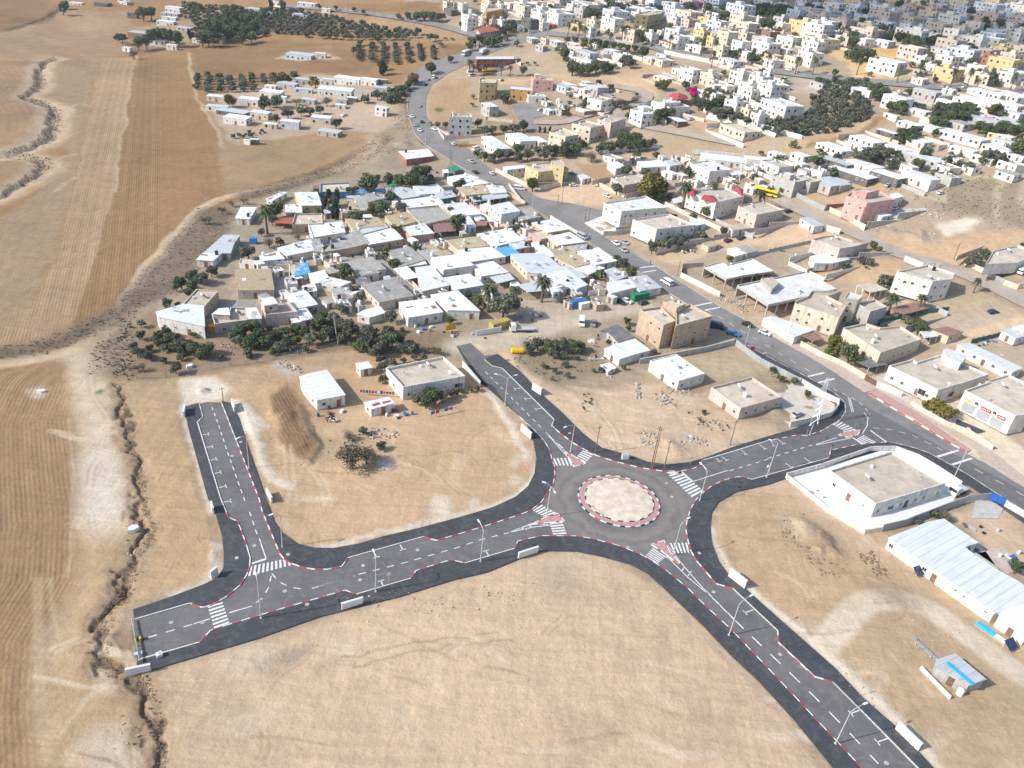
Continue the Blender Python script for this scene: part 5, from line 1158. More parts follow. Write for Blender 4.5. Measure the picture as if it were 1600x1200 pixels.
far_rows('D2', '680,335,150,30,b,s 805,330,60,30,w,S 155,597,100,30,c,S 360,612,115,40,w,S 160,660,120,30,w,s 430,697,105,40,c,S 285,727,135,40,w,S 490,770,75,25,c,S 615,752,105,45,b,S 810,727,110,40,c,S 860,815,125,22,g,s 1188,667,72,50,w,S 345,872,40,22,w,S 390,868,50,22,d,S 260,690,170,12,d,s 495,532,65,22,w,S 500,567,120,35,w,S 560,602,55,35,w,S 700,492,95,30,g,s 800,487,65,30,w,s 850,492,55,35,w,S 980,482,150,40,w,S 1110,490,95,40,w,S 1190,495,60,28,d,s 600,517,110,28,g,s 700,552,95,28,b,s 900,552,190,38,w,S 1200,545,105,32,g,s 1070,570,95,30,c,G 730,617,85,28,g,s 940,617,60,32,g,s 1000,607,60,28,d,S 930,652,58,24,w,S 230,77,60,15,g,s 310,92,80,12,w,s 400,52,100,20,g,s 520,77,85,15,g,s 680,87,85,20,b,L 285,172,70,12,g,s 720,17,100,18,w,S 840,52,50,14,w,S 530,12,75,15,w', rot=-0.05)
rows('''
D3 800,690 798,655 835,645 950,655 930,690|10.0|y|C|0.7|apartment_building|pale yellow three storey building beside the ploughed plot
D3 545,970 560,945 720,945 735,975|10.5|w|C|0.8|apartment_building|cream three storey building with garden at the main road bend
D3 770,490 768,470 1080,470 1085,490|5.6|r|S||school_building|long dark red hall behind the yellow bus
D3 800,275 770,240 880,210 985,250|5.0|z|T||police_building|beige building with brownish red tiled roof near the top of the bend
D4 870,130 760,120 900,85 980,95 985,110|10.0|v|C|0.5|school_building|olive green four storey school among the town houses
D3 855,100 845,65 960,55 990,75|7.5|o|C|0.5|apartment_building|bright orange building among the white town houses
D8 1010,220 1000,180 1120,180 1140,210|6.6|w|W|0.4|villa|white round cornered villa base below the crimson hipped roof
D8 365,175 460,160 575,180 480,208|4.6|w|C|0.5|house|white bungalow in the fenced corner of the loop street
D8 45,455 150,420 290,480 180,500|7.5|c|C|0.8|villa|cream villa, left one of the pair above the dense hedge
D8 235,385 340,360 500,400 390,425|8.0|c|C|0.8|villa|cream villa, right one of the pair above the dense hedge
D8 445,350 530,325 685,345 560,385|7.5|z|C|0.7|villa|beige villa with shaded front at the loop street corner
''')

def tiled_piece(nm, corners, h, rise, code='R'):               # a small hipped tile roof on the corner of a house
    H = [q for q in HOUSES if (q['label'] or '').startswith(nm)][0]; root = H['root']; z = root.location.z + h
    P = [Gz(a, b, z) for a, b in L(corners)]; c = sum(P, Vector((0, 0, 0))) / len(P); n = len(P); M = (Matrix.Translation(root.location) @ Matrix.Rotation(root.rotation_euler.z, 4, 'Z')).inverted()
    vs = [M @ p for p in P] + [M @ (c + Vector((0, 0, rise)))] + [M @ (p - Vector((0, 0, .35))) for p in P]
    fs = [(i, (i + 1) % n, n) for i in range(n)] + [(n + 1 + i, n + 1 + (i + 1) % n, (i + 1) % n, i) for i in range(n)] + [tuple(n + 1 + i for i in range(n))[::-1]]
    link('tile_roof', mesh('tile_roof', vs, fs, roofm(code)), root)
tiled_piece('white two storey villa with crimson', 'C3 1095,335 1125,300 1160,315 1140,345', 7.5, 1.2); tiled_piece('white two storey villa with crimson', 'C3 1180,362 1200,335 1265,345 1285,385', 7.5, 1.2); tiled_piece('white two storey villa with crimson', 'C3 1370,300 1395,285 1450,305 1440,345', 7.5, 1.2)
tiled_piece('white round cornered villa', 'D8 1030,160 1070,138 1195,160 1200,180 1110,190', 7.2, 2.2)
# ---------------------------------------------------------------- trees, orchards, scrub
LEAF = dict(b=m_leaf('leaf_dark', (0.036, 0.055, 0.026), (0.125, 0.150, 0.070)), o=m_leaf('leaf_olive', (0.050, 0.060, 0.040), (0.160, 0.170, 0.118)), y=m_leaf('leaf_yellowing', (0.07, 0.065, 0.012), (0.20, 0.17, 0.045)),
            l=m_leaf('leaf_bright', (0.04, 0.065, 0.012), (0.14, 0.17, 0.04)), s=m_leaf('dry_twigs', (0.09, 0.075, 0.05), (0.22, 0.185, 0.13)), c=m_leaf('leaf_deep', (0.008, 0.018, 0.010), (0.030, 0.050, 0.025)), m=m_leaf('bougainvillea', (0.22, 0.01, 0.09), (0.55, 0.03, 0.22)), p=m_leaf('palm_leaf', (0.035, 0.045, 0.022), (0.12, 0.13, 0.07)))
M_BARK = m_plain('bark', (0.13, 0.095, 0.07), 0.9, 0.25, 3.0)
TREEN = dict(b='dark green tree', o='grey green olive tree', y='yellowing tree', l='bright green young tree', s='dry leafless bush', c='tall dark cypress like tree', m='magenta flowering bougainvillea', p='palm tree')
TREEO = dict(b='leafy_tree', o='olive_tree', y='yellowing_tree', l='young_tree', s='dry_bush', c='tall_tree', m='flowering_tree', p='palm_tree')
def crown(seed, n, kind):                                      # unit crown: radius 1, leaf clumps through lobes
    r = random.Random(seed); lobes = []
    nl = 9 if n > 400 else 6
    for i in range(nl):
        a = r.uniform(0, 6.28); d = r.uniform(0.1, 0.62) if i else 0; z = r.uniform(-.32, .42)
        lobes.append((Vector((math.cos(a) * d, math.sin(a) * d, z)), r.uniform(0.30, 0.52)))
    b = MB(); sz = 0.105 if n > 700 else (0.17 if n > 300 else .26)
    if kind == 's': sz *= 0.5
    for i in range(n):
        c, rad = lobes[i % nl]; d = Vector((r.gauss(0, 1), r.gauss(0, 1), r.gauss(0, 1))).normalized()
        q = c + d * rad * (r.random() ** 0.35) * r.uniform(.9, 1.12)
        if kind == 'c': q = Vector((q.x * .5, q.y * .5, q.z * 1.5))
        nrm = (d + Vector((r.gauss(0, .6), r.gauss(0, .6), r.gauss(0, .6) + .25))).normalized(); u = nrm.orthogonal().normalized(); v = nrm.cross(u); a = r.uniform(0, 6.28)
        u, v = u * math.cos(a) + v * math.sin(a), v * math.cos(a) - u * math.sin(a); s1, s2 = sz * r.uniform(.6, 1.4), sz * r.uniform(.4, .9)
        b.add([q - u * s1, q + v * s2 * r.uniform(.5, 1.2) - u * .2 * s1, q + u * s1, q - v * s2], [(0, 3, 2, 1)])
    return b
def trunk_mb(seed):
    r = random.Random(seed); b = MB(); b.tube([(0, 0, -0.15), (0.03, 0.02, 0.35), (0, 0.0, 0.75)], [0.085, 0.06, 0.05], 6)
    for k in range(4):
        a = k * 1.57 + r.uniform(-.4, .4); e = Vector((math.cos(a) * .5, math.sin(a) * .5, .95 + r.uniform(-.1, .2))); b.tube([(0, 0, .55), e * 0.6 + Vector((0, 0, .2)), e], [0.045, 0.03, 0.012], 4, cap=False)
    return b
def palm_mbs():
    t = MB(); t.tube([(0, 0, -.2), (0.05, 0, 1.2), (0.02, 0.04, 2.6)], [0.16, 0.11, 0.10], 7); c = MB(); r = random.Random(3)
    for k in range(26):
        a = k * 2.399; lift = 1.15 - 1.9 * (k / 26.0); L_ = 1.0 + r.uniform(-.1, .1); pts = []
        for j in range(6):
            s = j / 5; pts.append(Vector((math.cos(a) * s * L_ * math.cos(lift * .6), math.sin(a) * s * L_ * math.cos(lift * .6), s * lift * .8 - s * s * .75 + 2.6)))
        sd = Vector((-math.sin(a), math.cos(a), 0))
        for j in range(5):
            w = (0.10, .16, .17, .14, .08)[j]; w2 = (.16, .17, .14, .08, .01)[j]
            for sg in (1, -1): c.add([pts[j], pts[j + 1], pts[j + 1] + sd * sg * w2 - Vector((0, 0, w2 * .5)), pts[j] + sd * sg * w - Vector((0, 0, w * .5))], [(0, 1, 2, 3)])
    return t, c
TP = {}
def tree_proto(kind, var, lod):
    k = (kind, var, lod)
    if k not in TP:
        if kind == 'p': t, c = palm_mbs()
        else:
            c = crown(hash((var, 17)) % 999 + ord(kind), 1500 if lod == 0 else (420 if lod == 1 else 170), kind); c.v = [(x, y, z * .85 + .95) for x, y, z in c.v]; t = trunk_mb(var)
        if lod == 2:
            nf = len(c.f); c.add(t.v, t.f, 1); TP[k] = (c.mesh(TREEO[kind], [LEAF[kind], M_BARK]),)
        else: TP[k] = (t.mesh('trunk', M_BARK), c.mesh('crown', LEAF[kind], smooth=False))
    return TP[k]
TREES = []
rt = random.Random(99)
def tree_at(pos, rad, kind, label=None, group=None, squash=1.0, nm=None):
    dist = Vector((pos.x, pos.y)).length; pxs = 2 * rad * scale_at(pos); lod = 0 if pxs > 22 else (1 if pxs > 9 else 2)
    pr = tree_proto(kind, rt.randrange(3), lod); rz = rt.uniform(0, 6.28); sc = (rad * rt.uniform(.92, 1.1), rad * rt.uniform(.92, 1.1), rad * squash)
    if kind == 'p' and lod == 2: pr = tree_proto(kind, 0, 2)
    if lod == 2: o = link(nm or TREEO[kind], pr[0], None, pos, rz); o.scale = sc
    else:
        o = link(nm or TREEO[kind], None, None, pos, rz); link('trunk', pr[0], o).scale = sc; link('crown', pr[1], o).scale = sc
    o['category'] = 'palm' if kind == 'p' else ('bush' if kind == 's' else 'tree')
    if group: o['group'] = group
    TREES.append(dict(root=o, label=label, kind=kind, pos=pos.copy(), rad=rad, group=group)); return o
def trees(crop, txt):
    ox, oy, k = CR[crop]
    for it in txt.split():
        f = it.split(','); x, y, D = [float(v) for v in f[:3]]; kind = f[3] if len(f) > 3 else 'b'
        px, py = ox + x / k, oy + y / k; g = G(px, py, 2.0); s = scale_at(g); rad = D / k / s / 2 * (1.02 if crop in ('C7', 'E1') else 1.36)
        h = rad * 0.95 if kind != 'p' else rad * 2.5
        g = G(px, py, h); z = float(T(g.x, g.y)); tree_at(Vector((g.x, g.y, z - 0.02)), rad, kind, squash={'s': .75, 'o': .95}.get(kind, 1.0))
def orchard(pts, sx, sy, dirpts, rad, label, group, kind='o', jit=0.6, lim=300, nm=None):
    P = polyW(pts); a, b = G(*dirpts[0]).to_2d(), G(*dirpts[1]).to_2d(); t = (b - a).normalized(); n = Vector((-t.y, t.x)); c = Vector((sum(p[0] for p in P) / len(P), sum(p[1] for p in P) / len(P)))
    R_ = max((Vector(p) - c).length for p in P); pos = []
    for i in range(int(-R_ / sx) - 1, int(R_ / sx) + 2):
        for j in range(int(-R_ / sy) - 1, int(R_ / sy) + 2):
            q = c + t * (i * sx) + n * (j * sy) + Vector((rt.uniform(-jit, jit), rt.uniform(-jit, jit)))
            if bool(inside(np.array([q.x]), np.array([q.y]), P)[0]) and rt.random() > 0.05: pos.append(q)
    pos.sort(key=lambda q: q.length)
    for q in pos[:lim]:
        r_ = rad * rt.uniform(.75, 1.2); tree_at(Vector((q.x, q.y, float(T(q.x, q.y)) - r_ * .25)), r_, kind, label, group, nm=nm)
    rest = pos[lim:]
    if rest:
        b = MB(); pr = crown(5, 60, 'o')
        for q in rest:
            z = float(T(q.x, q.y)); b.add([(x * rad + q.x, y * rad + q.y, (zz * .8 + 1.0) * rad + z) for x, y, zz in pr.v], pr.f)
        tag(b.obj('orchard_foliage', LEAF[kind]), 'far rows of the same orchard seen as one mass', 'orchard', None, 'stuff')
    return len(pos)
orchard('P 348,40 352,22 470,20 560,36 600,47 656,50 655,60 600,66 520,62 430,56 350,63', 6.3, 7.2, ((400, 60), (640, 66)), 3.2, 'grey green olive tree standing in the big far orchard rows', 'olive trees of the big far orchard', nm='orchard_tree')
orchard('P 284,8 341,8 346,44 300,40 288,28', 8.5, 8.5, ((290, 30), (340, 30)), 3.0, 'olive tree in the orchard behind the top left farm', 'olive trees behind the top left farm')
orchard('P 553,94 558,70 686,74 686,95 610,100', 4.0, 9.0, ((560, 95), (563, 70)), 2.6, 'dark orchard tree in the straight rows beside the dirt track', 'orchard trees in straight rows', 'o', .4, nm='row_tree')
orchard('P 304,120 345,119 460,118 462,124 405,134 402,145 330,146 306,140', 7.0, 7.0, ((310, 145), (400, 145)), 2.9, 'olive tree in the grove behind the farmstead sheds', 'olive trees behind the farmstead')
orchard('D5 960,690 1380,690 1370,760 1250,780 1330,830 1400,960 1370,1010 1000,1125 830,1145 560,1070 600,1000 850,990 880,850 960,800', 4.6, 4.6, ((1280, 200), (1360, 190)), 3.0, 'grey green olive tree of the large grove right of the white villas', 'olive trees of the large hillside grove', 'o', 1.0, nm='grove_tree')
orchard('D2 215,880 225,855 330,835 460,822 465,845 330,865', 4.0, 4.0, ((360, 215), (410, 208)), 1.5, 'small olive tree in the short row below the farmstead', 'small olive trees below the farmstead')
trees('C1', '860,425,90,p 920,425,110 900,490,60 830,565,50,o 750,690,90,o 880,620,80,s 950,620,60,o 1175,322,45 1235,380,60,c 1300,350,80,c 1295,440,95,c 1250,330,50,c 1350,815,105 1410,930,65,o 240,1010,60 390,840,80 330,880,80 450,850,80,o 520,810,70,o 405,905,80 300,905,60 480,480,70,s 590,420,60,s 650,380,50,s 720,360,60,s 1060,590,50,s')
trees('C2', '310,260,130 560,240,90 600,205,105 640,250,90 500,245,80 430,240,60,o 355,225,50,o 380,420,100 325,425,75,y 445,350,65 500,400,70,o 230,465,90 860,505,110 870,265,70,l 460,765,72 565,660,52 1240,540,50 945,595,45 930,960,50 985,985,70,l 1210,925,50,l 1150,1010,160,o 1060,915,95,p 1400,870,85,p 805,435,50 410,685,40,y 812,1120,50,l 440,1090,80,o 190,310,60,o 90,370,70,o 60,430,60,o')
trees('F8', '700,520,115 760,490,110 830,480,110 865,540,110 720,590,110,o 800,600,110 780,685,80,o 940,600,100 1010,560,100 1045,635,110,o 1100,520,90 1110,610,100 1190,500,90 1190,590,80,l 1260,520,90 1300,575,110,o 1380,440,120 1405,560,100 1420,380,90 1500,400,90,o 1560,450,90,o 1560,330,90,o 1340,340,60 1470,460,60 110,520,90 180,570,85,o 100,600,85 210,630,115,o 320,660,120 400,700,115 460,650,110 80,650,70,o 330,545,50,l 180,820,95 80,760,60,o 565,730,60,o 20,570,60,o 100,290,70 290,200,60,l 200,290,50,o')
trees('E1', '830,160,90,o 870,90,80 855,200,90,o 920,210,90,o 860,285,95,s 1020,250,50 955,120,60,o 880,20,70,o 930,170,70,o')
trees('C6', '240,240,62,l 290,220,110,o 380,210,110,o 450,190,100 350,260,90,o 300,160,90,o 180,130,110,o 140,180,80,o 60,150,100,o 580,240,80,o 500,250,60,o 380,320,60,o 390,370,60,o 390,440,60,o 450,340,50,o 520,330,42,o 590,310,42,o 645,310,50,o 610,565,75,o 660,585,85 720,555,95 765,550,80,o 825,530,60,o 685,530,70 880,512,42,l 930,508,42,l 980,500,42,l 265,770,55,o 180,790,80,s 200,910,190,s 290,900,150,s 380,860,65,o 420,140,70,o 500,200,60 720,255,70,s 660,250,60,s')
trees('C7', '110,260,90,o 165,225,110,o 230,240,115 300,240,115 330,215,90,o 385,240,115 425,230,90,o 260,290,80,o 320,290,80,o 95,230,60,o 210,365,50,o 265,390,52,o 330,350,60,o 350,420,50,o 400,310,50,o 720,85,60 732,132,50 890,270,50,o 560,390,50,o 700,372,42,l 600,212,40,l 250,440,50,s 510,390,40,o 1180,700,50,s 1200,650,45,o')
trees('C3', '870,275,150,y 915,330,82,l 885,235,110,y 940,290,90,y 1090,280,85,p 880,660,75 700,765,75 750,820,80 655,740,60 1225,435,85 1230,390,70 1265,270,60,p 660,290,72,o 130,265,82,l 985,345,42 1050,620,90,o 960,640,80,o 1000,610,60,o 1110,605,60,o 1190,590,60,o 1360,735,42,l 1330,560,60,o 720,180,70,o 1560,325,65,p 830,190,60,o 1525,850,52,l 1130,460,50,l 1010,470,40')
trees('D8', '30,600,90,o 110,600,90,o 190,590,110 270,600,100 330,560,70,y 400,640,110,s 500,575,90 560,580,100 640,560,100 640,500,90 700,500,100 760,500,100 720,570,90 800,560,100 860,560,90 905,545,70 460,590,80,o 1265,130,105,m 1225,110,60,m 1370,140,110 1300,215,100 1370,240,110 1425,245,80 1250,200,60 1480,190,85,l 1560,190,80,l 1450,290,90,o 1530,280,90,o 950,320,110 1010,300,90 1060,300,90 900,345,60 740,300,72 650,190,110,s 760,170,80,s 560,210,52 460,45,50 550,85,60 590,220,60 700,320,50')
trees('D7', '1165,400,90 1080,420,80,o 1000,432,70 900,440,70 840,440,80,o 780,380,72 1000,170,85 780,640,60 840,655,80 900,660,90,o 960,640,90 1040,640,90,o 1120,600,90 1120,660,80,o 1200,640,90 1280,600,80,o 1340,640,90,o 1420,600,90 1500,620,90 1570,600,90 510,400,60 450,395,50 250,20,80,y 120,110,72 60,150,80,o 200,60,70 30,180,62,o 160,90,60,o 605,440,52,y 640,880,80,l 300,800,135 340,780,110 285,870,120 180,870,85 120,835,80,o 50,835,85 60,990,85 745,150,60,s 740,220,50,s 1300,440,40,c 1340,445,40,c 1380,440,40,c')
trees('D3', '555,490,55 395,560,90 245,640,75,y 640,200,42 200,120,52 270,130,70 340,122,70 400,130,70 450,140,62 490,130,50 120,125,40,o 385,300,60,o 430,305,52,o 480,350,70,s 510,310,40,s 570,315,40,s 1000,250,85 1060,190,105,o 1040,230,80 800,320,80 740,340,80 900,340,85 950,330,80 860,350,70 720,380,70 1000,800,90,o 720,510,60,p 745,545,55,p 835,545,50,p 980,550,45,p 1055,555,45,p 1120,505,42 1190,520,32,l 1260,520,32,l 1160,580,70 1580,545,90 1500,440,90')
trees('D2', '1190,425,70,c 1180,400,60 1200,430,60 1495,420,65 1380,490,62,y 450,620,55 440,660,50 230,620,72,y 525,735,52 520,625,80,o 480,640,50 680,690,60,o 740,682,60,o 800,680,60,o 600,705,62,o 900,765,62 770,508,60,y 1080,610,60,o 1160,590,60,o 1220,600,72,o 1270,605,62,o 1240,565,52,o 1300,560,50,o 840,620,72,s 650,620,62,s 970,500,42,o 1010,52,30,o 900,47,30 795,37,30 1070,72,32 1350,97,42 1400,100,50,l 1450,100,50 1500,95,52 1550,102,42 1290,102,32,o 560,485,60 600,490,55 540,500,50 135,170,110 60,235,80 100,240,70 490,25,60,c 560,25,50 1125,290,40 1010,310,40')
trees('D1', '890,75,72 940,72,72 830,330,52,s 1340,185,115 1330,235,90 860,262,70 910,252,70 960,222,80 1010,212,80 1060,222,90 1110,232,80 1185,215,50,c 1200,225,40,c 760,232,60,o 730,235,40,o 390,50,60 400,28,52 980,200,60 1420,80,70 1480,100,70 1540,120,70 1420,140,70 1470,170,70 1530,190,70 1580,160,70 1440,210,70 1510,230,70 1570,230,60 1400,60,60 1460,50,50')
trees('C4', '700,60,115,o 650,82,100,o 600,92,80,o 745,62,82,o 560,92,62,o 690,100,70,o 950,145,72 820,75,62,o 990,65,72,o 1260,150,72,o 1390,82,82,o 1450,102,82,o 1570,42,92 1600,20,80 1130,190,62,s 1165,205,52,s 660,650,52 695,675,42,y 740,870,92,o 1290,730,82,o 1350,700,72,o 1250,750,62,o 785,975,72,p 970,975,60,p 870,1110,62,o 950,1150,82 430,92,52,o 1315,870,50,p 490,765,42,o 590,742,52,o 640,750,50,o 20,310,50 90,310,40')
trees('C8', '415,205,100,y 450,250,80,y 390,270,60,l 520,290,130 565,215,42,y 1050,620,110,y 1120,650,95,y 1000,600,70,y 950,120,92 885,92,62,o 250,540,45 170,460,50 30,380,45,l 80,440,50,l 1180,640,60,s')
trees('E5', '1120,490,90,s 1560,820,92 1050,490,60 940,530,50,o')
trees('D4', '200,330,60 260,330,60 340,342,60 400,350,60 460,352,62 520,362,60 580,372,62 640,380,60 700,392,60 760,402,60 840,430,92 330,372,62,y 180,440,92 190,485,62,o 500,390,80 240,560,105 310,570,105 375,572,95 440,545,105 505,555,105 550,570,70 680,480,90,o 725,520,80,o 640,500,60,s 600,530,60,s 1000,705,90,l 950,705,70,o 620,60,90 400,100,90 440,112,82 720,110,62 800,280,90 830,322,72 1430,120,90 1490,130,82 1200,55,90 1190,705,80,o 1430,720,52 560,30,80 590,60,80 360,80,70 1360,60,80 60,60,60 880,200,50 1580,440,60')
trees('D5', '450,70,85 520,62,85 590,80,90 650,72,85 700,92,85 620,112,80 560,102,85 480,100,70 500,190,92 560,202,85 130,130,92 90,130,70 1230,300,100 1180,335,85 1250,342,90 1200,280,80 870,60,82 1200,450,72 1260,440,82 1330,440,85 1390,440,82 1290,472,70 1090,600,62 960,672,72 400,482,82 440,482,80 280,440,62 240,455,60 660,670,62,l 50,772,90,o 90,850,90 30,870,80 140,840,70,l 200,850,70,l 290,870,60,l 340,880,60,l 110,930,80,o 200,920,80,o 150,960,80,o 300,960,72,o 360,1000,72,o 430,1000,72,o 240,980,72,o 560,1020,82,o 620,1080,80,o 700,1062,82,o 520,1060,70,o 1440,780,92 1500,762,90 1400,742,82 340,612,62,o 1340,100,60 1480,240,90 1540,230,80 1440,250,70')
trees('D6', '420,262,82 500,282,85 560,302,85 640,312,85 700,332,82 620,352,85 680,380,85 740,360,70,o 830,332,82 880,322,80 160,280,92 100,302,85 1290,170,72 1280,222,72 1410,190,72 1140,400,92 1200,422,82 1250,652,82 1340,642,92 1370,680,70 1210,662,62 1330,900,92,y 1400,900,82,y 900,890,92 960,900,102 1020,922,102 1080,900,102 1140,890,92 1180,922,92 880,952,92 940,972,92 1000,962,92 1100,962,92 850,1002,92 930,1022,82 560,880,112 490,880,82 610,890,72 640,1110,112 700,1090,90 600,1130,90 660,1150,90 580,1090,72,o 860,1102,62 1240,1052,92 1300,1072,102 1370,1082,92 1430,1042,92 1500,1082,102 1560,1080,92 1590,1030,90 820,480,62 770,520,52 1580,212,52 250,450,92 180,462,92 310,450,92 380,792,72 330,722,72 390,722,72 860,660,50 1160,90,70 1300,60,70 560,30,70 250,170,60 1100,200,60 960,170,50')
def palms(crop, txt):
    for it in txt.split():
        x, y = [float(v) for v in it.split(',')]; ox, oy, k = CR[crop]; g = G(ox + x / k, oy + y / k, 9.0); z = float(T(g.x, g.y))
        o = tree_at(Vector((g.x, g.y, z)), 2.3, 'p', group='tall palms lining the town road')
        for c in (o.children or [o]): c.scale = (2.3, 2.3, 3.7)
palms('D4', '560,285 300,205 770,275 1060,305 1330,350 1440,350 660,240 210,200 350,240')
palms('D5', '300,420 420,420 550,460 790,490 935,500 85,440')
palms('D6', '580,560 1030,590 1170,590 1350,590 1530,630 760,520 890,520 240,500')
def grove(poly, n, rr_, kinds, nm, seed):
    P = L(poly); r = random.Random(seed); xs = [p[0] for p in P]; ys = [p[1] for p in P]; got = []
    occ = [(h['pos'].x, h['pos'].y, math.sqrt(h['area']) * .5) for h in HOUSES]
    for _ in range(n * 6):
        if len(got) >= n: break
        x, y = r.uniform(min(xs), max(xs)), r.uniform(min(ys), max(ys))
        if not bool(inside(np.array([x]), np.array([y]), P)[0]): continue
        g = G(x, y, 2); rad = r.uniform(*rr_)
        if any((g.x - a) ** 2 + (g.y - b) ** 2 < (c + rad * .8) ** 2 for a, b, c in occ) or any((g.x - a) ** 2 + (g.y - b) ** 2 < (rad * 1.1) ** 2 for a, b in got): continue
        got.append((g.x, g.y)); tree_at(Vector((g.x, g.y, float(T(g.x, g.y)) - rad * .2)), rad, r.choice(kinds), nm=nm)
grove('D2 190,60 420,50 640,70 700,110 420,130 330,190 220,210 180,130', 55, (3.0, 5.0), 'bbo', 'farm_tree', 1); grove('D2 -20,20 60,30 180,60 190,200 120,240 0,180', 30, (2.8, 4.5), 'bob', 'farm_tree', 2)
grove('F8 640,440 900,430 1300,420 1480,330 1600,420 1560,620 1300,650 1100,660 940,680 760,720 660,600', 30, (1.3, 2.2), 'boool', 'garden_tree', 3); grove('C6 20,60 200,100 560,120 620,160 560,260 400,280 230,260 120,220', 18, (1.2, 2.0), 'oos', 'garden_tree', 4)
grove('D2 1100,590 1300,540 1400,500 1330,600 1240,640', 12, (2.0, 3.2), 'ob', 'roadside_tree', 5); grove('D6 860,860 1240,880 1200,1000 840,1010', 14, (2.5, 3.5), 'bo', 'garden_tree', 6); grove('F8 0,520 200,560 440,600 520,700 300,720 60,700', 12, (1.5, 2.4), 'bo', 'garden_tree', 7)
grove('C2 150,250 560,200 760,200 700,270 420,290 200,330', 12, (1.8, 3.0), 'bo', 'garden_tree', 8); grove('D4 440,20 1000,40 1500,60 1560,150 1300,100 900,90 500,80', 30, (3, 4.5), 'b', 'town_tree', 9); grove('D5 20,40 900,60 1500,120 1560,330 1200,320 700,140', 40, (3, 4.5), 'b', 'town_tree', 10)
# scrub, weeds and rubble: nobody could count them
def scatter(name, label, cat, places, m, size, n, kind='tuft'):
    b = MB(); r = random.Random(len(places) * 7 + n)
    for pl in places:
        pts, w = pl; P = resample(smooth_line(W2(pts), 1), 1.0); k = int(n * (sum((P[i + 1] - P[i]).length for i in range(len(P) - 1))) / 40)
        for _ in range(max(3, k)):
            p = r.choice(P) + Vector((r.uniform(-w / 2, w / 2), r.uniform(-w / 2, w / 2))); z = float(T(p.x, p.y)); s = size * r.uniform(.4, 1.5)
            if kind == 'tuft':
                for q in range(9):
                    a = r.uniform(0, 6.28); e = Vector((math.cos(a), math.sin(a), 0)); u = Vector((-e.y, e.x, 0)); o = Vector((p.x, p.y, z)); f = e * s * r.uniform(.3, .9)
                    b.add([o + f * .2 - u * s * .18, o + f * .2 + u * s * .18, o + f + Vector((0, 0, s * r.uniform(.35, .9)))], [(0, 1, 2)])
            else:
                b.box((p.x, p.y, z + s * .2), (s * r.uniform(.5, 1.4), s * r.uniform(.4, 1), s * r.uniform(.3, .9)), r.uniform(0, 3), r.randrange(len(m)) if isinstance(m, list) else 0, r.uniform(-.5, .5))
    return tag(b.obj(name, m), label, cat, None, 'stuff')
M_TUFT = m_leaf('dry_weeds', (0.16, 0.13, 0.088), (0.28, 0.23, 0.16)); M_WEED = m_leaf('grey_weeds', (0.05, 0.055, 0.03), (0.13, 0.13, 0.08))
scatter('dry_scrub', 'belt of dry scrub and weeds between the ploughed field and the village', 'scrub', [('P 600,215 570,245 500,272 440,292 390,305', 11), ('P 335,335 318,365 290,400 262,430 232,458', 18), ('P 215,462 190,490 130,520 60,545 -30,556', 9), ('P 175,530 165,560 172,580', 8), ('P 620,240 650,220', 18), ('P 600,180 625,160 632,200', 10)], M_TUFT, 0.45, 300)
scatter('gully_scrub', 'dark scrub lining the winding dry gully on the left', 'scrub', [('D1 345,365 260,400 240,480 250,530 200,580 120,600 200,620 280,650 330,690', 6), ('D1 330,690 330,800 280,870 190,920 60,950 0,960', 7), ('D1 60,960 210,980 270,1010 260,1060 170,1130 60,1170', 6), ('D1 380,40 330,90 230,135 130,165 30,190', 5)], M_TUFT, 0.6, 200)
scatter('weeds', 'grey green weeds on the rough plot north of the roundabout', 'weeds', [('C7 60,330 220,300 400,330', 16), ('C7 200,400 330,400', 9), ('C7 1150,680 1300,760', 6), ('C7 480,560 460,640', 3), ('C6 100,860 300,860', 9), ('C8 30,420 160,480', 4), ('F3 560,180 640,220', 6), ('P 196,500 196,590', 4), ('F2 1180,620 1400,680', 5)], M_WEED, 0.5, 200)
scatter('field_scrub', 'brown scrub patches on the fenced slope at the right', 'scrub', [('C4 900,330 1300,450 1560,480', 22), ('C4 1100,250 1500,260', 20), ('C4 1250,330 1550,360', 24), ('C4 760,300 880,270', 6)], M_TUFT, 0.55, 200)
M_ROCKS = [m_plain('pale_rubble', (0.52, 0.47, 0.40), .9, .2), m_plain('grey_rubble', (0.33, 0.32, 0.31), .9, .2), m_plain('brown_rubble', (0.38, 0.27, 0.18), .9, .2)]
M_CLOD = m_plain('dark_clods', (.24, .172, .115), .95, .35, 2)
DITCH = [('E1 735,405 760,480 775,560 800,640 790,740 830,830 850,900 880,1000 890,1100 905,1180', 1.6), ('E2 300,0 330,60 350,130 290,230 235,290 200,370 180,430 160,500 130,560', 1.6), ('E8 760,110 700,190 650,270 620,370 615,470 640,540 720,600', 3.2), ('E8 880,620 920,740 970,830 980,900 970,980 980,1080 985,1200', 2.2)]
scatter('clods', 'dark broken clods of soil filling the freshly dug ditch', 'soil', DITCH, M_CLOD, 0.17, 330, 'rock')
scatter('spoil_clods', 'broken brown clods on the scraped mound right of the roundabout', 'soil', [('E5 150,560 250,640 380,800', 9), ('E5 620,760 700,860', 4), ('C5 1080,620 1150,800 1180,900', 2)], M_CLOD, .3, 900, 'rock')
scatter('ditch_weeds', 'dead weeds hanging in the ditch', 'weeds', DITCH, m_leaf('ditch_weed', (0.12, 0.09, 0.06), (0.26, 0.20, 0.13)), 0.35, 80)
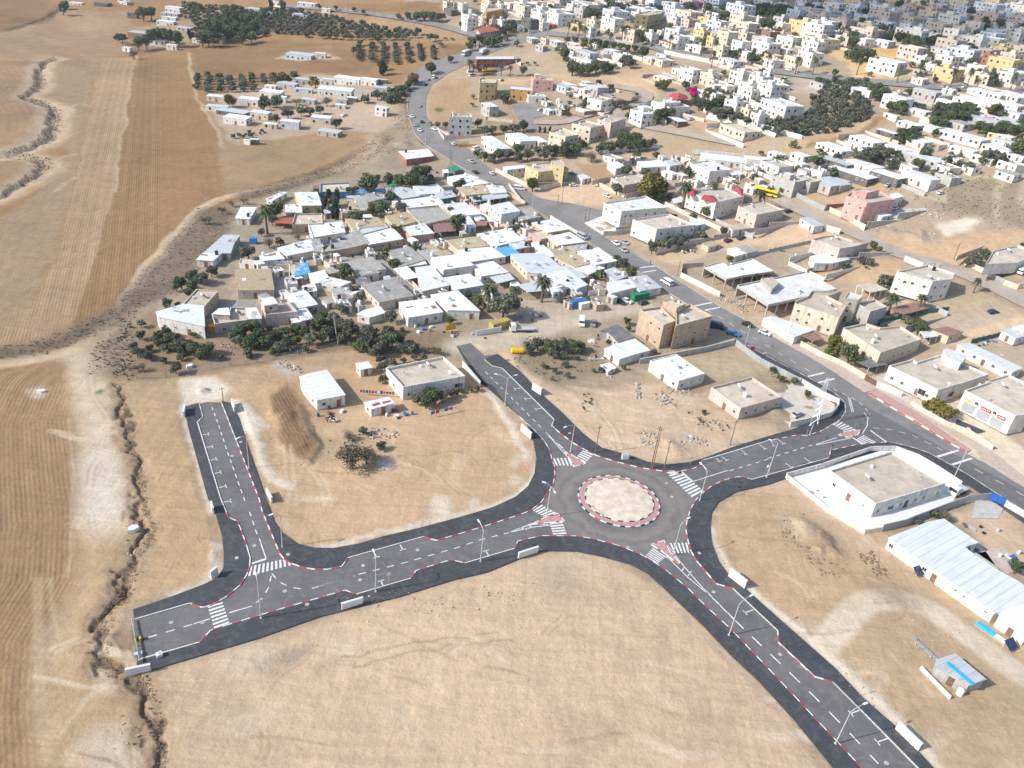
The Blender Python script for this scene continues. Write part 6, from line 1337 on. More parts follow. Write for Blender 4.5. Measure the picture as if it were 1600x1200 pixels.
scatter('rubble', 'heaps of rubble and litter on the plots round the new roads', 'rubble', [('C7 800,790 860,800', 3), ('C7 830,850 880,860', 3), ('C7 950,850 1030,860', 5), ('C7 930,560 1000,610', 4), ('C7 960,520 1070,520', 4), ('C7 1130,830 1210,850', 3), ('C7 580,435 620,440', 1.5), ('C7 780,480 790,560', 1.2), ('C7 540,320 500,330', 2), ('C7 120,200 220,210', 4), ('C5 960,350 1060,390', 3), ('F8 540,640 620,680', 5), ('C6 310,790 440,800', 5), ('F4 800,720 1200,780 1450,800', 9), ('F4 1300,500 1500,560', 7), ('F1 640,450 860,520', 3), ('F1 780,480 860,560', 3)], M_ROCKS, 0.5, 420, 'rock')
scatter('stones', 'small pale stones and lumps scattered over bare ground', 'stones', [('E8 750,900 820,960 800,1100', 4), ('E1 600,260 680,300', 3), ('C1 480,560 560,640', 5), ('C1 200,800 240,880', 4), ('F3 900,120 1100,300', 14), ('F3 1200,380 1300,400', 6), ('C5 780,760 1100,900', 6), ('E5 140,740 200,800', 2), ('E5 600,700 800,860', 10), ('E4 1240,560 1320,900', 3), ('C1 420,330 600,420', 6), ('C2 480,60 400,150', 12), ('D4 850,560 990,590', 6), ('C4 680,580 1050,620', 5), ('E7 700,400 1000,600', 9), ('E6 800,600 1200,900', 6), ('E3 100,800 1400,700', 8), ('E2 200,60 230,400', 3), ('F1 350,60 560,110', 3), ('F2 700,180 860,220', 3)], M_ROCKS, 0.24, 70, 'rock')
# ---------------------------------------------------------------- lamps, poles, signs
THINGS = []                                                    # (root, label, pos) for the label pass
def note(root, label, cat, pos, group=None, desc=None):
    root['category'] = cat; root['kind'] = 'thing'
    if group: root['group'] = group
    THINGS.append(dict(root=root, label=label, pos=Vector(pos), desc=desc)); return root
def lamp(base, heads, H=9.0, label=None, desc='tall grey street lamp', extra=None):
    b = G(*L(base)[0]).to_2d(); z0 = float(T(b.x, b.y)); r = link('street_lamp', None, None, (b.x, b.y, z0))
    if 'lampole' not in CACHE: CACHE['lampole'] = MB().tube([(0, 0, 0), (0, 0, 9.0)], [0.13, 0.065], 8).mesh('pole', M_GALV); CACHE['lampbase'] = MB().box((0, 0, .12), (.42, .42, .24)).mesh('base', M_CONC)
    p = link('pole', CACHE['lampole'], r); p.scale = (1, 1, H / 9.0); link('base', CACHE['lampbase'], r)
    for hd in heads:
        q = Gz(*L(hd)[0], z0 + H + .6); d = Vector((q.x - b.x, q.y - b.y, 0)); d = d.normalized() * min(max(d.length, 1.0), 3.0)
        MB().tube([(0, 0, H - .4), (d.x * .25, d.y * .25, H + .25), (d.x * .8, d.y * .8, H + .6), (d.x, d.y, H + .62)], [0.07, .06, .05, .05], 6).obj('arm', M_GALV, r)
        MB().box((0, 0, 0), (0.95, 0.34, 0.14)).obj('lamp_head', M_TANKW, r, (d.x * 1.12, d.y * 1.12, H + .6), math.atan2(d.y, d.x))
    note(r, label, 'street lamp', (b.x, b.y, z0 + 4), 'grey street lamps along the roads', desc); return r
lamp('E2 1032,665', ['E2 1000,395'], 10, 'lamp post on the south kerb near the left zebra crossings'); lamp('E3 348,700', ['E3 335,445'], label='lamp post by the parking bays south of the bottom road, nearest the T junction')
lamp('E3 1003,512', ['E3 995,260'], label='lamp post south of the bottom road, by the last bay before the roundabout'); lamp('E4 215,510', ['E4 205,295', 'E4 265,350'], label='double armed lamp post on the splitter island left of the roundabout')
lamp('E4 1172,410', ['E4 1185,180'], label='bent arm lamp post at the zebra crossing upper right of the roundabout'); lamp('E4 1005,750', ['E4 1100,520'], label='lamp post on the splitter island below the roundabout')
lamp('E6 155,372', ['E6 290,125'], label='lamp post on the left kerb of the bottom right road, upper one'); lamp('E6 820,1050', ['E6 1000,800'], label='lamp post on the left kerb of the bottom right road, nearest the camera')
lamp('C7 365,905', ['C7 330,750'], 8.5, 'lamp post on the small island above the roundabout'); lamp('C6 1155,615', ['C6 1220,425', 'C6 1000,400'], 9, 'double armed lamp post halfway up the centre road')
lamp('C5 757,1005', ['C5 695,815'], 9, 'lamp post on the dark pavement right of the left road, upper one'); lamp('E2 1165,218', ['E2 1100,15'], 9, 'lamp post on the dark pavement right of the left road, lower one')
lamp('C8 5,1025', ['C8 20,830'], 9, 'lamp post at the parking bays of the right hand road'); lamp('C8 1155,1080', [], 10, 'plain pole behind the white compound with a long shadow on the main road'); lamp('F1 875,855', ['F1 880,725'], 8, 'lamp post inside the metal fence bend by the main road')
lamp('F1 1220,830', ['F1 1265,640'], 9, 'lamp post on the pavement before the turquoise edged shop'); lamp('D7 345,560', [], 9); lamp('C2 1325,430', ['C2 1370,300'], 10, 'dark pole with long arm on the road junction corner')
lamp('E4 1590,265', ['E4 1585,215'], 5, 'short pole at the kerb tip of the right hand road'); lamp('D7 820,720', [], 10); lamp('C3 632,590', ['C3 645,505'], 8); lamp('C8 260,800', ['C8 255,745'], 4.5, 'low post on the pavement under the lattice mast')
M_WOOD = m_plain('old_wood', (0.17, 0.125, 0.09), .9, .2, 2)
def pole(base, H, label=None, desc='wooden utility pole', lean=(0, 0), m=None, arms=True):
    b = G(*L(base)[0]); r = link('utility_pole', None, None, b); MB().tube([(0, 0, -.2), (lean[0], lean[1], H)], [0.14, 0.09], 7).obj('pole', m or M_WOOD, r)
    if arms: MB().box((lean[0], lean[1], H - .5), (1.5, .1, .1), .6).obj('crossarm', M_WOOD, r)
    note(r, label, 'pole', b + Vector((0, 0, 3)), 'wooden and steel poles', desc)
for q, h, l in (('C7 520,910', 8.5, 'wooden pole on the kerb right above the roundabout'), ('C7 950,1010', 9, 'single wooden pole right of the twin poles above the roundabout'), ('C7 868,1005', 13, 'taller of the twin poles above the roundabout'), ('C7 1362,860', 8, 'wooden pole on the corner beside the beige bungalow'), ('C5 597,600', 5, 'thin pole at the blind end of the left road'),
                ('D7 548,740', 12, None), ('D7 562,720', 6, None), ('C3 285,400', 5, None), ('C3 308,402', 9, None), ('C3 455,502', 6, None), ('C3 478,500', 6, None), ('C3 1035,840', 6, 'wooden pole at the corner of the walled plot by the main road'), ('C4 565,535', 9, 'wooden pole in front of the pink villa'), ('C4 1160,742', 7, None), ('D2 1460,170', 8, None), ('D2 1295,130', 8, None), ('D2 1133,110', 8, None), ('D2 975,95', 8, None), ('D2 818,60', 8, None), ('C2 640,650', 6, None), ('D3 450,480', 8, None)): pole(q, h, l)
pole('C6 110,225', 9, 'leaning pale pole among the olive scrub', lean=(-1.2, .8), m=M_CONC, arms=False); pole('C7 878,1010', 12.6, 'slightly shorter of the twin poles above the roundabout')
def mast(base, H, w, label):
    b = G(*L(base)[0]); r = link('lattice_mast', None, None, b); m = MB()
    c = [(-1, -1), (1, -1), (1, 1), (-1, 1)]; n = 7
    P = lambda i, k: (c[i % 4][0] * w * (1 - .75 * k / n), c[i % 4][1] * w * (1 - .75 * k / n), H * k / n)
    for i in range(4): m.tube([P(i, 0), P(i, n)], .07, 4)
    for k in range(n):
        for i in range(4): m.tube([P(i, k), P(i + 1, k + 1)], .035, 3); m.tube([P(i, k + 1), P(i + 1, k + 1)], .03, 3)
    m.obj('lattice', M_GALV, r)
    for z in (H * .78, H * .9): MB().box((0, 0, z), (3.4 * w, .12, .12), .4).obj('crossarm', M_GALV, r)
    note(r, label, 'mast', b + Vector((0, 0, H / 2)))
mast('C8 280,720', 15, 1.1, 'tall grey lattice pylon at the corner of the paved yard'); mast('C3 1405,255', 15, 1.0, 'grey lattice mast right of the bluish white house')
# ---------------------------------------------------------------- vehicles
def carpaint(n, c): return m_plain('car_' + n, c, .3, .04)
PAINT = dict(white=(.78, .78, .78), silver=(.45, .47, .49), black=(.02, .02, .025), blue=(.05, .16, .38), dark_blue=(.02, .05, .12), grey=(.22, .23, .24), dark_green=(.02, .07, .06), red=(.4, .03, .03), yellow=(.85, .55, .02), beige=(.5, .42, .32))
M_TYRE = m_plain('tyre', (.02, .02, .02), .9, .1); M_LIGHT = m_plain('headlight_glass', (.7, .7, .65), .2, .05); M_TAIL = m_plain('tail_light', (.4, .02, .02), .3, .05)
def prof(pts, w, top=1.0):                                     # a side profile swept across the width
    b = MB(); n = len(pts); zs = [p[1] for p in pts]; z0, z1 = min(zs), max(zs)
    f = lambda z: w / 2 * (1 - (1 - top) * ((z - z0) / max(.01, z1 - z0)))
    vs = [(x, -f(z), z) for x, z in pts] + [(x, f(z), z) for x, z in pts]
    b.add(vs, [(i, i + n, (i + 1) % n + n, (i + 1) % n) for i in range(n)] + [tuple(range(n)), tuple(range(n, 2 * n))[::-1]]); return b
CARS = {}
def car_set(kind, col):
    k = (kind, col)
    if k in CARS: return CARS[k]
    m = carpaint(col, PAINT[col])
    if kind == 'car': Ln, body, gl, rf, w, wh = 4.3, [(-2.15, .3), (-2.15, .75), (-2.0, .92), (-1.1, .95), (1.0, .92), (1.95, .78), (2.15, .6), (2.15, .3)], [(-1.75, .93), (-1.25, 1.36), (.35, 1.38), (1.05, .93)], [(-1.27, 1.36), (-1.2, 1.42), (.28, 1.44), (.37, 1.38)], 1.76, 1.3
    elif kind == 'van': Ln, body, gl, rf, w, wh = 5.6, [(-2.8, .35), (-2.8, 1.25), (2.0, 1.25), (2.65, 1.05), (2.8, .8), (2.8, .35)], [(-2.75, 1.26), (-2.7, 1.85), (1.55, 1.85), (2.15, 1.26)], [(-2.75, 1.85), (-2.65, 2.2), (1.25, 2.2), (1.6, 1.85)], 2.0, 1.8
    elif kind == 'pickup': Ln, body, gl, rf, w, wh = 5.0, [(-2.5, .4), (-2.5, 1.0), (-.55, 1.0), (-.55, .95), (1.3, 1.02), (2.3, .9), (2.5, .7), (2.5, .4)], [(-.6, 1.0), (-.5, 1.5), (.7, 1.5), (1.3, 1.0)], [(-.55, 1.5), (-.48, 1.58), (.62, 1.58), (.72, 1.5)], 1.8, 1.6
    else: Ln, body, gl, rf, w, wh = 12.0, [(-6, .4), (-6, 1.3), (6, 1.3), (6, .4)], [(-5.98, 1.3), (-5.96, 2.3), (5.85, 2.3), (5.96, 1.3)], [(-6, 2.3), (-5.9, 3.0), (5.6, 3.0), (5.85, 2.3)], 2.5, 3.9
    if kind == 'bus': rfm = prof(rf, w, .92)
    else: rfm = prof(rf, w * .86, .97)
    if kind == 'bus':
        for q in range(3): rfm.box((-3.5 + q * 3.4, 0, 3.06), (1.5, 1.4, .16))
    r = .33 if kind != 'bus' else .5
    wheel = MB().tube([(0, -.11, 0), (0, .11, 0)], r, 12).mesh('wheel', M_TYRE); 
    CARS[k] = dict(body=prof(body, w, 1.0).mesh('body', m), glass=prof(gl, w * (.94 if kind != 'bus' else .99), .88).mesh('windows', glass()), roof=rfm.mesh('roof', m), wheel=wheel, w=w, wb=wh, r=r, L=Ln,
                   hl=MB().box((0, 0, 0), (.1, .34, .16)).mesh('headlight', M_LIGHT), tl=MB().box((0, 0, 0), (.08, .28, .2)).mesh('tail_light', M_TAIL))
    return CARS[k]
def vehicle(at, toward, kind, col, label=None, sc=1.0, group='vehicles on the roads and yards'):
    g = G(*L(at)[0], 0.6); z = float(T(g.x, g.y)); q = Gz(*L(toward)[0], z); d = (q - g); an = math.atan2(d.y, d.x); s = car_set(kind, col)
    on = 0.16
    nm = {'car': 'parked_car', 'van': 'van', 'pickup': 'pickup_truck', 'bus': 'bus'}[kind]; r = link(nm, None, None, (g.x, g.y, z + on - .08), an); r.scale = (sc,) * 3
    link('body', s['body'], r); link('windows', s['glass'], r); link('roof', s['roof'], r)
    for x in (-s['wb'], s['wb']):
        for y in (-1, 1): link('wheel', s['wheel'], r, (x, y * (s['w'] / 2 - .08), s['r']))
    for y in (-1, 1): link('headlight', s['hl'], r, (s['L'] / 2, y * s['w'] * .34, .68)); link('tail_light', s['tl'], r, (-s['L'] / 2, y * s['w'] * .36, .72))
    note(r, label, {'car': 'car', 'van': 'van', 'pickup': 'pickup truck', 'bus': 'bus'}[kind], g, group, '%s %s' % (col.replace('_', ' '), {'car': 'car', 'van': 'van', 'pickup': 'pickup truck', 'bus': 'bus'}[kind])); return r
VL = '''C3 650,640|C3 720,700|car|white|white car, left one of the two beside the cream villa
C3 698,682|C3 770,745|car|silver|silver white car, right one of the two beside the cream villa
C3 385,276|C3 430,285|car|white|white car alone at the edge of the large sandy lot
C3 968,885|C3 900,855|van|white|white minibus driving up the main road
C3 530,1022|C3 600,1045|car|silver|pale car in the yard left of the dark green canopied front
C3 675,1005|C3 720,1040|car|black|dark car parked before the white roofed garage
C3 718,1000|C3 770,1030|car|white|white car parked left of the green container
C3 820,1010|C3 880,1000|car|dark_green|dark car in front of the green container
C3 435,1135|C3 433,1200|van|white|white van parked on the pale sandy driveway
C3 510,1140|C3 490,1199|car|grey|grey car beside the white van on the driveway
F1 900,678|F1 980,720|car|black|black car on the main road above the junction
F1 1040,745|F1 1120,790|car|white|white car on the main road before the low white shop
F1 775,752|F1 850,790|pickup|blue|bright blue vehicle parked beside the brick coloured building
F1 640,695|F1 730,730|van|dark_blue|dark blue vehicle in the building's shadow
C3 1430,605|C3 1490,595|pickup|dark_blue|dark pickup parked right of the dirt yard
C3 1350,622|C3 1410,612|car|black|black car beside the dark pickup
C3 440,600|C3 500,640|van|silver|pale van parked tight against the village edge
C8 183,668|C8 240,650|car|silver|silver car parked in the concrete yard
F3 1290,45|F3 1370,55|car|dark_blue|dark car alone on the rubbish strewn lot
C4 495,796|C4 550,790|car|black|dark wreck beside the sandy plot
C4 795,420|C4 830,415|car|white|white car beside the pink villa
C4 1590,820|C4 1650,800|van|white|white van cut by the right edge
D7 340,65|D7 400,50|car|dark_green|
D7 295,242|D7 300,290|car|silver|
D7 232,330|D7 262,360|car|white|
D7 315,373|D7 310,320|car|dark_green|
D7 262,400|D7 290,440|car|silver|
D7 297,446|D7 330,490|car|white|
D7 388,390|D7 430,430|car|grey|
D7 420,434|D7 460,460|car|white|
D7 760,792|D7 700,750|car|dark_green|
D7 900,802|D7 860,770|car|white|
D7 728,705|D7 780,740|pickup|beige|
D7 1125,932|D7 1200,950|van|white|white van at the foot of the mustard building
D7 578,557|D7 530,530|car|white|
D7 770,602|D7 820,600|van|white|
D7 1300,275|D7 1350,272|car|white|
D7 365,22|D7 400,5|car|silver|
D7 415,5|D7 450,-20|van|white|
D7 1545,212|D7 1580,215|car|grey|
D7 1575,236|D7 1610,230|car|white|
D7 975,22|D7 1010,20|car|white|
D7 670,1015|D7 700,1020|car|blue|
D3 780,390|D3 800,370|car|white|
D3 820,378|D3 840,358|car|silver|
D3 860,368|D3 880,350|car|white|
D3 900,355|D3 920,335|car|grey|
D3 1020,325|D3 1060,315|car|white|
D3 980,378|D3 1010,370|car|white|
D3 725,605|D3 770,612|van|white|
D3 740,632|D3 790,640|van|white|
D2 950,720|D2 990,715|pickup|white|white pickup on the farmstead dirt yard
D2 840,50|D2 870,55|car|white|
D4 980,372|D4 1020,382|car|silver|
D4 900,375|D4 930,382|car|grey|
D4 620,330|D4 660,340|car|white|
D4 1230,420|D4 1270,430|car|black|
D5 780,600|D5 830,605|car|white|
D6 930,720|D6 970,725|car|silver|
D6 1050,745|D6 1090,740|car|dark_blue|
D6 1100,700|D6 1140,705|car|white|
C4 250,165|C4 290,170|car|white|'''
for ln in VL.splitlines():
    f = ln.split('|'); vehicle(f[0], f[1], f[2], f[3], f[4] or None)
vehicle('D3 685,448', 'D3 760,430', 'bus', 'white', 'white coach turning on the bend of the main road'); vehicle('D3 875,608', 'D3 960,608', 'bus', 'yellow', 'yellow bus in front of the dark red hall'); vehicle('C3 1585,330', 'C3 1700,370', 'bus', 'yellow', 'yellow bus parked left of the grey concrete villa')
def truck(at, toward, label, bed='flat', cab='white', Ln=8.0, boxc=None):
    g = G(*L(at)[0], .6); z = float(T(g.x, g.y)); q = Gz(*L(toward)[0], z); d = q - g; r = link('truck', None, None, (g.x, g.y, z + .06), math.atan2(d.y, d.x)); m = carpaint(cab, PAINT[cab])
    h = Ln / 2; prof([(h - 1.9, .6), (h - 1.9, 2.7), (h - .5, 2.7), (h - .05, 1.7), (h, .6)], 2.3, .95).obj('cab', m, r); MB().box((h - .2, 0, 1.95), (.5, 2.0, .7)).obj('windscreen', glass(), r)
    MB().box((-.9, 0, .75), (Ln - 2.0, .9, .25)).obj('chassis', M_DARKM, r)
    if bed == 'flat': MB().box((-1.05, 0, 1.05), (Ln - 2.2, 2.35, .3)).obj('flatbed', M_GALV, r)
    else: MB().box((-1.05, 0, 2.0), (Ln - 2.2, 2.4, 2.1)).obj('box', boxc or M_TANKW, r)
    w = MB().tube([(0, -.14, 0), (0, .14, 0)], .5, 12).mesh('wheel', M_TYRE)
    for x in (h - 1.0, -h + 1.2, -h + 2.4):
        for y in (-1, 1): link('wheel', w, r, (x, y * 1.0, .5))
    note(r, label, 'truck', g)
truck('C6 1260,140', 'C6 1150,150', 'white flatbed truck with long silver bed on the pale driveway'); truck('E5 1185,350', 'E5 1130,385', 'white truck cab inside the white walled compound', Ln=6.0); truck('D3 830,435', 'D3 920,405', 'long white lorry near the dark red hall', 'box', Ln=13); 
def container(at, a, b, h, m, name, label, cat, wd=2.5, z0=0.0, ribs=True):
    p, q = [Gz(*L(x)[0], h) for x in (a, b)]; d = (q - p); d.z = 0; c = (p + q) / 2; r = link(name, None, None, (c.x, c.y, z0), math.atan2(d.y, d.x)); Ln = d.length
    body = MB().box((0, wd / 2, h / 2), (Ln, wd, h))
    body.obj('body', m, r); n = max(3, int(Ln / .6))
    if ribs:
        rb = MB()
        for k in range(n): rb.box(((k + .5) / n * Ln - Ln / 2, -.02, h / 2), (.12, .06, h - .2))
        tag(rb.obj('rib', m, r), kind='stuff')
    MB().box((0, wd / 2, h + .03), (Ln + .06, wd + .06, .06)).obj('lid', m, r); note(r, label, cat, c)
container('', 'C3 770,968', 'C3 862,952', 2.6, m_plain('green_tarp', (.02, .22, .10), .6, .2), 'container', 'dark green container beside the white roofed garage', 'container')
container('', 'C3 382,1010', 'C3 475,996', 2.6, m_plain('blue_steel', (.04, .15, .35), .5, .15), 'container', 'blue container in the dirt yard below the right date palm', 'container')
container('', 'C6 1085,110', 'C6 1192,80', 2.5, m_plain('yellow_steel', (.42, .34, .10), .6, .15), 'container', 'faded yellow container behind the flatbed truck', 'container')
container('', 'F8 455,482', 'F8 512,480', 2.2, m_plain('orange_steel', (.62, .25, .03), .6, .12), 'storage_box', 'orange box in the alley beside the large white barn', 'box', 2.0)
container('', 'C1 757,612', 'C1 800,614', 2.3, m_plain('bright_blue_steel', (.03, .22, .52), .5, .12), 'storage_box', 'small bright blue hut between garden trees', 'box', 2.2)
container('', 'C3 905,702', 'C3 940,700', 1.4, m_plain('green_bin', (.02, .25, .06), .5, .1), 'waste_container', 'small green waste container at the wall corner', 'bin', 1.5)
g = G(*L('C6 1235,270')[0], 1.0); o = MB().tube([(-2, 0, 1), (-1.8, 0, 1), (1.8, 0, 1), (2, 0, 1)], [.7, 1.0, 1.0, .7], 14).obj('fuel_tank', m_plain('yellow_tank', (.70, .42, .01), .4, .1), None, (g.x, g.y, 0), .15); note(o, 'yellow cylindrical tank lying at the edge of the scrub', 'tank', g)
def board(a, b, z0, h, m, name, label, cat, th=.08, desc=None, posts=True):
    p, q = [G(*L(x)[0]) for x in (a, b)]; d = q - p; c = (p + q) / 2; r = link(name, None, None, (c.x, c.y, c.z), math.atan2(d.y, d.x)); Ln = Vector((d.x, d.y)).length
    MB().box((0, 0, z0 + h / 2), (Ln, th, h)).obj('panel', m, r)
    if posts:
        for s in (-.45, .45): MB().box((s * Ln, .08, (z0 + h) / 2), (.08, .08, z0 + h)).obj('post', M_GALV, r)
    note(r, label, cat, c, desc=desc); return r
board('C6 785,160', 'C6 847,150', .8, 1.9, m_plain('orange_sheet', (.72, .34, .02), .6, .1), 'board', 'orange yellow board standing at the village edge', 'board')
board('F1 905,930', 'F1 940,925', 1.6, 1.3, m_plain('red_sign', (.6, .05, .04), .5, .1), 'sign_board', 'red and white sign board at the metal fence', 'sign')
# red cloth, blue sheets and the like on fronts
board('C1 700,955', 'C1 740,952', 1.2, 1.2, m_plain('lilac_cloth', (.55, .5, .6), .8, .1), 'cloth', 'pale lilac cloth hanging on the reed roofed barn', 'cloth', posts=False); board('C1 741,952', 'C1 778,950', 1.2, 1.1, m_plain('red_cloth', (.6, .02, .03), .8, .1), 'cloth', 'bright red cloth hanging on the reed roofed barn', 'cloth', posts=False)
board('C5 1190,628', 'C5 1300,605', 1.2, 1.5, m_plain('blue_sheet', (.06, .20, .42), .6, .2), 'sheet', 'blue sheet across the open front of the white metal barn', 'sheet', posts=False)
# the pale concrete panels standing at the pavement edge
def panel_wall(a, b, h, label, th=.35, n=1, m=None):
    p, q = [G(*L(x)[0]) for x in (a, b)]; d = q - p; c = (p + q) / 2; Ln = Vector((d.x, d.y)).length; r = link('concrete_wall_panel', None, None, (c.x, c.y, 0.1), math.atan2(d.y, d.x))
    for k in range(n): MB().box(((k + .5) / n * Ln - Ln / 2, 0, h / 2), (Ln / n - .08, th, h)).obj('panel', m or M_PWALL, r)
    MB().box((0, 0, h + .05), (Ln + .1, th + .12, .1)).obj('coping', m or M_PWALL, r); note(r, label, 'wall panel', c, 'pale utility walls at the pavement edges')
M_PWALL = m_plain('pale_concrete', (.66, .66, .66), .8, .06)
panel_wall('E3 135,812', 'E3 268,772', 1.6, 'pale concrete utility wall south of the bottom road, middle one'); panel_wall('E3 1237,492', 'E3 1360,452', 1.6, 'pale concrete utility wall south of the bottom road, nearest the roundabout'); panel_wall('E2 718,420', 'E2 762,385', 1.8, 'pale utility wall at the inner bend left of the T junction')
panel_wall('E8 792,622', 'E8 945,590', 1.5, 'pale utility wall at the cut off left end of the bottom road'); panel_wall('C5 350,690', 'C5 358,640', 1.6, 'pale utility wall left of the blind road end'); panel_wall('C5 650,605', 'C5 668,660', 1.6, 'pale utility wall right of the blind road end')
panel_wall('C6 1255,770', 'C6 1318,828', 2.0, 'pale utility wall on the inner side of the centre road'); panel_wall('C6 1325,515', 'C6 1382,552', 2.2, 'pale twin utility cabinet wall right of the centre road', n=3); panel_wall('E4 1352,880', 'E4 1455,960', 2.2, 'pale slotted utility wall right of the bottom right road, upper one', n=4)
panel_wall('E6 1195,955', 'E6 1340,1095', 1.9, 'pale slotted utility wall right of the bottom right road, nearest the camera', n=5); panel_wall('E1 1322,1170', 'E1 1335,1215', 1.6, 'pale utility wall halfway down the left road, sand side'); panel_wall('C5 868,1165', 'C5 900,1225', 1.5, 'pale utility wall right of the left road, halfway')
g = G(*L('E4 705,150')[0]); r = link('utility_cabinet', None, None, g, .3); MB().box((0, 0, .9), (1.9, .8, 1.6)).obj('body', M_GALV, r); MB().box((0, 0, .05), (2.1, 1.0, .15)).obj('plinth', M_CONC, r); MB().box((-.45, -.42, .9), (.8, .04, 1.3)).obj('door', M_TANKW, r); MB().box((.45, -.42, .9), (.8, .04, 1.3)).obj('door', M_TANKW, r); note(r, 'pale grey utility cabinet on the dark pavement above the roundabout', 'cabinet', g)
# barrier across the cut off road end
p, q = G(*L('E8 825,285')[0]), G(*L('E8 875,550')[0]); d = q - p; r = link('road_barrier', None, None, (p + q) / 2, math.atan2(d.y, d.x)); Ln = d.length
MB().box((0, 0, .75), (Ln, .08, .32)).obj('rail', M_GALV, r)
for k in range(6): MB().box(((k / 5 - .5) * Ln * .96, .08, .4), (.12, .12, .8)).obj('post', M_GALV, r)
note(r, 'grey steel barrier across the cut off left road end', 'barrier', (p + q) / 2)
for s, l in (('E8 870,400', 'black and yellow striped warning block at the barrier'), ('E8 865,495', 'grey bundle lying at the barrier end')):
    g = G(*L(s)[0]); r = link('warning_block', None, None, g, .4)
    for k in range(4): MB().box((k * .35 - .5, 0, .3), (.33, .7, .6)).obj('stripe', [m_plain('sign_yellow', (.75, .5, .05), .5, .1), M_DARKM][k % 2] if 'yellow' in l else M_GALV, r)
    note(r, l, 'warning block', g)
g = G(*L('E8 998,503')[0]); r = link('concrete_block', None, None, g, .7); MB().box((0, 0, .5), (1.0, .9, .7)).obj('body', M_PWALL, r); MB().box((0, 0, .9), (.3, .3, .1)).obj('lug', M_GALV, r); note(r, 'single pale concrete block near the barrier', 'block', g)
g = G(*L('E2 235,115')[0]); o = MB().prism([(-1.1, -.7), (.2, -.9), (1.2, -.3), (.9, .7), (-.3, .8), (-.9, .3)], 0, .9).obj('boulder', M_PWALL, None, g, .5); note(o, 'white boulder beside the dark ditch', 'boulder', g)
g = G(*L('E1 258,450')[0]); o = MB().prism([(-1.1, -.5), (.2, -.7), (1.1, -.3), (.9, .5), (-.9, .4)], 0, .6).obj('boulder', M_PWALL, None, g, .2); note(o, 'pale boulder lying in the ploughed field', 'boulder', g)
g = G(*L('F8 300,820')[0]); o = MB().prism([(-1.0, -.6), (.2, -.8), (1.0, -.3), (.8, .6), (-.8, .5)], 0, .8).obj('boulder', M_PWALL, None, g, .8); note(o, 'white boulder next to the lone grove bush', 'boulder', g)
for s, l in (('C7 180,480', 'small white traffic sign right of the centre road'), ('E3 430,640', 'thin sign post at the south bays of the bottom road'), ('C7 1110,985', 'thin sign post on the kerb right of the twin poles'), ('E6 970,745', 'thin sign post at the kerb of the bottom right road'), ('C8 385,905', 'red and white marker post at the kerb corner'), ('C8 240,800', 'red and white marker post on the far kerb tip')):
    g = G(*L(s)[0]); r = link('road_sign', None, None, g, .5); MB().tube([(0, 0, 0), (0, 0, 2.6)], .045, 6).obj('post', M_GALV, r); MB().box((0, -.06, 2.3), (.75, .04, .75)).obj('plate', M_TANKW if 'red' not in l else M_RED, r); note(r, l, 'sign', g)
# ---------------------------------------------------------------- walls and fences
def wall_run(pts, h, m, label=None, th=.2, name='garden_wall', cap=True, desc='garden wall', panels=0.0, kind=None):
    P = W2(pts); c = sum(P, Vector((0, 0))) / len(P); z = float(T(c.x, c.y)); r = link(name, None, None, (c.x, c.y, z))
    for a, b in zip(P, P[1:]):
        d = b - a; Ln = d.length; k = max(1, int(round(Ln / panels))) if panels else max(1, int(Ln / 25))
        for i in range(k):
            mm = a.lerp(b, (i + .5) / k); zz = float(T(mm.x, mm.y)) - z; an = math.atan2(d.y, d.x); key = ('wp', round(Ln / k, 1), h, th, m.name)
            if key not in CACHE:
                mb = MB().box((0, 0, h / 2 - .3), (Ln / k - (.05 if panels else -th * .6), th, h + .6))
                CACHE[key] = mb.mesh('panel', m)
            link('panel', CACHE[key], r, (mm.x - c.x, mm.y - c.y, zz), an)
            if cap:
                key = ('wc', round(Ln / k, 1), th, h)
                if key not in CACHE: CACHE[key] = MB().box((0, 0, h + .035), (Ln / k + th, th + .1, .07)).mesh('coping', M_COPE)
                link('coping', CACHE[key], r, (mm.x - c.x, mm.y - c.y, zz), an)
    note(r, label, 'fence' if 'fence' in name else 'wall', (c.x, c.y, z + 1), None, desc)
M_COPE = m_plain('pale_coping', (.62, .57, .50), .85, .08)
WC = wallm('c'); WW = wallm('w'); WG = wallm('g'); WZ = wallm('z'); M_TIN = m_roof('sheet', (0.36, 0.38, 0.40)); M_TINW = m_roof('sheet', (0.80, 0.81, 0.82)); M_GRN = m_plain('green_fence_cloth', (.02, .14, .10), .8, .2)
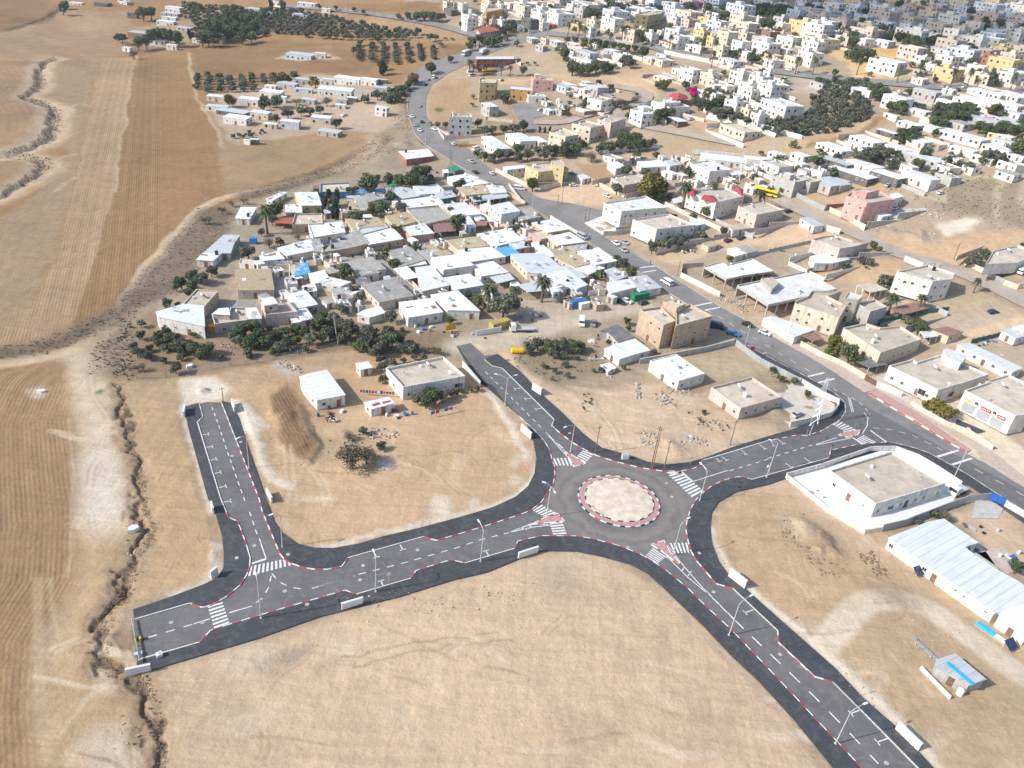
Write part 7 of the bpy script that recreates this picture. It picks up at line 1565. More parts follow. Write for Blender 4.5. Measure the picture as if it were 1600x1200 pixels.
WL = [('C7 795,355 1000,318 1200,280 1385,232', 1.9, WG, 'long grey wall below the brick coloured building', 'garden_wall', 0), ('F1 795,850 1000,1005 1330,1175', 2.1, M_TIN, 'corrugated grey metal fence along the main road\'s left kerb', 'metal_fence', 2.4),
      ('C8 135,748 260,722 385,688 430,640 435,605 340,560 190,470', 1.8, WW, 'whitewashed wall round the concrete corner yard', 'garden_wall', 0), ('E5 110,268 330,208 640,100 790,98 930,150 1040,215 1200,320', 1.6, WW, 'white compound wall facing the right hand road', 'garden_wall', 0),
      ('E5 110,268 360,470 600,618 705,600', 1.3, WW, 'white compound wall along the sandy mound', 'garden_wall', 0), ('E5 705,604 840,572 1100,470 1230,425', 2.3, M_TIN, 'grey metal fence between the white compound and the long white house', 'metal_fence', 2.4),
      ('E5 1230,415 1385,398', 2.0, M_TIN, None, 'metal_fence', 2.4), ('E5 1380,402 1475,440', 2.2, m_plain('blue_gate', (.02, .12, .42), .5, .1), 'blue metal gate by the main road', 'gate', 2.0), ('E5 1475,445 1640,540', 1.8, WW, 'white wall right of the blue gate', 'garden_wall', 0),
      ('C8 200,240 330,310 470,370 600,450', 1.7, WC, 'cream garden wall along the main road pavement', 'garden_wall', 0), ('C8 600,455 670,495', 1.9, m_plain('brown_gate', (.14, .08, .06), .6, .15), 'dark brown gate between two cream walls', 'gate', 1.6), ('C8 672,500 830,560', 2.0, WW, 'white wall in front of the broad bungalow', 'garden_wall', 0),
      ('C8 890,610 950,650 1120,745 1250,790 1400,890', 1.4, WC, 'low cream wall below the garage house', 'garden_wall', 0), ('F1 335,285 510,372 660,450', 2.1, WW, 'white wall of the plot with the broad white canopy', 'garden_wall', 0), ('F1 335,275 345,215 525,190', 2.0, WG, 'grey back wall of the canopy plot', 'garden_wall', 0),
      ('C3 492,255 600,310 700,355', 1.6, WC, 'cream wall along the large sandy lot', 'garden_wall', 0), ('C3 150,300 490,255', 1.6, WG, None, 'garden_wall', 0), ('C3 570,595 650,590 742,575', 2.0, WG, 'dark grey wall piece below the white forecourt', 'garden_wall', 0), ('C3 930,700 1100,660 1255,620', 2.0, WG, 'grey wall below the cream villa garden', 'garden_wall', 0),
      ('C3 1255,622 1400,590 1600,550', 1.8, WG, None, 'garden_wall', 0), ('C3 1010,305 1250,250 1480,215 1600,195', 1.6, WZ, None, 'garden_wall', 0), ('F5 740,535 900,620 1090,700 1215,760', 1.8, WW, 'long white wall right of the commercial building', 'garden_wall', 0), ('C3 1330,740 1450,740 1600,700', 1.8, WG, None, 'garden_wall', 0),
      ('C4 160,345 350,438', 2.2, M_TIN, 'metal fence beside the yellow bus plot', 'metal_fence', 2.4), ('C4 355,440 480,405', 2.2, wallm('n'), 'brown wall left of the pink villa', 'garden_wall', 0), ('C4 380,440 500,500 600,560', 2.2, WC, 'pale front wall of the pink villa', 'garden_wall', 0), ('C4 610,555 800,505 990,440', 2.2, WG, 'grey side wall of the pink villa', 'garden_wall', 0),
      ('C4 180,335 330,310 480,285', 1.5, WG, None, 'garden_wall', 0), ('C4 0,700 180,660 320,632', 1.6, M_TIN, None, 'metal_fence', 2.4), ('C4 235,840 400,775 560,740 780,705', 1.8, WG, 'dark grey wall across the sandy plot', 'garden_wall', 0), ('C4 0,550 190,512', 1.8, WZ, None, 'garden_wall', 0), ('C4 355,560 445,582', 2.4, WW, 'white wall right of the metal storage hall', 'garden_wall', 0),
      ('C4 850,745 960,795 1065,790', 2.0, WW, 'white wall at the back of the bright villa', 'garden_wall', 0), ('C4 1225,770 1390,850', 1.8, WC, 'cream wall along the second street', 'garden_wall', 0), ('C4 1390,850 1470,890', 1.6, m_plain('grey_gate', (.35, .35, .36), .5, .1), None, 'gate', 2), ('C4 1470,895 1555,930 1640,905', 1.8, WC, None, 'garden_wall', 0),
      ('F2 750,695 1050,665 1300,610 1610,560', 1.6, M_GRN, 'dark green cloth fence behind the slotted parapet bungalow', 'cloth_fence', 3.0), ('F3 1060,365 1365,290', 1.8, m_plain('dark_green_sheet', (.05, .11, .10), .6, .2), 'dark green sheet wall of the rubbish strewn lot', 'metal_fence', 2.4),
      ('D4 1000,440 1180,480 1400,520 1600,560', 1.8, WW, 'white wall along the upper town road', 'garden_wall', 0), ('D5 340,565 470,590', 1.6, WZ, None, 'garden_wall', 0), ('D5 30,985 300,1035 560,1090 810,1165', 2.4, M_TINW, 'long white metal fence below the olive hedge', 'metal_fence', 4.0),
      ('D4 100,745 240,775 410,805 560,795', 1.8, WG, None, 'garden_wall', 0), ('D4 160,950 330,985 600,900 840,820', 1.6, wallm('n'), 'brown wall of the corner plot in the loop street', 'garden_wall', 0), ('D4 1100,955 1330,1015', 1.8, WC, None, 'garden_wall', 0), ('D4 1350,990 1560,1030', 1.8, WW, None, 'garden_wall', 0), ('D5 120,870 350,910', 1.8, WZ, None, 'garden_wall', 0),
      ('D8 480,640 700,620 960,590', 1.8, M_TINW, 'ragged pale sheet fence below the dense hedge', 'metal_fence', 3.0), ('D7 440,440 500,480 570,500', 1.4, WC, 'cream kerb wall of the garden at the bend', 'garden_wall', 0), ('D7 620,590 770,575', 1.4, wallm('o'), 'orange garden wall by the main road', 'garden_wall', 0), ('D7 930,790 1050,850 1200,920', 1.8, WC, None, 'garden_wall', 0),
      ('E1 1150,0 1150,10', 1, WG, None, 'garden_wall', 0), ('C2 950,430 1050,500 1110,540', 1.8, WW, None, 'garden_wall', 0), ('C2 380,720 440,760 470,800', 1.6, WC, None, 'garden_wall', 0), ('C2 540,870 620,950', 1.8, WC, None, 'garden_wall', 0), ('C2 970,165 1125,180', 1.6, WW, None, 'garden_wall', 0) if 0 else ('C6 975,180 1130,155', 1.9, M_PWALL, 'pale wall at the corner by the flatbed truck', 'garden_wall', 0),
      ('C6 1130,150 1095,100', 1.6, M_PWALL, None, 'garden_wall', 0), ('C6 890,370 1000,500', 1.9, WW, 'white side wall between the flat roofed house and the centre road', 'garden_wall', 0), ('C1 930,805 1010,800', 1.8, WC, None, 'garden_wall', 0), ('C1 1010,800 1010,880', 1.8, WC, None, 'garden_wall', 0), ('C1 840,780 1030,775', 1.6, M_TINW, 'white sheet fence before the small white shed', 'metal_fence', 2.4),
      ('C1 200,590 0,0', 1, WG, None, 'x', 0), ('C2 610,1150 730,1120', 1.5, wallm('n'), None, 'garden_wall', 0), ('C2 830,1090 990,1070', 1.6, wallm('n'), 'brown yard wall before the right one of the white pair', 'garden_wall', 0), ('C3 475,970 590,950', 2.0, M_TINW, None, 'metal_fence', 2.4), ('F6 700,840 900,960', 1.6, WC, None, 'garden_wall', 0) if 0 else None]
for w_ in WL:
    if not w_ or w_[4] == 'x' or 'E1 1150' in w_[0]: continue
    wall_run(w_[0], w_[1], w_[2], w_[3], name=w_[4], cap=(w_[5] == 0), panels=w_[5], desc={'garden_wall': 'garden wall', 'metal_fence': 'metal fence', 'gate': 'metal gate', 'cloth_fence': 'cloth fence'}[w_[4]])
def post_fence(pts, step, label, h=1.5):
    P = W2(pts); c = P[0]; r = link('wire_fence', None, None, (c.x, c.y, 0)); pm = MB().box((0, 0, h / 2), (.12, .12, h)).mesh('post', M_CONC)
    for a, b in zip(P, P[1:]):
        n = max(1, int((b - a).length / step))
        for i in range(n + 1): q = a.lerp(b, i / n) - c; link('post', pm, r, (q.x, q.y, float(T(a.x, a.y))))
        for z in (.5, .95, 1.4): MB().tube([((a - c).x, (a - c).y, z), ((b - c).x, (b - c).y, z)], .018, 3).obj('wire', M_GALV, r)
    note(r, label, 'fence', (c.x, c.y, 1))
post_fence('F8 480,835 640,810 860,785 1100,735 1400,680 1535,640', 3.6, 'wire fence on short concrete posts below the dense village trees'); post_fence('F8 -150,915 100,905 300,870 480,835', 4.5, 'wire fence with thin posts along the olive grove')
# courtyards and floors
for q, m in (('C3 450,515 560,472 690,562 570,592', m_plain('white_paving', (.62, .61, .58), .8, .08)), ('E5 112,262 640,95 790,95 1040,205 1210,320 1150,425 700,600 605,612', m_plain('whitewashed_floor', (.74, .74, .73), .8, .05)), ('C8 -20,500 190,475 330,562 425,610 380,685 135,742 90,700 90,620', m_plain('yard_concrete', (.56, .50, .43), .85, .1)),
             ('E5 1300,400 1480,440 1440,520 1270,520', M_CONC), ('F3 120,690 260,650 500,860 480,930 360,990 110,790', m_plain('yard_tiles', (.52, .44, .38), .85, .1)), ('C4 780,430 990,420 990,440 800,500 620,545', M_CONC), ('F2 1050,620 1260,600 1240,640 1000,680', M_CONC), ('C3 470,850 590,850 600,930 480,930', m_plain('red_tiles', (.42, .26, .22), .85, .15)),
             ('E5 1230,690 1320,670 1440,840 1400,850', M_CONC), ('E5 1310,740 1460,700 1600,800 1500,870', m_plain('pinkish_floor', (.52, .42, .36), .85, .12)), ('C8 1180,700 1370,780 1260,800 1170,740', M_PAVE)):
    tag(drape('courtyard_floor', q, 0.06, m), kind='structure')
# garage house shutters, signs; shop canopy; fronts with letters as painted
def along(a, b, h0, mesh_, name, parent_label):
    pass
def front_items():
    H = next(h for h in HOUSES if h['name'] == 'garage_house')['root']; inv = H.matrix_world
    M = Matrix.Translation(H.location) @ Matrix.Rotation(H.rotation_euler.z, 4, 'Z'); Mi = M.inverted(); sgn = m_plain('red_sign_board', (.55, .03, .05), .4, .2); yel = m_plain('yellow_sign', (.7, .5, .08), .5, .1)
    zr = H.location.z + 6.2; a, b = Gz(*L('F3 1005,830')[0], zr), Gz(*L('F3 1510,1085')[0], zr); d = b - a; Ln = d.length; t = d.normalized(); n = Vector((t.y, -t.x, 0)); 
    if n.dot(a) > 0: a, b = b, a; t = -t; n = -n
    an = math.atan2(t.y, t.x) - H.rotation_euler.z
    for k in range(3):
        p = Mi @ (a + t * (Ln * (.2 + .28 * k)) + n * .04 - Vector((0, 0, 6.0))); link('garage_door', shutter_mesh(3.6, 2.7), H, p, an)
    for f, w, mm in ((.50, 3.0, sgn), (.80, 2.4, sgn), (.14, .8, yel)):
        p = Mi @ (a + t * (Ln * f) + n * .16 - Vector((0, 0, 2.9))); o = MB().box((0, 0, .5), (w, .1, 1.0)).obj('sign_panel', mm, H, p, an)
        if w > 1:
            q = MB(); r_ = random.Random(4)
            for j in range(5): q.box((-w * .35 + j * w * .17, -.07, .5 + r_.uniform(-.1, .1)), (w * .1, .03, .35 + r_.uniform(0, .2)), 0, 0, 0)
            q.obj('lettering', M_PAINT, o)
    MB().box((Ln / 2, .35, 3.15), (Ln, .9, .14)).obj('ledge', WW, H, Mi @ (a + n * .3 - Vector((0, 0, 6.2))), an)
    fr, pn = win_meshes(1.1, 1.1)
    for f in (.3, .66):
        p = Mi @ (a + t * (Ln * f) + n * .03 - Vector((0, 0, 2.6))); w_ = link('window', fr, H, p, an); link('pane', pn, w_)
front_items()
def front_window(nm, a, b, h, frac, w, hh, sill, kind='window'):       # a window set into a wall between two surveyed roof corners
    H = [q for q in HOUSES if q['name'] == nm or (q['label'] or '').startswith(nm)][0]['root']; M = Matrix.Translation(H.location) @ Matrix.Rotation(H.rotation_euler.z, 4, 'Z'); zr = H.location.z + h
    p, q = Gz(*L(a)[0], zr), Gz(*L(b)[0], zr); t = (q - p).normalized(); n = Vector((t.y, -t.x, 0)); Ln = (q - p).length
    if n.dot(p) > 0: p, q = q, p; t = -t; n = -n; frac = 1 - frac
    o = p + t * Ln * frac + n * .04 - Vector((0, 0, h - sill)); an = math.atan2(t.y, t.x) - H.rotation_euler.z; pos = M.inverted() @ o
    if kind == 'window': fr, pn = win_meshes(w, hh); r = link('window', fr, H, pos, an); link('pane', pn, r)
    elif kind == 'opening': MB().box((0, -.03, hh / 2), (w, .08, hh)).obj('dark_doorway', M_DARKM, H, pos, an)
    if kind == 'window' and w > 2:
        for k in range(int(w / .35)): MB().box((-w / 2 + .2 + k * .35, -.1, hh / 2), (.04, .04, hh)).obj('bar', M_DARKM, r)
front_window('broad white bungalow', 'F3 250,585', 'F3 745,825', 5.0, .74, 2.4, 2.0, .9); front_window('broad white bungalow', 'F3 745,825', 'F3 1000,750', 5.0, .62, 2.6, 1.8, .9); front_window('large white metal barn', 'C1 195,1095', 'C1 468,1148', 4.6, .5, 1.4, 1.0, 1.6)
front_window('white house with beige roof', 'E5 675,430', 'E5 1110,300', 4.4, .25, 2.2, 1.0, 1.1); front_window('white house with beige roof', 'E5 675,430', 'E5 1110,300', 4.4, .48, 1.2, 2.2, .1, 'opening')
front_window('white house with beige walled roof', 'C6 520,500', 'C6 908,430', 4.3, .88, 2.0, 1.4, 1.0); front_window('large bright white villa', 'F2 1480,318', 'F2 1180,235', 8.2, .7, 1.1, 1.1, 4.6)
for i_, (x, y) in enumerate(((1240, 640), (1290, 625), (1345, 610))):
    g = Gz(*L('C1 %d,%d' % (x, y))[0], 3.35); r = link('solar_panel', None, None, g, HOUSES[0]['root'].rotation_euler.z + .3)
    MB().box((0, 0, .12), (2.1, 3.6, .08), 0, 0, R(14)).obj('panel', M_SOLAR, r); MB().box((0, 1.5, 0), (2.0, .08, .9)).obj('frame', M_GALV, r); MB().box((0, -1.6, -.2), (2.0, .08, .3)).obj('frame', M_GALV, r)
    note(r, ('left', 'middle', 'right')[i_] + ' one of three blue solar panels on the village roof', 'solar panel', g)
# ---------------------------------------------------------------- small belongings of the bottom right plot
def rel(px): return G(*L(px)[0])
g = rel('E7 665,525'); q = rel('E7 870,710'); d = q - g; r = link('sheet_ramp', None, None, (g + q) / 2, math.atan2(d.y, d.x)); MB().box((0, 0, .5), (d.length, .9, .12)).obj('sheet', M_TIN, r); MB().box((-d.length * .3, 0, .22), (.2, .8, .44)).obj('support', M_CONC, r); MB().box((d.length * .3, 0, .22), (.2, .8, .44)).obj('support', M_CONC, r); note(r, 'long narrow sheet strip leading to the grey sheet shed', 'sheet', g)
g = Gz(*L('E7 960,720')[0], 2.82); q = Gz(*L('E7 1180,905')[0], 2.82); d = q - g; o = MB().box((0, 0, .03), (d.length, .9, .06)).obj('blue_sheet', m_plain('sky_blue_sheet', (.03, .42, .72), .5, .08), None, (g + q) / 2, math.atan2(d.y, d.x)); note(o, 'bright blue strip lying on the grey sheet shed roof', 'sheet', g)
wall_run('E7 735,775 860,905 980,1025', .9, M_PWALL, 'low white wall in front of the grey sheet shed', name='garden_wall', cap=False)
g = rel('E7 1200,395'); q = rel('E7 1450,570'); d = q - g; r = link('feeding_trough', None, None, (g + q) / 2, math.atan2(d.y, d.x)); Ln = d.length
MB().box((-Ln * .18, 0, .45), (Ln * .6, 1.1, .5)).obj('trough', m_plain('sky_blue_sheet', (.03, .42, .72), .5, .08), r); MB().box((Ln * .28, 0, .4), (Ln * .35, 1.0, .4)).obj('trough', M_TANKW, r); MB().box((0, -.9, .2), (Ln, .1, .1)).obj('rail', M_GALV, r); note(r, 'blue and white trough beside the long white house', 'trough', g)
def solar_stand(px, label, s=1.0):
    g = rel(px); r = link('solar_panel', None, None, g, .5)
    for k in range(2): MB().box(((k - .5) * 1.25 * s, 0, 1.1 * s), (1.15 * s, 2.0 * s, .08), 0, 0, R(35)).obj('panel', M_SOLAR, r)
    for x in (-1, 1): MB().box((x * s, .6 * s, .75 * s), (.08, .08, 1.5 * s)).obj('leg', M_GALV, r); MB().box((x * s, -.7 * s, .3 * s), (.08, .08, .6 * s)).obj('leg', M_GALV, r)
    note(r, label, 'solar panel', g)
solar_stand('E7 1475,600', 'dark solar panels standing at the end of the trough', 1.1); solar_stand('E5 935,870', 'dark solar panels leaning at the long white house', 1.1)
for s, l in (('E7 1060,985', 'white drum beside the grey sheet shed'), ('F6 1060,1150', 'white tank left of the blue container'), ('C7 1455,560', 'white water tank on the bungalow roof')):
    z = 3.3 if 'roof' in l else 0; g = Gz(*L(s)[0], z) if z else rel(s); heater_meshes(); o = link('water_tank', CACHE['wtank'], None, (g.x, g.y, z)); note(o, l, 'water tank', g)
# washing lines
def washing(a, b, n, label):
    p, q = rel(a), rel(b); d = q - p; r = link('washing_line', None, None, p, math.atan2(d.y, d.x)); Ln = d.length; rr_ = random.Random(n); MB().tube([(0, 0, 1.9), (Ln, 0, 1.9)], .02, 3).obj('line', M_GALV, r)
    for x in (0, Ln): MB().tube([(x, 0, 0), (x, 0, 2)], .05, 5).obj('post', M_GALV, r)
    cs = [('white_cloth', (.7, .7, .72)), ('dark_cloth', (.05, .05, .1)), ('purple_cloth', (.25, .1, .3)), ('red_cloth', (.5, .04, .05)), ('blue_cloth', (.08, .15, .4))]
    for k in range(n): c = rr_.choice(cs); MB().box(((k + .5) / n * Ln, 0, 1.4), (Ln / n * .8, .05, rr_.uniform(.7, 1.1))).obj('cloth', m_plain(*c, .8, .1), r)
    note(r, label, 'washing line', p)
washing('C6 250,550', 'C6 465,565', 12, 'washing line full of clothes beside the small red striped shed'); washing('C6 690,690', 'C6 860,650', 6, 'washing line with dark and red clothes in the sandy plot')
for a, b in (('C6 325,612', 'C6 372,598'), ('C6 388,597', 'C6 440,586')):
    p, q = Gz(*L(a)[0], 2.75), Gz(*L(b)[0], 2.75); d = q - p; o = MB().box((0, 0, .04), (d.length, .8, .06)).obj('red_sheet', m_plain('red_sheet_metal', (.45, .08, .07), .6, .1), None, (p + q) / 2 + Vector((0, 0, -.02)), math.atan2(d.y, d.x)); note(o, ('left' if '325' in a else 'right') + ' red sheet lying on the small white shed roof', 'sheet', p)
# goats in the barn yard, dog, people
def goat(px, an, col):
    g = rel(px); r = link('goat', None, None, g, an); m = m_plain('goat_' + ('black' if col else 'white'), (.03, .025, .02) if col else (.6, .56, .5), .9, .15)
    b = MB().tube([(-.5, 0, .55), (-.35, 0, .6), (0, 0, .58), (.35, 0, .62), (.5, 0, .66), (.66, 0, .85), (.72, 0, .95)], [.1, .17, .19, .17, .11, .08, .08], 7); b.tube([(.68, 0, .96), (.95, 0, .86)], [.085, .04], 6)
    for x, k in ((-.38, -1), (-.38, 1), (.36, -1), (.36, 1)): b.tube([(x, k * .1, .55), (x - (.04 if x < 0 else 0), k * .1, .28), (x, k * .1, 0)], [.06, .04, .025], 5)
    b.tube([(.68, .05, 1.0), (.6, .09, 1.15)], [.02, .008], 4); b.tube([(.68, -.05, 1.0), (.6, -.09, 1.15)], [.02, .008], 4); b.tube([(-.5, 0, .62), (-.6, 0, .72)], [.03, .01], 4)
    b.obj('body', m, r); note(r, None, 'goat', g, 'goats in the yard below the white barn', ('black' if col else 'white') + ' goat in the dirt yard')
for k, (x, y) in enumerate(((1245, 703), (1260, 712), (1275, 705), (1290, 715), (1302, 712), (1268, 698), (1250, 716), (1282, 720))): goat('C5 %d,%d' % (x, y), k * 1.3, k % 3 != 1)
def person(px, an, top, low, label):
    g = rel(px); z = float(T(g.x, g.y)); r = link('person', None, None, (g.x, g.y, z + .08), an); b = MB(); b.tube([(0, .1, 0), (0.05, .1, .45), (0, .09, .85)], [.06, .065, .09], 6); b.tube([(0.1, -.1, 0), (0, -.1, .45), (0, -.09, .85)], [.06, .065, .09], 6)
    b.tube([(0, 0, .82), (0, 0, 1.05), (0, 0, 1.35), (0, 0, 1.48), (0, 0, 1.56)], [.15, .14, .18, .12, .06], 8, 1); b.tube([(0, .2, 1.42), (.03, .25, 1.12), (.1, .24, .88)], [.055, .045, .035], 5, 1); b.tube([(0, -.2, 1.42), (.03, -.25, 1.12), (.1, -.24, .88)], [.055, .045, .035], 5, 1); b.tube([(0, 0, 1.54), (.01, 0, 1.62), (.02, 0, 1.72), (.01, 0, 1.78)], [.06, .095, .09, .04], 8, 2)
    b.obj('body', [low, top, m_plain('skin', (.35, .2, .13), .7, .05)], r); note(r, label, 'person', g)
person('C3 862,778', 1.0, M_DARKM, M_DARKM, 'person in dark clothes crossing the main road at the painted bars'); person('D7 335,352', .4, M_DARKM, M_DARKM, 'person in dark clothes walking on the main road bend')
# wrecks, tyres, drums in the yards
def junk(px, n, w, seed):
    r_ = random.Random(seed); c = rel(px)
    for k in range(n):
        x, y = c.x + r_.gauss(0, w), c.y + r_.gauss(0, w * .6); t = r_.choice(['tyre', 'drum', 'crate', 'sheet']); cols = [M_TANKW, M_DARKM, MATS['blue_steel'], MATS['old_wood'], MATS['galvanised_steel']]; m = r_.choice(cols)
        z = float(T(x, y))
        if t == 'tyre': o = MB().tube([(0, 0, 0), (0, 0, .25)], .45, 10).obj('tyre', M_TYRE, None, (x, y, z)); nm = 'old tyre'
        elif t == 'drum': o = MB().tube([(0, 0, 0), (0, 0, .9)], .32, 9).obj('drum', m, None, (x, y, z)); nm = 'metal drum'
        elif t == 'crate': o = MB().box((0, 0, .35), (1.1, .8, .7)).obj('crate', m, None, (x, y, z), r_.uniform(0, 3)); nm = 'wooden crate'
        else: o = MB().box((0, 0, .12), (1.9, 1.1, .1), 0, 0, .08).obj('scrap_sheet', m, None, (x, y, z), r_.uniform(0, 3)); nm = 'scrap metal sheet'
        note(o, None, t.replace('sheet', 'scrap'), (x, y, z), 'junk lying about the village yards', nm + ' lying in a yard')
for s, n, w, k in (('C3 300,990', 9, 3, 1), ('C6 900,170', 9, 3, 2), ('C6 1310,60', 6, 2.5, 3), ('C6 640,130', 7, 3, 4), ('C2 280,720', 8, 3.5, 5), ('C1 880,690', 5, 3, 6), ('C3 1130,690', 8, 4, 7), ('C7 520,220', 6, 3, 8), ('C7 560,320', 5, 2, 9), ('F3 1250,370', 7, 4, 10), ('E5 1300,580', 5, 2, 11), ('E5 1420,750', 7, 3, 12), ('C5 1250,660', 5, 2, 13), ('C6 500,680', 7, 2.5, 14), ('C4 80,690', 5, 2, 15), ('C2 700,200', 6, 3, 16), ('C4 330,200', 8, 4, 17), ('F6 300,260', 4, 2, 18), ('C2 360,1000', 3, 2, 19), ('C2 970,530', 4, 2, 20), ('F2 850,200', 5, 3, 21)): junk(s, n, w, k)
# ---------------------------------------------------------------- the town thickens between the surveyed houses
def fill_town(poly, tries, Wm, labelc, seed, hmax=10.0, treesn=0):
    P = L(poly); r = random.Random(seed); xs = [p[0] for p in P]; ys = [p[1] for p in P]; n = 0
    occ = [(h['pos'].x, h['pos'].y, math.sqrt(h['area']) * .62) for h in HOUSES]
    rl = [(polyW(q), w) for q, w, _ in lines] + [(polyW('P 640,139 664,226 769,289 882,355'), 12), (polyW('P 740,92 790,70 840,52'), 12)]
    for _ in range(tries):
        x, y = r.uniform(min(xs), max(xs)), r.uniform(min(ys), max(ys))
        if not bool(inside(np.array([x]), np.array([y]), P)[0]): continue
        g = G(x, y, 3); w = r.uniform(*Wm); rad = w * .55
        if any((g.x - a) ** 2 + (g.y - b) ** 2 < (c + rad * .85) ** 2 for a, b, c in occ): continue
        if any(float(seg_dist(np.array([g.x]), np.array([g.y]), q)[0]) < rad + ww / 2 + 1 for q, ww in rl): continue
        occ.append((g.x, g.y, rad)); h = r.choice([3.4, 3.6, 6.8, 7.0, 7.2, 10.0 if hmax > 9 else 6.8]); h = min(h, hmax) if hmax > 3 else r.uniform(2.1, 2.9); th = MAIN_ANG + r.uniform(-.2, .2); M = Matrix.Rotation(th, 2); d = w * r.uniform(.6, .9); col = r.choice(labelc)
        q = [g.to_2d() + M @ Vector((sx * w / 2, sy * d / 2)) for sx, sy in ((-1, -1), (1, -1), (1, 1), (-1, 1))]
        flat = h > 4 or r.random() < .4
        res = house(q, h if flat else min(h, 3.1), col, r.choice('WCWC') if flat else r.choice('SSsG'), .6 if flat else 0, world=True, over=.1, gear=1 if flat and r.random() < .6 else 0, name='house' if flat else 'shed', cat='house' if flat else 'shed', rnd=r)
        if h > 6 and r.random() < .6:
            root, Q, ang, top = res; MB().box((w * r.uniform(-.2, .2), 0, top + 1.2), (w * .3, d * .35, 2.4)).obj('stair_head', wallm(col), root)
        n += 1
    b = MB(); pr = [crown(s, 70, 'b') for s in (1, 2, 3)]
    for _ in range(treesn):
        x, y = r.uniform(min(xs), max(xs)), r.uniform(min(ys), max(ys))
        if not bool(inside(np.array([x]), np.array([y]), P)[0]): continue
        g = G(x, y, 1.5)
        if any((g.x - a) ** 2 + (g.y - bb) ** 2 < (c * .9 + 1) ** 2 for a, bb, c in occ): continue
        if any(float(seg_dist(np.array([g.x]), np.array([g.y]), q)[0]) < 6 for q, ww in rl): continue
        s = r.uniform(1.6, 3.6); z = float(T(g.x, g.y)); k = r.choice(pr); b.add([(vx * s + g.x, vy * s + g.y, (vz * .8 + .85) * s + z) for vx, vy, vz in k.v], k.f)
    if b.f: tag(b.obj('town_greenery', LEAF['b']), 'dense garden greenery between the far town houses', 'greenery', None, 'stuff')
    return n
fill_town('P 500,300 640,285 760,300 860,380 960,420 1000,450 940,470 860,470 800,440 760,480 620,490 520,470 430,480 380,460 390,410 470,400 480,350', 1100, (2.8, 5.6), 'wwgctw', 15, 2.9, 60)
fill_town('P 720,8 780,-12 1640,-30 1640,135 1500,132 1400,122 1350,120 1360,105 1420,90 1400,72 1290,68 1240,78 1220,100 1080,80 900,52 780,60 730,48', 1600, (10, 21), 'wzwccbbzgzyw', 5, 10, 900)
fill_town('P 1270,128 1340,128 1440,145 1640,150 1640,215 1560,218 1440,205 1400,190 1380,160', 260, (9, 18), 'wwgwc', 6, 3.6, 160)
fill_town('P 1180,240 1370,225 1600,200 1640,240 1600,262 1460,262 1330,275', 120, (8, 16), 'wwg', 7, 3.4, 60)
fill_town('P 760,48 900,60 1080,92 1000,104 860,80 760,75', 60, (7, 12), 'wcg', 8, 3.4, 60)
fill_town('P 470,0 560,4 560,12 420,6', 20, (8, 12), 'wcg', 9, 3.4, 0)
fill_town('D8 0,0 900,60 880,250 600,300 300,330 0,420', 60, (4, 8), 'wgc', 11, 2.9, 20); fill_town('D8 560,650 1600,640 1600,820 1250,860 900,820 600,700', 140, (4, 9), 'wgcw', 12, 2.9, 40)
fill_town('C4 0,20 1000,40 1600,60 1600,190 900,240 300,210 0,180', 260, (5, 12), 'wgw', 13, 3.4, 50); fill_town('D5 0,600 480,560 700,640 500,1040 0,900', 120, (5, 11), 'wwc', 14, 6.8, 60); fill_town('F5 700,180 1600,140 1600,380 900,420', 60, (3, 7), 'wgc', 16, 2.8, 20)
rw_ = random.Random(77)                                        # yard walls and parked cars between the houses of the upper quarters
cand = [h for h in HOUSES if 300 < math.hypot(h['pos'].x, h['pos'].y) < 760 and h['pos'].x > -60 and h['area'] > 70]
for h in cand:
    if rw_.random() > .42: continue
    a_ = h['root'].rotation_euler.z; s = math.sqrt(h['area']); M = Matrix.Rotation(a_, 2); c = h['pos'].to_2d(); e1, e2 = s * .62 + rw_.uniform(3, 6), s * .5 + rw_.uniform(2.5, 5)
    z = float(T(c.x, c.y)); r = link('yard_wall', None, None, (c.x, c.y, z), a_); m = rw_.choice([WC, WW, WG, WZ])
    for dx, dy, ln, rot in ((0, -e2, 2 * e1, 0), (-e1, 0, 2 * e2, R(90)), (0, e2, 2 * e1, 0)):
        if rw_.random() < .15: continue
        q = c + M @ Vector((dx, dy)); MB().box((0, 0, .5), (ln - .3, .2, 2.4)).obj('panel', m, r, (dx, dy, float(T(q.x, q.y)) - z), rot)
    note(r, None, 'wall', (c.x, c.y, z + 1), None, 'low yard wall')
    if rw_.random() < .35:
        col = rw_.choice(['white', 'silver', 'white', 'grey', 'blue', 'black']); q = c + M @ Vector((e1 + 2.5, rw_.uniform(-3, 3))); s_ = car_set('car', col); v = link('parked_car', None, None, (q.x, q.y, float(T(q.x, q.y)) + .02), a_ + 1.57 * rw_.randrange(2))
        link('body', s_['body'], v); link('windows', s_['glass'], v); link('roof', s_['roof'], v)
        for x in (-1.3, 1.3):
            for y in (-.8, .8): link('wheel', s_['wheel'], v, (x, y, .33))
        note(v, None, 'car', (q.x, q.y, z + 1), 'vehicles on the roads and yards', col + ' car parked by a house')
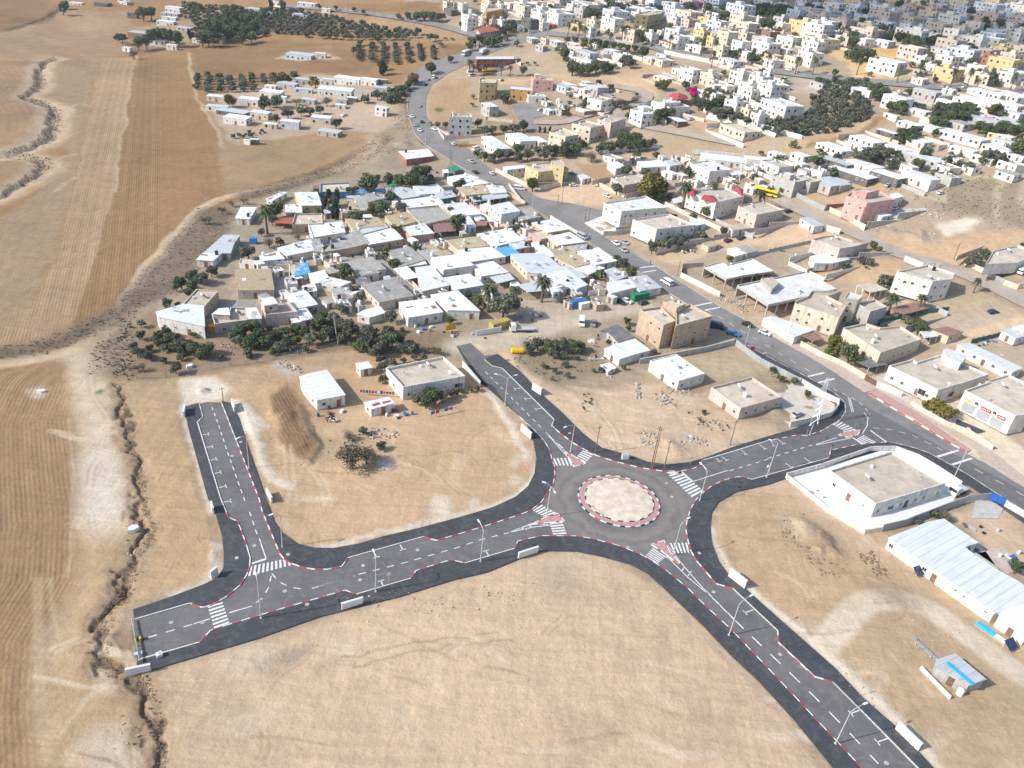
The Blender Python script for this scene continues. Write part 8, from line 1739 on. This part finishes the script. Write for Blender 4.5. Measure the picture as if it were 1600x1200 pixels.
# clouds out of the picture whose shadow lies on the far right of the town
def cloud(name, blobs, z, seed):
    m, t, b = nt('cloud_vapour'); t.nodes.remove(b); out = [n for n in t.nodes if n.type == 'OUTPUT_MATERIAL'][0]
    tr = N(t, 'ShaderNodeBsdfTransparent'); df = N(t, 'ShaderNodeBsdfTranslucent'); df.inputs[0].default_value = (.95, .95, .96, 1); mx = N(t, 'ShaderNodeMixShader'); mx.inputs[0].default_value = .12; t.links.new(tr.outputs[0], mx.inputs[1]); t.links.new(df.outputs[0], mx.inputs[2]); t.links.new(mx.outputs[0], out.inputs[0])
    bm = bmesh.new(); r = random.Random(seed)
    for x, y, s in blobs:
        k = bmesh.ops.create_icosphere(bm, subdivisions=3, radius=1.0); 
        for v in k['verts']:
            c = v.co.copy(); f = 1 + .18 * math.sin(c.x * 5 + x) * math.cos(c.y * 4 + y) + .12 * math.sin(c.z * 9 + s); v.co = Vector((c.x * s * f + x, c.y * s * f + y, c.z * s * .28 * f + z + r.uniform(-8, 8) * 0))
    me = bpy.data.meshes.new(name); bm.to_mesh(me); bm.free(); me.materials.append(m)
    for p in me.polygons: p.use_smooth = True
    return tag(link(name, me), 'white broken cloud drifting above and behind the viewer', 'cloud', None, 'stuff')
CZ = 620.0; off = Vector((math.cos(SUN_AZ), math.sin(SUN_AZ))) * ((CZ - 60) / math.tan(SUN_EL))
bl = []
for px, py, s in ((1420, 30, 110), (1560, 60, 100), (1300, 22, 70), (1500, 5, 170), (1340, -2, 170), (1180, 6, 70), (1590, 90, 40), (1480, 62, 60), (1080, -4, 60), (1250, -8, 140)):
    g = G(px, max(py, -18)); bl.append((g.x + off.x, g.y + off.y, s))
cloud('cloud', bl, CZ, 3)
# ---------------------------------------------------------------- labels: every thing told apart by its look and its neighbours
def to_px(p):
    q = Vector(p) - Vector((0, 0, CAM_H)); zc = q.dot(Vector(FW)); x = q.x / zc; y = q.dot(Vector(DN)) / zc; u = x * cR - y * sR; v = x * sR + y * cR; return 800 + FOC * u, 600 + FOC * v
LM = [('roundabout', 966, 784), ('walled roof house', 660, 590), ('white metal barn', 503, 607), ('large white metal barn', 280, 495), ('reed roofed barn', 397, 438), ('fan palms', 415, 325), ('red tiled canopy', 443, 343), ('deep blue house front', 523, 295),
      ('two date palms', 800, 450), ('white box house', 708, 405), ('green canopy', 711, 263), ('dark brick shed', 651, 242), ('green container', 1003, 465), ('blue container', 904, 472), ('brick coloured building', 1057, 500), ('black roofed shed', 966, 520), ('plain white bungalow', 1058, 578), ('beige bungalow', 1165, 612),
      ('white commercial building', 993, 330), ('cream wavy villa', 1036, 350), ('mustard building', 855, 265), ('crimson cornered villa', 1115, 308), ('tall yellowing tree', 1018, 285), ('beige stone house', 1190, 335), ('white column canopy', 1150, 420), ('unfinished deck', 1220, 445), ('big cream villa', 1300, 480), ('bright white villa', 1462, 440),
      ('slotted parapet bungalow', 1370, 535), ('broad white bungalow', 1465, 590), ('garage house', 1555, 620), ('brown pergola', 1425, 477), ('pink villa', 1360, 320), ('tan corner house', 1318, 385), ('storage hall', 1268, 350), ('white compound', 1385, 755), ('long white house', 1500, 870), ('grey sheet shed', 1495, 1050), ('yellow bus', 1210, 305), ('field of brown scrub', 1480, 300),
      ('bluish white house', 1110, 265), ('cream villa pair', 905, 205), ('loop street', 1010, 150), ('crimson hipped roof', 1060, 150), ('magenta bougainvillea', 1087, 145), ('white villa cluster', 1195, 130), ('bright villa by the grove', 1222, 165), ('large hillside grove', 1300, 180), ('yellow three storey house', 765, 128), ('orange house', 815, 145), ('small pink house', 848, 125), ('dark red hall', 775, 95), ('parking lot', 835, 175),
      ('cream house at the bend', 720, 190), ('tiled roof building', 765, 48), ('bright orange building', 770, 17), ('olive green school', 1015, 28), ('white four storey block', 958, 27), ('brown town building', 1140, 42), ('yellow town building', 1250, 32), ('sandy quarry slope', 1360, 80), ('yellow roadside house', 1485, 105), ('red and yellow houses', 1570, 85), ('green strip by the road', 1450, 153), ('white sheds row', 1530, 160),
      ('pillared house', 1158, 200), ('farmstead', 460, 160), ('farmstead edge olive trees', 380, 130), ('eucalyptus by the farm', 597, 105), ('far orchard', 520, 50), ('top left farm', 280, 50), ('lone hut in the fields', 495, 85), ('olive grove', 215, 545), ('scrub plot', 870, 545), ('flatbed truck', 815, 515), ('turquoise edged shop', 1225, 505), ('paved corner yard', 1270, 635), ('metal fence bend', 1200, 570), ('upper town road', 1180, 105), ('dark cypress clump', 590, 320)]
def nearest(x, y, own=''):
    b = sorted((math.hypot((x - a[1]), (y - a[2]) * 1.3), a) for a in LM if a[0] != own); d, a = b[0]
    if d < 6: d, a = b[1]
    dx, dy = x - a[1], y - a[2]
    if abs(dx) > abs(dy) * 1.15: w = 'right of' if dx > 0 else 'left of'
    else: w = 'below' if dy > 0 else 'above'
    if d > 90: w = 'well ' + w
    elif d < 32: w = 'just ' + w
    return w + ' the ' + a[0]
def size_word(a): return 'small ' if a < 45 else ('large ' if a > 260 else '')
items = []
for h in HOUSES:
    h['root']['kind'] = 'thing'
    if h['label']: h['root']['label'] = h['label']; continue
    st = {1: '', 2: 'two storey ', 3: 'three storey ', 4: 'four storey '}[min(4, h['fl'])]; nm = h['cat'] if h['cat'] in ('shed', 'canopy', 'carport', 'cabin', 'villa', 'barn') else 'house'
    if nm == 'canopy': d = '%s%s canopy' % (size_word(h['area']), ROOFN[h['roof']].replace(' roofed', '').replace(' covered', ''))
    else:
        rf = ROOFN[h['roof']]; wl = WALLN[h['wall']]
        if 'flat' in rf and st: rf = ''
        if rf.startswith(wl): rf = rf[len(wl) + 1:]
        d = '%s%s%s %s %s' % (size_word(h['area']), st, wl, rf, nm)
    items.append((h['root'], ' '.join(d.split()), to_px(h['pos'])))
for t_ in TREES:
    if t_['label']: t_['root']['label'] = t_['label']; continue
    d = TREEN[t_['kind']]; px = to_px(t_['pos']); s = t_['rad']
    d = ('big ' if s > 4.2 else ('small ' if s < 2.0 else '')) + d
    if t_['group'] and 'tall palms' in t_['group']: d = 'tall roadside palm tree'
    items.append((t_['root'], d, px))
for t_ in THINGS:
    if t_['label']: t_['root']['label'] = t_['label']; continue
    items.append((t_['root'], t_['desc'], to_px(t_['pos'])))
for o_, d_, p_ in MANH: o_['category'] = 'manhole cover'; o_['group'] = 'manhole covers in the new roads'; items.append((o_, d_, to_px(p_)))
ORD = ['leftmost', 'second', 'third', 'fourth', 'fifth', 'sixth', 'seventh', 'eighth', 'ninth', 'tenth', 'eleventh', 'twelfth', 'thirteenth', 'fourteenth', 'fifteenth', 'sixteenth', 'seventeenth', 'eighteenth', 'nineteenth', 'twentieth']
def assign(its):
    by = {}
    for o, d, p in its: by.setdefault(d + ' ' + nearest(*p), []).append((p, o))
    for lab, g in by.items():
        if len(g) == 1: g[0][1]['label'] = lab; continue
        g.sort(key=lambda q: q[0][0]); n = len(g)
        for i, (p, o) in enumerate(g):
            if n == 2: w = ('left', 'right')[i] + ' one of two'
            elif i == 0: w = 'leftmost one'
            elif i == n - 1: w = 'rightmost one'
            elif i < 20: w = ORD[i] + ' from left'
            else: w = 'far to the right'
            o['label'] = lab + ', ' + w
assign(items)
for o in COL.objects:                                          # keep every label within sixteen words
    l = o.get('label')
    if l and len(l.split()) > 16:
        for a_, b_ in (('well ', ''), ('just ', ''), (' like tree', ''), (' lying in a yard', '')):
            if len(l.split()) > 16: l = l.replace(a_, b_, 1)
        o['label'] = l
if HAZE:
    m = bpy.data.materials.new('haze_air'); m.use_nodes = True; t = m.node_tree
    for n_ in list(t.nodes):
        if n_.type == 'BSDF_PRINCIPLED': t.nodes.remove(n_)
    v = t.nodes.new('ShaderNodeVolumePrincipled'); v.inputs['Color'].default_value = (.86, .92, 1.0, 1); v.inputs['Density'].default_value = HAZE; v.inputs['Anisotropy'].default_value = .3
    t.links.new(v.outputs[0], [n_ for n_ in t.nodes if n_.type == 'OUTPUT_MATERIAL'][0].inputs['Volume'])
    tag(MB().box((0, 2500, 65), (11600, 6200, 150)).obj('haze', m), kind='stuff')
